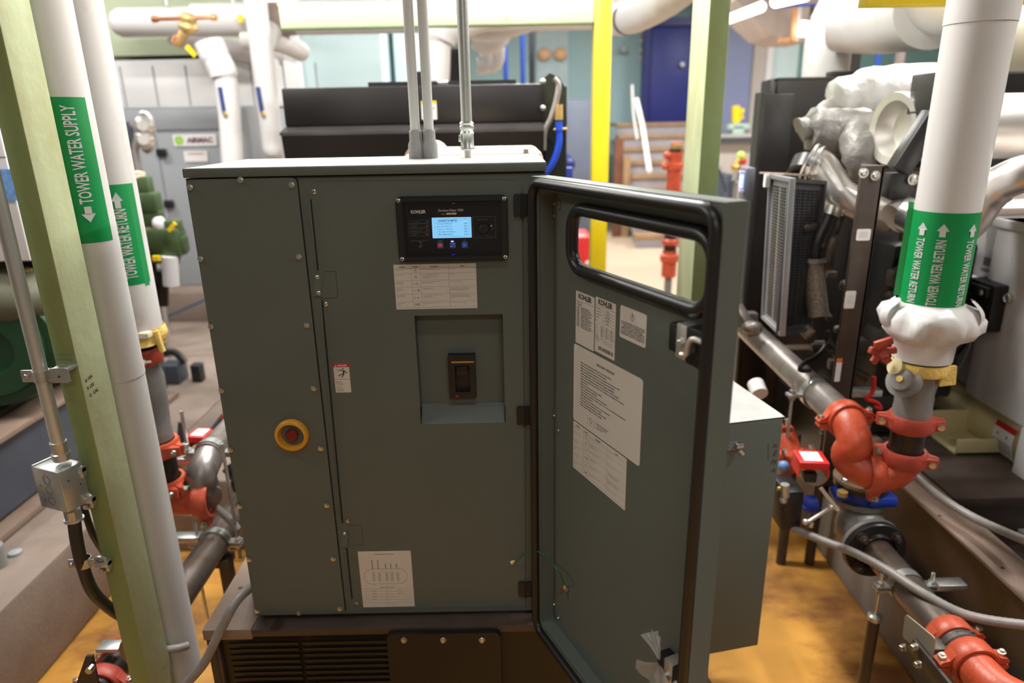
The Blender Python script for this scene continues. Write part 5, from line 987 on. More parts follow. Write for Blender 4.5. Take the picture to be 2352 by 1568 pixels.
# lower run: rusty flange, blue valve, grey tee, black flange, pipe toward the viewer
fl = at(1985, 1108, 1.90); fl.x = XP+.01; fl = at(1980, 1100, 2.0)
q = MB(RUST); q.lathe([(0, -.006), (.085, -.006), (.088, -.002), (.088, .008), (.060, .010), (.05, .022), (0, .022)], Matrix.Translation(fl), 36); fo = solo(q, 'pipe_flange', 'rusty round flange with bolts under the orange bend', 'flange')
for a in (20, 80, 140, 200, 260, 320):
    q = MB(SCREW); a = math.radians(a); bolt(q, fl+V((.070*math.cos(a), .070*math.sin(a), .008)), (0, 0, 1), .010, .010); part(q, 'bolt', fo)
q = MB(GEN); q.cyl(fl-V((0, 0, .022)), fl-V((0, 0, .007)), .085, n=32); solo(q, 'black_gasket_ring', 'black ring between the rusty flange and the blue valve', 'gasket')
q = MB(BLUV); q.box(fl+V((-.010, -.085, -.062)), fl+V((.085, .03, -.024)), .014); q.cyl(fl-V((0, 0, .060)), fl-V((0, 0, .023)), .068, n=32); q.box(fl+V((-.105, -.055, -.052)), fl+V((-.045, .01, -.024)), .010); bv = solo(q, 'butterfly_valve', 'bright blue valve body squeezed under the rusty flange', 'valve')
q = MB(BRONZ); q.cyl(fl+V((-.085, -.05, -.03)), fl+V((-.085, -.05, -.014)), .016); part(q, 'stem_cap', bv)
q = MB(CAST); zT = at(2005, 1262, 1.9).z
tp = at(2006, 1258, 1.87); zT = tp.z
q.lathe([(.0, 0), (.082, 0), (.082, -.016), (.060, -.022), (.056, -.05), (.060, -.10), (.060, -.15)], Matrix.Translation(fl-V((0, 0, .064))), 36)
q.sph(tp+V((0, .09, .02)), .078, n=12); q.tube([tp+V((0, .08, .02)), fl-V((0, 0, .20))], .062, n=20, smooth=0); q.lathe([(.060, .06), (.080, .018), (.098, .016), (.098, .0)], zmat((0, 1, 0), tp), 36)
te = solo(q, 'pipe_tee', 'dusty grey cast tee below the blue valve', 'pipe fitting', smooth=50)
q = MB(GEN); q.lathe([(0, -.018), (.094, -.018), (.097, -.014), (.097, 0), (0, 0)], zmat((0, 1, 0), tp), 40); q.lathe([(.058, -.030), (.062, -.018)], zmat((0, 1, 0), tp), 32); bf = solo(q, 'pipe_flange', 'large black disc flange facing the viewer on the right', 'flange')
for a in (45, 135, 225, 315):
    q = MB(GENB); a = math.radians(a); bolt(q, tp+V((.074*math.cos(a), -.018, .074*math.sin(a))), (0, -1, 0), .013, .016); q.cyl(tp+V((.074*math.cos(a), -.018, .074*math.sin(a))), tp+V((.074*math.cos(a), -.045, .074*math.sin(a))), .008, n=10); part(q, 'bolt', bf)
XW, ZW = tp.x, tp.z
cpl = atx(2185, 1452, XW); print('lower pipe', XW, ZW, cpl)
cy1 = cpl.y
q = MB(STEELP); q.cyl((XW, tp.y-.015, ZW), (XW, cy1-.01, ZW), .046, n=32); solo(q, 'steel_pipe', 'lower brown steel pipe running from the black flange toward the viewer', 'pipe', 'bare steel pipes', smooth=50)
hw = atx(2085, 1318, XW); hanger((XW, hw.y, ZW), (0, 1, 0), .047, (.045, .045), (.14, .30), 'zinc clamp round the lower right pipe under the grey conduit')
for sg, lab in ((-1, 'left'), (1, 'right')):
    q = MB(GENB); xx = XW+sg*.075; q.cyl((xx, hw.y, 0 if sg < 0 else .25), (xx, hw.y, ZW-.115), .017, n=20); q.mat(ZINC); q.lathe([(.020, 0), (.020, .014), (.012, .02), (0, .02)], Matrix.Translation((xx, hw.y, ZW-.118)), 20)
    solo(q, 'pipe_stand', 'dark round pipe leg with zinc collar under the lower right pipe, the %s one' % lab, 'pipe support')
q = MB(ZINC); q.box((XW+.085, hw.y-.02, ZW-.008), (XW+.17, hw.y+.02, ZW+.012), .003); solo(q, 'strut_channel', 'pale strut tongue right of the lower right pipe clamp', 'strut', 'short galvanised struts')
coupling((XW, cy1, ZW), (0, 1, 0), .047, (1, 0, .05), 'red coupling at the near end of the lower right steel pipe', 'red grooved pipe couplings', RED, green=False)
cy2 = atx(2232, 1508, XW).y
q = MB(mat('black_cast_iron', (.10, .085, .07), .4, .3, var=.2, bump=.2)); q.cyl((XW, cy2, ZW), (XW, cy1, ZW), .049, n=32); q.lathe([(.049, 0), (.053, .004), (.053, .014), (.049, .018)], zmat((0, 1, 0), (XW, (cy1+cy2)/2-.01, ZW)), 32); q.box((XW-.085, (cy1+cy2)/2-.02, ZW-.02), (XW-.04, (cy1+cy2)/2+.03, ZW+.02), .006)
q.mat(INK); q.box((XW-.012, (cy1+cy2)/2+.002, ZW+.047), (XW+.03, (cy1+cy2)/2+.010, ZW+.0505), 0); solo(q, 'check_valve', 'black valve body between the two red couplings at the bottom right', 'valve')
coupling((XW, cy2, ZW), (0, 1, 0), .049, (1, 0, .05), 'large red coupling with green-tipped studs at the bottom right', 'red grooved pipe couplings', RED, k=1.05)
e1 = at(2352, 1550, cy2-.12)
pipe([(XW, cy2, ZW), (XW, cy2-.05, ZW), (XW+.012, cy2-.10, ZW), (XW+.06, cy2-.145, ZW), (XW+.12, cy2-.155, ZW), (XW+.26, cy2-.155, ZW), (XW+.5, cy2-.155, ZW)], .047, RED, 'pipe_elbow', 'orange elbow turning right at the bottom right corner', 'pipe elbow', smooth=6)
coupling((XW+.235, cy2-.155, ZW), (1, 0, 0), .049, (0, 1, .1), 'red coupling cut by the bottom right frame edge', 'red grooved pipe couplings', RED)
bp = V((XW-.095, (cy1+cy2)/2+.0, ZW-.005)); q = MB(mat('tan_steel_plate', (.34, .32, .25), .45, .4, var=.15))
q.prism(rr(-.05, -.03, .045, .04, .008, 3), frame(bp+V((-.0, .02, .02)), (.25, -.9, 0), (0, .1, 1)), .004); pl = solo(q, 'valve_lever_plate', 'tan steel lever plate left of the bottom right couplings', 'bracket')
q = MB(GENB); q.bar(bp+V((-.012, .03, .0)), bp+V((.03, -.17, -.05)), .012, .045, up=(0, 0, 1), bev=.004); q.bar(bp+V((.0, .0, -.01)), bp+V((.06, .01, .0)), .03, .02, bev=.003); part(q, 'lever_arm', pl)
for dx, dy, dz in ((-.03, .03, -.012), (-.018, .005, .012), (-.018, -.02, -.02)): q = MB(SCREW); bolt(q, bp+V((dx, dy, dz)), (-1, -.3, 0), .008, .014); part(q, 'bolt', pl)
# actuator, tamper switch, rods under the upper pipe
q = MB(GEN); a, b = at(1785, 1208, 1.95), at(1840, 1118, 1.95); q.box((a.x, 1.92, a.z), (b.x, 2.04, b.z), .006); AC = solo(q, 'valve_actuator', 'black box gear operator on the low pipe right of the grey-green enclosure', 'valve gear')
q = MB(BRASS); p = at(1785, 1122, 1.92); q.cyl(p, p+V((.03, 0, 0)), .007); q.mat(ZINC); q.cyl(at(1803, 1112, 1.91), at(1803, 1140, 1.91), .014, n=8); q.sph(at(1800, 1148, 1.91), .012, n=8); part(q, 'indicator_screws', AC)
for x, l in ((1797, 'left'), (1862, 'right')):
    q = MB(GENB); f_ = atz(x-4, 1292, 0); zt_ = at(x, 1190, f_.y-.0).z; q.cyl((f_.x, f_.y, 0), (f_.x, f_.y, .60), .020); solo(q, 'pipe_stand', 'dark round leg on the orange floor under the black gear box, the %s one' % l, 'pipe support')
tamper(at(1868, 1098, 1.80)+V((0, 0, .0)), V((.98, -.12, 0)), 'red valve switch box with white label left of the rusty flange', (.085, .05, .085))
q = MB(BLUV); q.cyl(at(1850, 1158, 1.98), at(1872, 1158, 1.98), .030); q.box(at(1846, 1170, 1.97), at(1870, 1145, 2.03), .004); solo(q, 'blue_valve', 'small blue valve cap below the right red switch box', 'valve')
q = MB(SILM); q.tube([at(1856, 1198, 1.84), at(1885, 1180, 1.84), at(1908, 1166, 1.84)], .006, n=8, smooth=0); q.tube([at(1885, 1120, 1.86), at(1925, 1172, 1.83)], .006, n=8, smooth=0); q.sph(at(1908, 1164, 1.835), .009, n=8); q.sph(at(1850, 1198, 1.835), .010, n=8); q.cyl(at(1865, 1200, 1.84), at(1862, 1210, 1.84), .006); solo(q, 'linkage_rod', 'bright linkage rods below the right red switch box', 'linkage')
q = MB(RED); p = at(1822, 1045, 2.1); q.cyl(at(1800, 1000, 2.2), at(1815, 1050, 2.15), .045); q.cyl(at(1812, 1045, 2.12), at(1830, 1075, 2.1), .055); q.box(at(1796, 1052, 2.08), at(1868, 1035, 2.14), .006); q.box(at(1796, 985, 2.28), at(1812, 975, 2.32), .006); oo = solo(q, 'pipe_coupling', 'orange fitting partly hidden behind the enclosure corner', 'pipe coupling')
for x, y in ((1863, 1026), (1801, 1038), (1806, 968)): q = MB(SCREW); q.cyl(at(x, y+8, 2.08), at(x, y-6, 2.08), .008, n=8); part(q, 'bolt', oo)
q = MB(STEELL); q.cyl(at(1850, 1062, 2.1), at(1872, 1085, 1.98), .045); solo(q, 'pipe_stub', 'grey pipe end beside the hidden orange fitting', 'pipe'); q = MB(mat('light_blue_cap', (.15, .3, .6), .4)); q.sph(at(1800, 1070, 1.98), .018, n=8); solo(q, 'valve_indicator', 'small light blue indicator at the enclosure edge', 'cap')
# grey flexible conduits
pipe([at(2095, 1085, 2.05), at(2130, 1118, 2.0), at(2180, 1155, 1.9), at(2250, 1195, 1.8), at(2352, 1240, 1.65), at(2450, 1280, 1.5), V((1.75, .9, .7))], .0125, FLEX, 'flexible_conduit', 'grey flexible conduit sagging in front of the white cabinet base', 'conduit', smooth=8, ribn=120, rib=.05)
pipe([at(1818, 1212, 1.93), at(1900, 1245, 1.85), at(1960, 1268, 1.78), at(2040, 1310, 1.68), at(2120, 1362, 1.58), at(2220, 1412, 1.5), at(2352, 1435, 1.42), at(2450, 1440, 1.38), V((1.45, 1.15, .58))], .0125, FLEX, 'flexible_conduit', 'long grey flexible conduit crossing above the lower right pipe', 'conduit', smooth=8, ribn=140, rib=.05)
# ================================================================== right generator
GS = thing('generator_skid', 'brown steel skid beam of the right hand generator set', 'generator base', (1.6, 1.9, .25))
zB = .56; ba, bb = atz(2075, 1110, zB), atz(2352, 1385, zB); XB = (ba.x+bb.x)/2
q = MB(SKIDT); q.box((XB, .9, zB-.012), (XB+.12, 3.3, zB), .003); q.mat(INK); 
for x, y in ((2158, 1184), (2303, 1304)): p = atz(x, y, zB); q.lathe([(.006, 0), (0, .0004)], Matrix.Translation((p.x, p.y, zB)), 10)
part(q, 'top_flange', GS, 'dusty tan top flange')
q = MB(GENB); q.box((XB+.05, .9, .252), (XB+.065, 3.3, zB-.012)); q.box((XB, .9, .252), (XB+.12, 3.3, .266)); part(q, 'web', GS)
q = MB(GENB); q.box((XB+.12, .9, .38), (XB+1.3, 3.1, .40)); q.box((XB+.13, 2.02, .52), (XB+1.3, 3.1, .56), .004); q.box((XB+.13, 2.04, .40), (XB+1.3, 2.06, .52)); part(q, 'deck', GS)
q = MB(SKIDT); p = atz(2290, 1275, .45); q.box((p.x-.06, 1.2, .40), (p.x+.35, 1.55, .46), .004); q.mat(INK)
for i in range(5):
    for j in range(2): u = atz(2308+9*i+22*j, 1262+2*i+18*j, .461); q.box((u.x-.004, u.y-.03, .4605), (u.x+.004, u.y+.01, .4612))
part(q, 'vent_cover', GS, 'tan cover plate with vent slots')
# cream tank with cradle
tk0, tk1 = atx(2158, 869, 1.85), atx(2344, 990, 1.85); XK = 1.96; rk = .135; zk = atx(2323, 1062, XK-.10).z+.09
q = MB(CREAM); q.lathe([(0, -.03), (rk*.7, -.02), (rk, .02), (rk, .95), (0, .95)], zmat((0, 1, 0), (XK, 2.24, zk)), 40); TK = solo(q, 'cream_tank', 'cream painted horizontal tank under the white cabinet on the right', 'tank', smooth=50)
u0 = at(2290, 965, 2.0); ang = -.55; q = MB(PAPERB)
def tpt(a, y, o=.001): return V((XK-(rk+o)*math.cos(a), y, zk+(rk+o)*math.sin(a)))
ty0, ty1 = atx(2290, 985, XK-rk*.9).y, atx(2335, 1015, XK-rk*.9).y
for m_, a0, a1, o in ((PAPERB, -.55, .40, .001), (BRED, .24, .40, .0016)):
    q.mat(m_); n = 8; pts = [tpt(a0+(a1-a0)*i/n, y, o) for i in range(n+1) for y in (ty0, ty1)]; q.geo(pts, [(2*i, 2*i+1, 2*i+3, 2*i+2) for i in range(n)])
q.mat(INKG)
for (s_, t_) in ((.25, .3), (.7, .3)):
    y = ty0+(ty1-ty0)*s_; pts = [tpt(.04, y-.006, .002), tpt(.04, y+.006, .002), tpt(.14, y, .002)]; q.geo(pts, [(0, 1, 2)])
for i in range(6): a = -.12-.055*i; q.geo([tpt(a, ty0-.004, .002), tpt(a, ty1+.004, .002), tpt(a+.02, ty1+.004, .002), tpt(a+.02, ty0-.004, .002)], [(0, 1, 2, 3)])
part(q, 'warning_label', TK, 'white label with red header')
c0 = at(2150, 985, 2.15); q = MB(CREAM); zc_ = zk-rk+.0; cx0 = XK-.19
A_, B_, C_ = atz(2195, 1040, .57), atz(2285, 1040, .57), atz(2142, 990, .57); cx0 = A_.x; zc_ = .57; y0_, y1_ = A_.y, C_.y; print('cradle', A_, B_, C_); q.box((cx0, y0_, .561), (XK+.1, y1_, .572), .002); q.box((cx0, y0_, .561), (XK-.02, y0_+.006, .625), .002); q.box((cx0, y1_-.006, .561), (XK-.02, y1_, .665), .002); q.mat(ZINC); q.lathe([(.010, 0), (.010, .006), (0, .008)], Matrix.Translation((cx0+.05, (y0_+y1_)/2, zc_+.002)), 6); part(q, 'cradle', TK, 'cream channel bracket')
# white cabinet
wb0 = atx(2175, 872, 1.80); wb1 = atx(2345, 985, 1.80); zwb = (wb0.z+wb1.z)/2; ztp = atx(2352, 512, 1.80).z
yc = atx(2290, 520, 1.80).y; print('white cab', zwb, ztp, yc)
q = MB(WCAB); q.box((1.80, 1.35, zwb), (2.5, yc, ztp), .006); q.box((1.785, 1.36, ztp-.03), (2.5, yc+.01, ztp), .004); WC = solo(q, 'white_cabinet', 'large white steel cabinet with a round lock at the right edge', 'cabinet')
kp = atx(2322, 684, 1.80); q = MB(ZINC); q.lathe([(.018, 0), (.018, .014), (.014, .018), (.012, .014), (0, .014)], zmat((-1, 0, 0), kp), 28); part(q, 'lock', WC, 'round metal lock')
q = MB(INKG)
for x, y in ((2324, 757), (2320, 780), (2325, 595)): p = atx(x, y, 1.7995); q.lathe([(.002, 0), (0, .0004)], zmat((-1, 0, 0), p), 8)
part(q, 'rivet_marks', WC, kind='stuff')
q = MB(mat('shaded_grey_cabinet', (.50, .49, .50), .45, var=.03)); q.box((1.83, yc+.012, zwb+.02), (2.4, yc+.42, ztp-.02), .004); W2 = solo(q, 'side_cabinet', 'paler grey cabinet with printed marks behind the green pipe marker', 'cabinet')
q = MB(INKG)
for x, y, w, h in ((2273, 603, .07, .03), (2262, 620, .05, .012), (2232, 600, .05, .004), (2230, 612, .04, .004), (2228, 622, .045, .004)):
    p = atx(x, y, 1.829); q.box((1.8285, p.y-w/2, p.z-h/2), (1.8295, p.y+w/2, p.z+h/2))
part(q, 'printed_marks', W2, kind='stuff')
q = MB(WCAB); lc = atx(2345, 985, 1.80); q.box((1.80, 1.4, .405), (1.83, lc.y, zwb+.002), .004); q.box((1.83, lc.y-.03, .405), (2.4, lc.y, zwb+.002), .004); q.box((1.74, lc.y-.28, .401), (1.83, lc.y-.04, .425), .003); part(q, 'support_leg', WC, 'white support leg with foot plate')
b0_, b1_ = atx(2215, 745, 1.74), atx(2275, 655, 1.74)
q = MB(BLK); yb0, yb1 = atx(2272, 700, 1.74).y, atx(2205, 700, 1.74).y; zb0, zb1 = b0_.z+.0, b1_.z; q.box((1.75, yb0, zb0), (1.83, yb1, zb1), .008); q.box((1.735, yb0+.02, zb0+.012), (1.76, yb1-.02, zb0+.05), .005); q.box((1.735, yb0+.02, zb1-.05), (1.76, yb1-.02, zb1-.012), .005); BC = solo(q, 'battery_charger', 'black ribbed charger box with green lights on the white cabinet', 'charger')
q = MB(WCAB); q.box((1.752, yb1-.001, zb0+.01), (1.82, yb1+.09, zb1-.01), .003); part(q, 'front_face', BC)
for k, (m_, z) in enumerate(((LEDG, .75), (LEDG, .62), (mat('red_led', (1, .2, .2), .4, var=0, emit=1.0), .35), (LEDG, .25))):
    q = MB(m_); zz = zb0+(zb1-zb0)*z; q.box((1.748, yb1+.015, zz-.003), (1.752, yb1+.026, zz+.004)); part(q, 'led', BC)
for z in (.2, .8): q = MB(SCREW); bolt(q, (1.736, (yb0+yb1)/2-.03, zb0+(zb1-zb0)*z), (-1, 0, 0), .009, .006); part(q, 'bolt', BC)
pipe([atx(2232, 745, 1.76), atx(2225, 765, 1.78), atx(2210, 800, 1.78), atx(2172, 840, 1.78), atx(2155, 880, 1.75), atx(2150, 905, 1.73), atx(2140, 930, 1.70)], .006, BLK, 'power_cord', 'black cord drooping from the charger behind the right pipe', 'cord')
pipe([atx(2240, 750, 1.77), atx(2225, 800, 1.78), atx(2200, 850, 1.78), atx(2172, 900, 1.75)], .003, GREYV, 'power_cord', 'thin grey cord hanging down the white cabinet', 'cord')
# radiator core housing, far
YR = 3.3
RR = thing('radiator_housing', 'black radiator housing of the right generator set', 'radiator cover', (1.7, YR, .3))
rx0_, rx1_ = at(1775, 300, YR).x, at(2150, 300, YR).x; rz1_ = at(1900, 176, YR).z; rz0_ = at(1800, 392, YR).z
q = MB(GEN); q.box((rx0_, YR, rz0_), (4.2, YR+.04, rz1_), .006); q.box((rx0_, YR, rz1_-.02), (4.2, YR+.14, rz1_), .006); q.box((at(1762, 190, YR-.02).x, YR-.03, rz0_), (at(1778, 190, YR-.02).x, YR+.06, rz1_-.01), .006); part(q, 'upper_panel', RR)
q = MB(GEN); q.box((at(1745, 212, YR-.2).x, YR-.22, .25), (at(1757, 212, YR-.2).x, YR-.14, at(1750, 212, YR-.2).z), .004); q.box((at(1755, 300, YR-.2).x, YR-.14, .25), (rx0_+.03, YR-.1, at(1750, 215, YR-.2).z), .004); part(q, 'corner_post', RR)
q = MB(GENB); q.box((rx0_-.04, YR-.1, .25), (4.0, YR+.02, rz0_+.0)); part(q, 'lower_panel', RR)
q = MB(GEN); p = at(1958, 172, YR); q.box((at(1918, 172, YR).x, YR+.02, rz1_), (at(2000, 172, YR).x, YR+.1, rz1_+.025), .004); q.box((at(2105, 165, YR).x, YR, rz1_), (at(2150, 165, YR).x, YR+.1, rz1_+.05), .01); part(q, 'cap_bracket', RR)
# engine bulk, blankets, exhaust
EG = thing('engine', 'dark engine with silver blankets and exhaust pipes on the right', 'engine', (1.9, 2.7, .56))
q = MB(GEN); q.box((1.45, 2.86, .58), (2.6, 3.1, 1.42), .02); q.box((1.42, 2.5, .72), (1.74, 2.86, 1.34), .02); q.cyl((1.50, 2.6, .95), (1.50, 2.42, .95), .10); q.box((1.42, 2.5, .57), (1.62, 2.86, .75), .02); part(q, 'engine_block', EG)
q = MB(mat('grimy_engine_metal', (.07, .055, .045), .4, .5, var=.5, scale=14, bump=.5, bscale=30)); random.seed(4)
for k in range(46):
    x = random.uniform(1860, 1965) if k < 26 else random.uniform(2055, 2120); y = random.uniform(500, 880) if k < 26 else random.uniform(470, 720); Y = random.uniform(2.28, 2.5); p = at(x, y, Y); s_ = random.uniform(.012, .045)
    if k % 3 == 0: q.cyl(p, p+V((random.uniform(-.09, .09), random.uniform(-.05, .05), random.uniform(-.09, .09))), s_*.6, n=12)
    elif k % 3 == 1: q.box(p-V((s_, s_*.6, s_*.7)), p+V((s_, s_*.6, s_*.7)), s_*.2)
    else: q.sph(p, s_*.8, n=8)
part(q, 'engine_fittings', EG, 'jumble of grimy fittings', kind='stuff')
for (xa_, ya_, xb_, yb_, r_, m_, nm) in ((1868, 505, 1878, 640, .0, None, ''),):
    pass
def rag(pts, r, m, name, lab, sq=1.0, am=.12, n=20):
    q = MB(m); P = [V(p) for p in pts]; q.tube(P, r, n=n, smooth=5)
    for v in q.bm.verts: c = v.co; v.co = c+V((math.sin(c.x*40+c.z*22), math.sin(c.y*37+c.x*18), math.sin(c.z*45+c.y*26)))*am*.03+V((math.sin(c.z*130+c.y*40), 0, math.sin(c.x*140+1+c.y*60)))*am*.022
    return part(q, name, EG, lab, smooth=70)
rag([at(1945, 262, 2.85), at(1925, 248, 2.85), at(1905, 240, 2.85)], [.05, .02], BLANKW, 'blanket_tail', 'blanket end')
rag([at(1882, 262, 2.75), at(1920, 232, 2.75), at(1990, 218, 2.75), at(2080, 208, 2.75), at(2170, 205, 2.75)], [.030, .075, .095, .095, .09], BLANKW, 'upper_blanket', 'white crinkled insulation blanket', am=.16)
rag([at(1838, 300, 2.6), at(1862, 292, 2.6), at(1920, 300, 2.6), at(1975, 300, 2.62), at(2000, 295, 2.66)], [.045, .075, .082, .080, .06], BLANK, 'lower_blanket', 'silver grey quilted insulation blanket', am=.2)
rag([at(1995, 290, 2.56), at(1975, 315, 2.52), at(1972, 350, 2.48), at(1985, 400, 2.5)], [.06, .065, .06, .05], BLANK, 'side_blanket', 'silver grey wrapped elbow', am=.16)
q = MB(SILM); fc = at(2050, 296, 2.35); dx = V((-1.0, -.14, -.0)).normalized(); Rf = .114
Mf = zmat(dx, fc); q.lathe([(0, -.06), (Rf*.55, -.05), (Rf*.70, -.015), (Rf*.78, .0), (Rf*1.0, .004), (Rf*1.02, -.004), (Rf*1.02, -.022), (Rf*.93, -.03), (Rf*.93, -.5), (0, -.5)], Mf, 48); part(q, 'exhaust_outlet', EG, 'large stainless exhaust outlet', smooth=40)
q = MB(SIL); q.tube([at(1862, 372, 2.5), at(1885, 382, 2.48), at(1905, 410, 2.45), at(1930, 445, 2.42), at(1985, 475, 2.4), at(2040, 500, 2.4)], .055, n=24, smooth=6); part(q, 'charge_pipe', EG, 'silver bent charge pipe', smooth=60)
q = MB(SIL); q.tube([at(2052, 502, 2.2), at(2075, 492, 2.2), at(2110, 505, 2.15), at(2160, 530, 2.1), at(2215, 515, 2.0), at(2262, 450, 1.95), at(2310, 415, 1.9), at(2380, 395, 1.85), at(2560, 380, 1.8), at(2800, 380, 2.0)], [.050, .055, .055, .055, .055, .05, .05, .05], n=24, smooth=6); part(q, 'charge_pipe', EG, 'silver pipe sweeping behind the right return pipe', smooth=60)
q = MB(GEN); q.tube([at(1862, 372, 2.52), at(1850, 400, 2.5)], .062, n=20, smooth=0); q.mat(ZINC)
for o in (0, .02): q.lathe([(.064, o), (.066, o), (.066, o+.008), (.064, o+.008)], zmat(at(1885, 382, 2.48)-at(1862, 372, 2.5), at(1858, 370, 2.5)), 24)
part(q, 'hose_clamps', EG)
q = MB(RUB); q.tube([at(1905, 482, 2.35), at(1890, 520, 2.34), at(1872, 560, 2.33), at(1868, 592, 2.33)], .036, n=16, smooth=5); part(q, 'black_hose', EG)
q = MB(SCREW); q.lathe([(.036, 0), (.040, 0), (.040, .03), (.036, .03)], zmat(at(1890, 520, 2.34)-at(1905, 482, 2.35), at(1908, 475, 2.35)), 16); part(q, 'hose_band', EG)
q = MB(mat('braided_metal', (.42, .37, .31), .4, .6, var=.4, scale=150)); q.tube([at(1866, 600, 2.32), at(1872, 660, 2.3), at(1880, 725, 2.28)], .034, n=16, smooth=8, ribn=70, rib=.06); part(q, 'braided_hose', EG, 'braided metal flexible pipe')
q = MB(mat('pinkish_ring', (.30, .25, .26), .4, .4)); q.lathe([(.032, 0), (.046, 0), (.046, .015), (.032, .015)], Matrix.Translation(at(1866, 600, 2.32)), 20); part(q, 'flange_ring', EG)
q = MB(mat('tan_duct', (.30, .22, .17), .5, var=.2)); q.cyl(at(1828, 735, 2.35), at(1862, 770, 2.3), .022); part(q, 'tan_pipe', EG, 'tan pipe stub'); q = MB(MATS['tan_duct']); q.box(at(1760, 805, 2.6), at(1880, 790, 2.66), .004); part(q, 'tan_shelf', EG)
q = MB(BLK); q.tube([at(1902, 760, 2.3), at(1898, 790, 2.3), at(1880, 815, 2.25), at(1845, 835, 2.2), at(1838, 850, 2.2), at(1862, 850, 2.2)], .008, n=8); part(q, 'cable', EG); q = MB(BRED); q.tube([at(2008, 865, 2.1), at(2004, 900, 2.1), at(1990, 915, 2.1), at(2015, 925, 2.1), at(2022, 938, 2.1), at(2008, 932, 2.1)], .007, n=8); part(q, 'cable', EG, 'red cable')
# louvred alternator cover
LV = thing('alternator_guard', 'grey louvred sheet metal guard of the right generator set', 'guard', at(1800, 760, 2.3))
g0, g1, g2, g3 = at(1772, 405, 2.28), at(1815, 410, 2.10), at(1790, 765, 2.10), at(1752, 730, 2.28)
def louvre(a, b, d, nrow, ncol, m, name, inner=False, fr=.1):
    """plate spanned by a->b (across, top) and a->d (down), with raised slats"""
    w = (b-a).length; h = (d-a).length; X = (b-a).normalized(); Z = (a-d).normalized(); Yn = Z.cross(X); M = Matrix((X, Yn, Z)).transposed().to_4x4(); M.translation = d
    q = MB(m); q.box((0, .004, 0), (w, .012, h), 0, M); q.box((-.004, -.006, -.004), (.006, .012, h+.004), .001, M); q.box((w-.006, -.006, -.004), (w+.004, .012, h+.004), .001, M); q.box((0, -.006, -.004), (w, .012, .008), 0, M); q.box((0, -.006, h-.008), (w, .012, h+.004), 0, M)
    o = part(q, name, LV)
    q = MB(GLOSSBLK)
    for i in range(nrow):
        z = h*(.05+.9*i/nrow)
        for j in range(ncol): x0_ = w*(fr+(1-2*fr)*j/ncol); q.box((x0_, .001, z), (x0_+w*(1-2*fr)/ncol*.72, .0039, z+h*.9/nrow*.5), 0, M)
    s_ = part(q, 'louvre_slots', LV, kind='stuff'); return o
GM = mat('guard_grey_metal', (.30, .30, .31), .4, .4, var=.1)
louvre(at(1770, 403, 2.42), at(1818, 412, 2.18), at(1752, 728, 2.42), 44, 2, GM, 'side_sheet', fr=.16)
louvre(at(1820, 412, 2.2), at(1895, 418, 2.32), at(1790, 768, 2.2), 48, 6, mat('guard_dark_metal', (.10, .10, .11), .4, .4, var=.2), 'rear_sheet', fr=.06)
q = MB(mat('guard_top_tan', (.42, .33, .27), .5, var=.1)); q.bar(at(1772, 398, 2.4), at(1850, 402, 2.5), .10, .006); part(q, 'top_sheet', LV); 
q = MB(PAPERB); q.box(at(1757, 430, 2.40), at(1766, 400, 2.42)); part(q, 'label', LV)
# black posts and braces
q = MB(GENB); t0, t1 = at(1982, 380, 2.12), at(2034, 382, 2.12); pz = .56; q.box((t0.x, 2.12, pz), (t1.x, 2.135, t0.z), .003); q.mat(GEN); q.box((t1.x-.012, 2.12, pz), (t1.x+.0, 2.25, t0.z-.002), .003)  # one black post: lit face painted browner, shaded edge painted black
PO = solo(q, 'support_post', 'tall black angle steel post, its lit face painted browner, with white labels on the right generator', 'steel post')
for x, y in ((1983, 397), (2010, 403)): q = MB(SCREW); bolt(q, at(x, y, 2.118), (0, -1, 0), .011, .010, True, True); part(q, 'bolt', PO)
for x, y, w, h in ((1983, 539, .044, .036), (1952, 688, .034, .058)):
    q = MB(PAPERB); p = at(x, y, 2.1185); M = frame(p+V((-w/2, 0, -h/2)), (1, 0, 0), (0, 0, 1)); q.prism(rr(0, 0, w, h, .005, 3), M, .001); q.mat(INKG)
    for i in range(4): q.line(w*.2, h*(.3+.13*i), w*.8, h*(.3+.13*i), .0008, M, .0012)
    part(q, 'label', PO, 'white rounded label')
q = MB(PAPERB); p = at(1926, 850, 2.115); M = frame(p+V((-.010, 0, -.04)), (1, 0, 0), (0, 0, 1)); q.prism(rr(0, 0, .018, .082, .002, 2), M, .001); q.mat(mat('orange_label_top', (.8, .15, .03), .5, var=0)); q.quad(0, .068, .018, .082, M, .0014); part(q, 'label', PO, 'narrow label with orange top')
q = MB(GEN); q.bar(at(2062, 392, 2.15), at(2146, 262, 2.15), .06, .05, up=(0, -1, 0), bev=.003); q.box(at(2040, 455, 2.2), at(2150, 392, 2.25), .004); q.box(at(2145, 262, 2.15), at(2175, 170, 2.30), .004); BRc = solo(q, 'diagonal_brace', 'black diagonal steel brace left of the right return pipe', 'brace')
q = MB(SCREW); bolt(q, at(2097, 412, 2.19), (0, -1, 0), .013, .010, True, True); part(q, 'bolt', BRc)
q = MB(GEN); q.box((at(2245, 300, 2.6).x, 2.6, at(2300, 480, 2.6).z), (4.2, 2.63, at(2300, 272, 2.6).z)); q.box((at(2245, 300, 2.6).x, 2.58, at(2300, 272, 2.6).z), (4.2, 2.64, at(2300, 258, 2.6).z)); q.box((at(2260, 300, 2.7).x, 2.75, at(2300, 260, 2.7).z), (4.2, 2.78, at(2300, 168, 2.7).z)); part(q, 'side_panel', RR, 'black side panels')
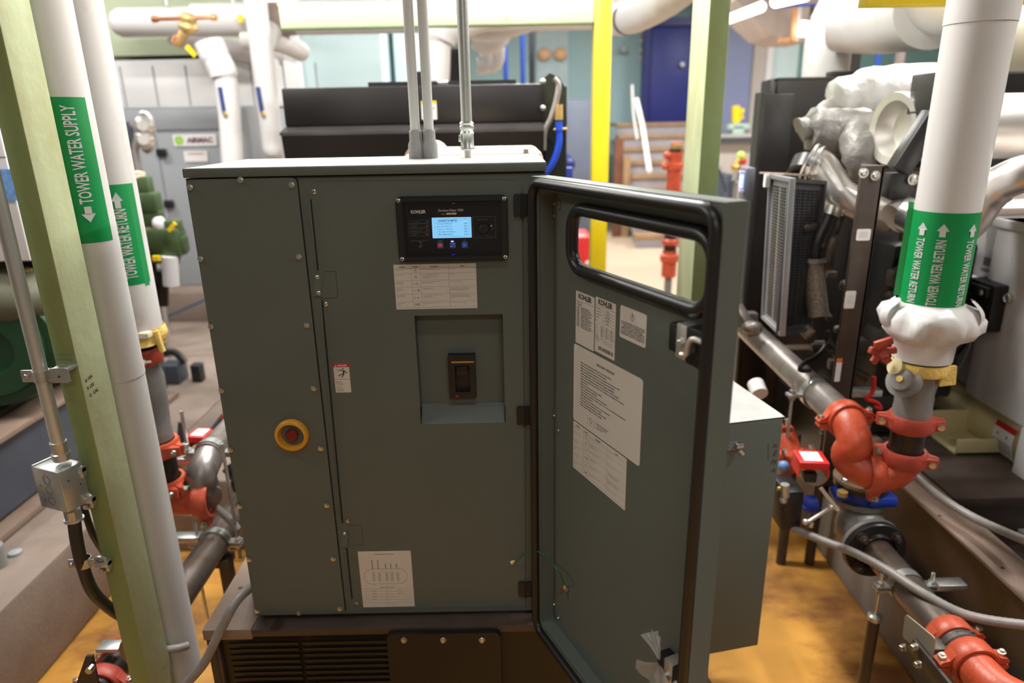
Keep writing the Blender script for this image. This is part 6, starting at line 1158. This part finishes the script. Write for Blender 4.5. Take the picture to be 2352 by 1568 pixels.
q = MB(mat('duct_tan', (.50, .44, .40), .5)); q.box((at(2245, 460, 2.1).x, 2.0, at(2300, 490, 2.05).z), (2.6, 2.4, at(2300, 472, 2.05).z), .004); solo(q, 'tan_rail', 'tan rail above the white cabinet on the right', 'rail')
q = MB(GEN); p = at(1715, 800, 2.9); q.box((1.32, 2.6, .25), (1.40, 3.18, .56)); solo(q, 'machine_plinth', 'dark machine base behind the upper right steel pipe', 'machine base')
q = MB(mat('off_white_cap', (.7, .68, .64), .5)); q.cyl(at(1735, 880, 2.35), at(1745, 905, 2.3), .03); solo(q, 'pipe_end', 'small off-white pipe end between the door edge and the diagonal pipe', 'cap')
# ================================================================== background
# mint column and yellow frame behind the door
q = MB(MINT); YC = 2.6; xr_ = at(1658, 300, YC).x; xl_ = at(1612, 300, YC).x; q.box((xl_, YC, 0), (xr_, YC+.24, 4.6), .004); q.bm.faces.ensure_lookup_table(); q.mat(MINTD)
for f in q.bm.faces:
    if f.calc_center_median().y < YC+.001: f.material_index = q.i  # front face takes the shaded copy of the mint
solo(q, 'steel_column', 'tall mint green steel column, its front painted in shade, rising behind the open door', 'column', 'mint green steel columns')
YP = 3.9; a, b = at(1362, 300, YP).x, at(1400, 300, YP).x
q = MB(YEL); q.box((a, YP, 0), (b, YP+.10, at(1385, -60, YP).z), .006); YPo = solo(q, 'yellow_post', 'bright yellow square steel post left of the mint column', 'post')
zb0, zb1 = at(1000, 50, YP).z-.015, at(1000, 2, YP).z; z_l = at(640, 32, YP)
q = MB(MINTL); q.box((at(640, 30, YP).x, YP+.01, zb0), (a-.002, YP+.09, zb0+.115), .003); q.mat(MINTD); q.box((at(640, 30, YP).x, YP+.009, zb0-.003), (a-.002, YP+.1, zb0+.004)); q.mat(MINTL); q.box((at(658, 30, YP).x-.05, YP+.02, zb0+.11), (at(658, 30, YP).x+.05, YP+.08, 4.6)); solo(q, 'overhead_beam', 'rust-spotted pale mint beam running left from the yellow post', 'beam')  # underside strip painted in the shaded mint copy
q = MB(YEL); YY = 2.6; q.box((at(1995, 5, YY).x, YY, at(2200, 8, YY).z), (3.4, YY+.08, at(2200, 8, YY).z+.10), .004); q.box((2.9, YY-.02, at(2200, 8, YY).z+.09), (3.0, YY+.1, 4.6), .004); solo(q, 'yellow_beam', 'yellow overhead beam at the top right', 'beam')
# big white overhead pipes
def hpipe(x0, y0, x1, y1, Y, r, m, name, lab, capl=False, grp='white insulated overhead pipes'):
    q = MB(m); p0, p1 = at(x0, y0, Y), at(x1, y1, Y); z = (p0.z+p1.z)/2; p0.z = p1.z = z; d = (p1-p0).normalized()
    if capl: q.lathe([(0, -r*.75), (r*.45, -r*.66), (r*.8, -r*.4), (r, 0), (r, (p1-p0).length), (0, (p1-p0).length)], zmat(d, p0), 32)
    else: q.cyl(p0, p1, r, n=32)
    return solo(q, name, lab, 'insulated pipe', grp, smooth=50)
hpipe(278, 55, 470, 46, 5.05, .092, PVCW, 'insulated_pipe', 'white overhead pipe with rounded end at the top left', True)
hpipe(447, 46, 1400, 30, 5.0, .103, PVCW, 'insulated_pipe', 'long white overhead pipe running behind the mint beam')
pipe([at(395, 78, 5.2), at(440, 92, 5.3), at(500, 104, 5.4), at(560, 118, 5.4), at(640, 132, 5.6)], .072, PVCW, 'insulated_pipe', 'white pipe crossing back under the brass valve', 'insulated pipe', 'white insulated overhead pipes')
pipe([at(480, 95, 4.6), at(492, 125, 4.6), at(512, 165, 4.6), at(522, 210, 4.6), at(530, 300, 4.6), at(538, 420, 4.6), V((at(538, 420, 4.6).x, 4.6, .9)), V((at(538, 420, 4.6).x, 4.6, .352))], [.09, .085, .07, .068, .066, .066], PVCW, 'insulated_pipe', 'white vertical pipe dropping in front of the grey cabinet', 'insulated pipe', 'white insulated overhead pipes', ref=(0, 1, 0))
q = MB(PVCW); p = at(612, 230, 4.7); q.lathe([(0, -.06), (.04, -.05), (.065, -.02), (.070, .02), (.070, 1.0), (0, 1.0)], Matrix.Translation((at(628, 345, 4.7).x, 4.7, at(628, 345, 4.7).z)), 28); q.cyl((at(628, 345, 4.7).x, 4.7, at(605, 112, 4.7).z), (at(628, 345, 4.7).x, 5.0, at(605, 45, 4.7).z), .068); solo(q, 'insulated_pipe', 'white vertical pipe with a rounded foot beside the black shroud', 'insulated pipe', 'white insulated overhead pipes', smooth=50)
pipe([at(560, 90, 5.0), at(620, 92, 5.0), at(660, 102, 5.1), at(690, 118, 5.3)], .07, PVCW, 'insulated_pipe', 'white bent pipe between the top beam and the cyan wall', 'insulated pipe', 'white insulated overhead pipes')
q = MB(mat('steel_grey_duct', (.45, .46, .48), .35, .6)); q.cyl((at(582, 300, 5.2).x, 5.2, .35), (at(582, 300, 5.2).x, 5.2, at(570, 248, 5.2).z), .07); solo(q, 'grey_duct', 'grey vertical duct between the two white pipes', 'duct')
for x in (505, 592):
    q = MB(mat('dark_blue_lever', (.03, .05, .2), .4)); Y = 4.53 if x < 550 else 4.625; q.tube([at(x, 200, Y), at(x+6, 235, Y), at(x+10, 258, Y)], .014, n=8); q.mat(BRASS); q.cyl(at(x+10, 256, Y), at(x+14, 266, Y), .014)
    solo(q, 'valve_lever', 'thin navy lever hanging by the %s white vertical pipe' % ('left' if x < 550 else 'right'), 'lever')
q = MB(mat('brown_pipe_band', (.30, .22, .19), .6)); p0, p1 = at(605, 44, 5.0), at(680, 42, 5.0); q.cyl(V((p0.x, 5.0, at(900, 38, 5.0).z-.0)), V((p1.x, 5.0, at(900, 38, 5.0).z)), .1045, n=28); solo(q, 'bare_pipe_band', 'bare brown section of the long white overhead pipe', 'pipe band')
q = MB(YTAG); q.box(at(565, 48, 4.88), at(613, 38, 4.87)); solo(q, 'yellow_tag', 'yellow marker tag on the long overhead pipe', 'tag')
q = MB(YTAG); q.box(at(548, 52, 4.87), at(556, 34, 4.86)); q.mat(WCAB); q.lathe([(.02, 0), (.02, .008), (0, .008)], zmat((0, -1, 0), at(546, 36, 4.87)), 16); solo(q, 'round_tag', 'small round white tag left of the yellow tag', 'tag')
YB = 4.6; q = MB(BRONZ); q.lathe([(.02, -.05), (.05, -.045), (.058, -.02), (.045, .0), (.05, .03), (.035, .05), (0, .055)], zmat((.3, -.2, 1), at(432, 52, YB)), 16); q.tube([at(432, 62, YB), at(418, 85, YB), at(405, 105, YB)], [.03, .022], n=10, smooth=0); BV = solo(q, 'brass_valve', 'bronze pressure valve with copper tubes on the top left pipe', 'valve')
q = MB(COPP); q.cyl(at(350, 44, YB), at(495, 40, YB), .012); q.cyl(at(350, 44, YB), at(362, 44, YB), .02); q.cyl(at(485, 40, YB), at(497, 40, YB), .02); q.cyl(at(402, 102, YB), at(410, 85, YB), .028); part(q, 'copper_tube', BV)
q = MB(YTAG); q.bar(at(428, 106, YB), at(450, 128, YB), .03, .012, up=(0, -1, 0)); q.cyl(at(402, 86, YB), at(410, 98, YB), .018); part(q, 'yellow_handle', BV)
pipe([at(1375, 38, 5.0), at(1400, 45, 4.95), at(1450, 40, 4.6), at(1520, 5, 4.2), at(1590, -50, 3.8)], .095, PVCW, 'insulated_pipe', 'white pipe rising diagonally to the top edge right of the yellow post', 'insulated pipe', 'white insulated overhead pipes')
pipe([at(1330, 20, 5.2), at(1400, 12, 5.1), at(1440, -30, 4.8), V((at(1440, -30, 4.8).x+.05, 4.75, 4.6))], .08, PVCW, 'insulated_pipe', 'short white pipe bend above the diagonal pipe by the yellow post', 'insulated pipe', 'white insulated overhead pipes')
q = MB(SLATE); q.lathe([(.0965, 0), (.098, 0), (.098, .03), (.0965, .03)], zmat(at(1450, 40, 4.6)-at(1400, 45, 4.95), at(1440, 42, 4.66)), 28); solo(q, 'pipe_band', 'dark band round the diagonal white pipe by the yellow post', 'pipe band')
# rod hangers
for x, l in ((381, 'left'), (535, 'right')): q = MB(ZINC); p = at(x, 14, 5.0); q.cyl(p, V((p.x, 5.0, 4.6)), .012); solo(q, 'hanger_rod', 'thin pale rod holding the overhead pipe, the %s one' % l, 'rod')
# grey cabinet far left
YG = 5.4; g0, g1 = at(272, 250, YG).x, at(640, 250, YG).x; gz = at(420, 252, YG).z; gz0 = at(420, 655, YG).z
q = MB(GCAB); q.box((g0, YG, gz0), (g1, YG+.7, gz), .01); q.box((g0-.01, YG-.012, gz-.14), (g1, YG, gz+.01), .004); GC = solo(q, 'grey_cabinet', 'tall grey air handler cabinet with black handles at the back left', 'equipment cabinet')
q = MB(mat('brushed_seam', (.24, .25, .27), .5)); z = at(420, 300, YG).z; q.box((g0, YG-.004, z-.006), (g1, YG, z+.006)); xs_ = at(372, 400, YG).x; q.box((xs_-.006, YG-.004, gz0), (xs_+.006, YG, z)); part(q, 'door_seams', GC)
for x, y in ((371, 350), (388, 468)): q = MB(BLK); p = at(x, y, YG-.02); q.box(p-V((.035, .02, .028)), p+V((.035, .02, .028)), .008); part(q, 'handle', GC, 'black handle')
q = MB(PAPERB); a, b = at(400, 336, YG-.006), at(495, 307, YG-.006); M = frame(V((a.x, YG-.006, a.z)), (1, 0, 0), (0, 0, 1)); w, h = b.x-a.x, b.z-a.z; q.prism(rr(0, 0, w, h, .01, 3), M, .003); q.mat(mat('lime_leaf', (.35, .6, .12), .5)); q.prism(rr(w*.04, h*.12, w*.24, h*.88, h*.3, 4), M, .0045); q.mat(mat('maroon_print', (.12, .03, .06), .5)); q.text('AIRMAC', M, w*.32, h*.28, h*.42, w*.6, .05, z=.0048); part(q, 'logo_plate', GC, 'white logo plate with green leaf')
q = MB(PAPERB); a, b = at(425, 372, YG-.006), at(475, 346, YG-.006); M = frame(V((a.x, YG-.006, a.z)), (1, 0, 0), (0, 0, 1)); w, h = b.x-a.x, b.z-a.z; q.prism(rr(0, 0, w, h, .008, 3), M, .003); q.mat(mat('faded_red', (.6, .2, .22), .5)); q.text('WARNING', M, w*.15, h*.66, h*.18, w*.7, .03, z=.0048); part(q, 'warning_label', GC, 'white warning label')
q = MB(CONC); q.box((g0-.2, YG-.25, .35), (g1+.4, YG+.75, gz0-.001), .01); solo(q, 'cabinet_plinth', 'pale concrete plinth under the grey cabinet', 'plinth')
q = MB(WALLW); q.box((g0+.01, YG+.02, gz+.012), (g1, YG+.6, at(400, 134, YG).z), .02); q.mat(GCAB); 
for i in range(7): q.box((g0+.05+i*.24, YG+.015, gz+.03), (g0+.06+i*.24, YG+.02, at(400, 150, YG).z))
solo(q, 'white_plenum', 'bright white duct plenum standing on the grey cabinet at the back left', 'duct')
# hoses
pipe([at(292, 280, 4.4), at(298, 330, 4.4), at(306, 380, 4.4), at(318, 440, 4.4), V((at(330, 500, 4.4).x, 4.4, .35))], .030, SLATE, 'dark_conduit', 'dark upright conduit beside the silver hose loops', 'conduit')
SH = pipe([at(306, 290, 4.3), at(330, 262, 4.3), at(345, 275, 4.3), at(350, 320, 4.3), at(338, 345, 4.3), at(322, 320, 4.3), at(312, 340, 4.3), at(320, 400, 4.3), V((at(328, 470, 4.3).x, 4.3, .36))], .022, mat('dull_silver_hose', (.5, .46, .46), .3, .7), 'silver_hose', 'looping silver hose with two round gauges at the back left', 'hose')
for x, y in ((332, 290), (334, 322)): q = MB(SIL); q.lathe([(0, 0), (.05, 0), (.055, .03), (.03, .06), (0, .06)], zmat((.3, -1, .1), at(x, y, 4.25)), 20); part(q, 'gauge', SH)
# green pump assembly
YM = 3.6; random.seed(5); PM = thing('green_pump', 'olive green pump with white filters standing behind the scuffed pipe', 'pump', at(385, 720, YM))
random.seed(11)
q = MB(MGRN)
for x, y, r in ((325, 425, .05), (340, 465, .06), (352, 500, .05), (385, 555, .085), (395, 525, .05), (408, 560, .05), (330, 500, .05), (372, 580, .06)): q.box(at(x, y, YM)-V((r, r*.7, r*.9)), at(x, y, YM)+V((r, r*.7, r*.9)), r*.25)
q.cyl(at(385, 600, YM), at(395, 530, YM), .06); part(q, 'pump_body', PM)
q = MB(FOAM); q.sph(at(318, 408, YM), .035, n=10); q.sph(at(335, 452, YM), .04, n=10); q.cyl(at(318, 395, YM), at(330, 470, YM), .03); q.cyl(at(345, 455, YM), at(348, 550, YM), .03); part(q, 'bronze_fittings', PM)
q = MB(WCAB); q.cyl(at(394, 655, YM-.05), at(390, 588, YM-.05), .040); part(q, 'filter_canister', PM, 'white filter canister'); q = MB(WCAB); q.sph(at(366, 515, YM-.02), .035, (1, 1, 1.3), n=10); part(q, 'white_dome', PM)
q = MB(YTAG); q.bar(at(388, 530, YM-.1), at(402, 512, YM-.1), .02, .01, up=(0, -1, 0)); q.box(at(355, 598, YM-.1), at(364, 588, YM-.12)); part(q, 'yellow_lever', PM)
q = MB(DPIPE); q.cyl(at(347, 560, YM), at(368, 830, YM), .02); q.cyl(at(372, 620, YM), at(372, 700, YM), .035); q.cyl(at(372, 650, YM), at(392, 620, YM), .02); part(q, 'support_pipe', PM)
# debris on the pad behind
q = MB(SLATE); Y = 3.3; p = atz(410, 875, .355)
q.box((p.x-.08, p.y-.05, .352), (p.x+.03, p.y+.08, .47), .005); q.mat(GEN); q.tube([V((p.x-.12, p.y, .36)), V((p.x-.10, p.y, .50)), V((p.x, p.y, .54)), V((p.x+.06, p.y, .47))], .022, n=8); q.box((p.x+.09, p.y-.02, .355), (p.x+.15, p.y+.04, .46), .005); solo(q, 'metal_bracket', 'dark steel bracket lying on the concrete pad between pipe and cabinet', 'bracket')
q = MB(SLATE); a = atz(380, 800, .40); q.bar(V((a.x, a.y, .36)), V((a.x+.02, a.y, .62)), .07, .01, up=(0, 1, 0)); q.bar(V((a.x-.05, a.y, .58)), V((a.x+.28, a.y+.25, .70)), .02, .02); solo(q, 'blue_grey_stand', 'blue-grey steel stand on the pad behind the yellow cloth', 'stand')
# white pump elbows behind the shroud centre
YW = 5.2
q = MB(PVCW); q.tube([at(1225, 35, YW), at(1120, 62, YW), at(1060, 45, YW)], .10, n=24); q.tube([at(1150, 20, 4.9), at(1060, 40, 4.9), at(1010, 75, 4.9), at(1000, 130, 4.9), at(1002, 300, 4.9)], [.12, .13, .125, .10, .095], n=28, ref=(0, 1, 0)); solo(q, 'insulated_pipe', 'fat white elbow pipe dropping behind the conduits', 'insulated pipe', 'white insulated overhead pipes', smooth=60)
q = MB(PVCW); q.tube([at(1090, 85, 5.5), at(1120, 98, 5.5), at(1145, 85, 5.5), at(1160, 55, 5.5)], .08, n=20); q.tube([at(1115, 105, 5.7), at(1120, 148, 5.7), at(1095, 152, 5.7)], .06, n=20); q.tube([at(1145, 85, 5.7), at(1143, 140, 5.7), at(1125, 155, 5.7)], .05, n=20); q.cyl(at(1160, 55, 5.5), V((at(1160, 55, 5.5).x, 5.5, 4.6)), .08); solo(q, 'insulated_pipe', 'cluster of white pipe elbows above the black shroud, right of the conduits', 'insulated pipe', 'white insulated overhead pipes', smooth=60)
q = MB(GEN); q.box((at(1025, 150, 5.6).x, 5.6, .0), (at(1056, 150, 5.6).x, 5.7, at(1040, 112, 5.6).z)); solo(q, 'black_upright', 'black upright strip painting the dark gap behind the conduits', 'post')  # dark filler painting the shaded gap between the white pipes
q = MB(BLUP); p = at(1160, 100, 6.5); q.cyl((p.x, 6.5, 0), (p.x, 6.5, 4.6), .022); solo(q, 'blue_rod', 'blue vertical pipe right of the white elbow cluster', 'pipe', 'thin upright pipes on the back wall')
q = MB(BLUP); p = at(1200, 100, 6.5); q.cyl((p.x, 6.5, 0), (p.x, 6.5, 4.6), .022); solo(q, 'blue_rod', 'second blue vertical pipe left of the dark upright pipe', 'pipe', 'thin upright pipes on the back wall')
q = MB(SLATE); p = at(1221, 100, 6.0); q.cyl((p.x, 6.0, 0), (p.x, 6.0, 4.6), .024); solo(q, 'dark_rod', 'dark upright pipe above the engine hoses', 'pipe', 'thin upright pipes on the back wall')
# wall fittings
for k, x in enumerate((1250, 1287)): q = MB(mat('orange_lamp', (.75, .45, .25), .5)); q.sph(at(x, 124, 13.0), .10, (1.2, .6, 1), n=10); solo(q, 'wall_lamp', 'small orange twin lamp on the teal wall, the %s one' % ('left', 'right')[k], 'lamp')
q = MB(mat('pale_panel', (.45, .58, .62), .6)); q.box((at(1232, 150, 13.1).x, 13.1, 0), (at(1305, 150, 13.1).x, 13.19, 3.6)); struct(q, 'trim_4')
YL = 11.3; q = MB(mat('blue_grey_locker', (.12, .14, .195), .5, var=.06)); q.box((at(1300, 300, YL).x, YL, 0), (at(1398, 300, YL).x, YL+.6, at(1350, 230, YL).z), .01); solo(q, 'steel_locker', 'tall blue-grey locker behind the yellow post', 'locker')
q = MB(mat('rust_brown_board', (.16, .06, .03), .6, var=.3)); q.box((at(1412, 350, 10.9).x, 10.9, 0), (at(1432, 350, 10.9).x, 11.0, at(1420, 318, 10.9).z)); q.mat(WOOD); q.box((at(1433, 380, 10.85).x, 10.85, 0), (at(1448, 380, 10.85).x, 10.9, at(1440, 358, 10.85).z)); solo(q, 'timber_boards', 'brown boards standing left of the staircase', 'board')
q = MB(mat('pale_rail', (.75, .73, .70), .4)); q.tube([at(1462, 228, 10.6), at(1476, 290, 10.3), at(1492, 395, 9.6)], .035, n=8, smooth=0); q.tube([at(1452, 195, 11.5), at(1455, 260, 11.3), at(1464, 320, 10.9)], .018, n=8); solo(q, 'stair_handrail', 'white sloping handrail in front of the staircase', 'handrail')
q = MB(mat('junction_grey', (.3, .35, .33), .5)); q.box(at(1425, 120, 13.05), at(1438, 108, 13.15)); q.mat(mat('pinkish_dot', (.7, .55, .5), .5))
for y in (75, 95, 115, 135): q.box(at(1470, y+4, 13.05), at(1476, y-4, 13.1))
solo(q, 'wall_switches', 'column of tiny wall switches beside the navy door', 'switch')
# red riser pipe
YI = 5.4; p = at(1548, 400, YI); q = MB(RED); q.cyl((p.x, YI, at(1548, 470, YI).z), (p.x, YI, at(1548, 362, YI).z), .055); q.lathe([(.055, 0), (.068, .01), (.068, .05), (.055, .06)], Matrix.Translation((p.x, YI, at(1548, 392, YI).z)), 24); q.lathe([(.055, 0), (.062, .01), (.062, .05), (0, .06)], Matrix.Translation((p.x, YI, at(1548, 366, YI).z)), 24); q.sph(at(1528, 382, YI-.03), .03, n=8); q.sph(at(1532, 357, YI-.03), .03, n=8)
q.cyl((p.x, YI, at(1540, 640, YI).z+.02), (p.x, YI, at(1540, 575, YI).z), .058); q.lathe([(.058, 0), (.075, .01), (.075, .06), (.058, .07)], Matrix.Translation((p.x, YI, at(1540, 602, YI).z)), 24); q.lathe([(.058, 0), (.07, .01), (.07, .04), (.058, .05)], Matrix.Translation((p.x, YI, at(1540, 562, YI).z)), 24)
q.mat(GEN); q.cyl((p.x, YI, at(1540, 600, YI).z), (p.x, YI, at(1548, 450, YI).z), .05); q.cyl((p.x, YI, at(1548, 365, YI).z), (p.x, YI, at(1548, 342, YI).z), .045); q.mat(CAST); q.cyl((p.x, YI, 0), (p.x, YI, at(1540, 625, YI).z), .03); q.mat(BRONZ); q.box(at(1542, 345, YI), at(1565, 325, YI+.05), .01); solo(q, 'red_standpipe', 'red fire pipe with black sections just left of the mint column', 'standpipe')
q = MB(BRED); a = atz(1340, 640, 0); q.box((at(1318, 560, 5.3).x, 5.3, 0), (at(1360, 560, 5.3).x, 5.7, at(1340, 543, 5.3).z), .02); q.mat(WCAB); q.lathe([(.02, 0), (0, .005)], zmat((0, -1, 0), at(1350, 603, 5.29)), 10); solo(q, 'red_machine', 'red box on the floor seen through the door window', 'machine')
q = MB(mat('navy_drum', (.015, .03, .18), .4)); q.sph(at(1275, 378, 4.2), .11, (1.1, 1, .7)); q.box((.12, 3.95, .001), (.36, 4.4, at(1285, 380, 4.2).z)); solo(q, 'blue_machine', 'navy blue machine behind the engine hoses', 'machine')
# landing items
YT = 11.6; q = MB(YTAG); p = at(1693, 262, YT); q.bar(at(1690, 282, YT), at(1690, 243, YT), .11, .08, up=(0, -1, 0)); q.bar(at(1695, 268, YT), at(1706, 250, YT), .06, .06, up=(0, -1, 0)); q.bar(at(1695, 258, YT), at(1704, 272, YT), .06, .06, up=(0, -1, 0)); yt = solo(q, 'yellow_tool', 'yellow hand tool standing on the landing beside the blue-grey wall', 'tool')
q = MB(mat('pale_green_base', (.40, .55, .46), .5)); q.box(at(1672, 298, YT-.1), at(1714, 284, YT+.1), .02); q.box(V((at(1680, 290, YT).x, YT-.1, ly.z+.02)), V((at(1706, 290, YT).x, YT+.1, at(1690, 290, YT).z)), .005); part(q, 'base', yt)
YV = 6.2; q = MB(BRASS); q.cyl(at(1688, 382, YV), at(1702, 360, YV), .03); q.sph(at(1690, 385, YV), .04, n=8); q.mat(mat('lime_cap', (.45, .6, .1), .4)); q.sph(at(1702, 358, YV), .04, n=8); q.mat(BRED); q.sph(at(1706, 370, YV), .035, n=8); q.mat(SIL); q.cyl(at(1690, 415, YV), at(1695, 390, YV), .04); q.mat(CAST); q.cyl(at(1690, 420, YV), V((at(1690, 420, YV).x, YV, 0)), .02); solo(q, 'gas_valve', 'brass valve with lime green cap and red knob beyond the mint column', 'valve')
q = MB(SLATE); q.box((at(1655, 420, 6.4).x, 6.3, 0), (at(1682, 420, 6.4).x, 6.7, at(1665, 400, 6.4).z), .01); q.mat(mat('loose_cable', (.05, .05, .06), .5)); q.tube([at(1645, 380, 6), at(1655, 400, 6), at(1668, 440, 6)], .012, n=6); solo(q, 'dark_equipment', 'dark low equipment between the column and the grey switch box', 'equipment')
q = MB(mat('switch_grey', (.17, .17, .21), .5)); Y = 2.9; a, b = at(1709, 462, Y), at(1737, 385, Y); q.box((a.x, Y, a.z), (b.x, Y+.08, b.z), .006); sw = solo(q, 'switch_box', 'small dark grey switch box on the radiator post with a blue light', 'switch box')
q = MB(mat('blue_white_light', (.45, .6, 1.0), .4, var=0, emit=1.2)); q.box(at(1700, 432, Y), at(1706, 400, Y+.02), .002); q.mat(INKR); q.box(at(1700, 398, Y), at(1707, 392, Y+.02), .002); q.box(at(1699, 440, Y), at(1705, 434, Y+.02), .002); part(q, 'indicator_light', sw, 'glowing blue strip')
# upper right insulated pipes, duct
pipe([at(1895, 190, 3.9), at(1897, 150, 3.9), at(1905, 95, 3.9), at(1935, 30, 3.9), at(1975, -40, 3.9)], [.118, .118, .120, .135, .14], PVCW, 'insulated_pipe', 'large white pipe curving up at the top right', 'insulated pipe', 'white insulated overhead pipes', ref=(0, 1, 0))
q = MB(PVCW); q.tube([at(1935, 40, 3.75), at(2010, 42, 3.6), at(2080, 30, 3.3), at(2150, 15, 3.0)], .16, n=32, smooth=4); solo(q, 'insulated_pipe', 'very large white pipe running toward the viewer at the top right', 'insulated pipe', 'white insulated overhead pipes', smooth=60)
pipe([at(2120, -30, 2.9), at(2150, 20, 2.9), at(2200, 40, 3.0), at(2300, 5, 3.1), at(2400, 0, 3.1)], .085, PVCW, 'insulated_pipe', 'white bend crossing behind the right return pipe at the top', 'insulated pipe', 'white insulated overhead pipes')
pipe([at(2120, 20, 2.95), at(2140, 60, 2.95), at(2175, 72, 2.95), at(2230, 50, 3.0)], .035, PVCW, 'insulated_pipe', 'thin white bend under the yellow beam', 'insulated pipe', 'white insulated overhead pipes')
q = MB(WALLW); q.box((at(2285, 100, 2.9).x, 2.9, at(2320, 165, 2.9).z), (4.2, 3.2, at(2320, 28, 2.9).z), .006); solo(q, 'white_duct', 'white duct panel at the top right edge behind the pipe', 'duct')
q = MB(GEN); q.box((at(1945, 130, 4.0).x, 4.0, .25), (at(1978, 130, 4.0).x, 4.1, at(1960, 72, 4.0).z)); solo(q, 'black_upright', 'black upright post between the two large white pipes', 'post')
q = MB(BLUP); p = at(2018, 130, 6.5); q.cyl((p.x, 6.5, 0), (p.x, 6.5, 4.6), .022); solo(q, 'blue_rod', 'blue vertical pipe seen above the right black housing', 'pipe', 'thin upright pipes on the back wall')
q = MB(mat('brown_conduit', (.22, .17, .16), .5)); q.cyl((at(2066, 140, 6.0).x, 6.0, 0), (at(2066, 140, 6.0).x, 6.0, 4.6), .035); solo(q, 'brown_rod', 'brown upright pipe seen above the right black housing', 'pipe', 'thin upright pipes on the back wall')
q = MB(BLUP); q.tube([at(1770, 14, 7), at(1905, 10, 7), V((at(1905, 10, 7).x, 7, 4.6))], .02, n=8, smooth=0); solo(q, 'blue_cross_pipe', 'thin blue pipe crossing level under the top right lamp', 'pipe')
q = MB(mat('tan_duct_paint', (.50, .42, .38), .6, var=.1)); D_ = [at(x, y, 8.5) for x, y in ((1690, 0), (1735, 45), (1775, 82), (1815, 92), (1870, 92))]; D_ += [V((D_[-1].x+.2, 8.5, 4.6)), V((D_[0].x, 8.5, 4.6))]
q.prism([(p.x, p.z) for p in D_], frame((0, 8.5, 0), (1, 0, 0), (0, 0, 1)), -.8); solo(q, 'overhead_duct', 'tan overhead duct at the top right behind the lamp', 'duct', smooth=20)
q = MB(mat('orange_frame', (.60, .30, .13), .5)); q.bar(at(1822, 95, 8.2), at(1826, 15, 8.2), .05, .05, up=(0, 1, 0)); q.box(at(1793, 98, 8.2), at(1820, 88, 8.3), .01); q.bar(at(1826, 15, 8.2), V((at(1826, 15, 8.2).x, 8.2, 4.6)), .05, .05, up=(0, 1, 0)); q.mat(WALLW); q.box(at(1826, 95, 8.25), at(1838, 15, 8.3)); q.mat(GEN); q.box(at(1858, 85, 8.1), at(1866, 15, 8.15)); solo(q, 'duct_bracket', 'orange and white bracket hanging from the tan duct', 'bracket')
# luminaires
def lum(a, b, label, r=.018, m=TUBE):
    q = MB(m); q.cyl(a, b, r, n=12); o = solo(q, 'fluorescent_tube', label, 'lamp', 'fluorescent tubes'); return o
lum(at(1668, 46, 6.2), at(1748, 16, 5.2), 'glowing white fluorescent tube right of the mint column top', .035)
lum(at(1782, 4, 6.8), at(1850, -12, 6.2), 'bright fluorescent tube at the very top edge, right of the tan duct', .05)
lum(at(1842, 82, 8.1), at(1850, 50, 8.1), 'short bright lamp on the duct bracket', .05)
lum(at(612, 4, 5.8), at(660, -2, 5.6), 'bright fluorescent tube end at the top edge above the long white pipe', .04)
for i, (x, y, z, a, w) in enumerate(STRIPS):
    q = MB(WCAB); M = Matrix.Translation((x, y, z)) @ Matrix.Rotation(math.radians(a), 4, 'Z'); q.box((-.62, -.09, 0), (.62, .09, .05), .006, M)
    f_ = solo(q, 'ceiling_light', 'white fluorescent fitting hanging over the machines', 'ceiling light', 'ceiling fluorescent fittings')  # the fitting behind the camera is added to carry the fill strip
    q = MB(TUBE)
    for s_ in (-.045, .045): q.cyl(M @ V((-.58, s_, -.012)), M @ V((.58, s_, -.012)), .013, n=12)
    part(q, 'tubes', f_)
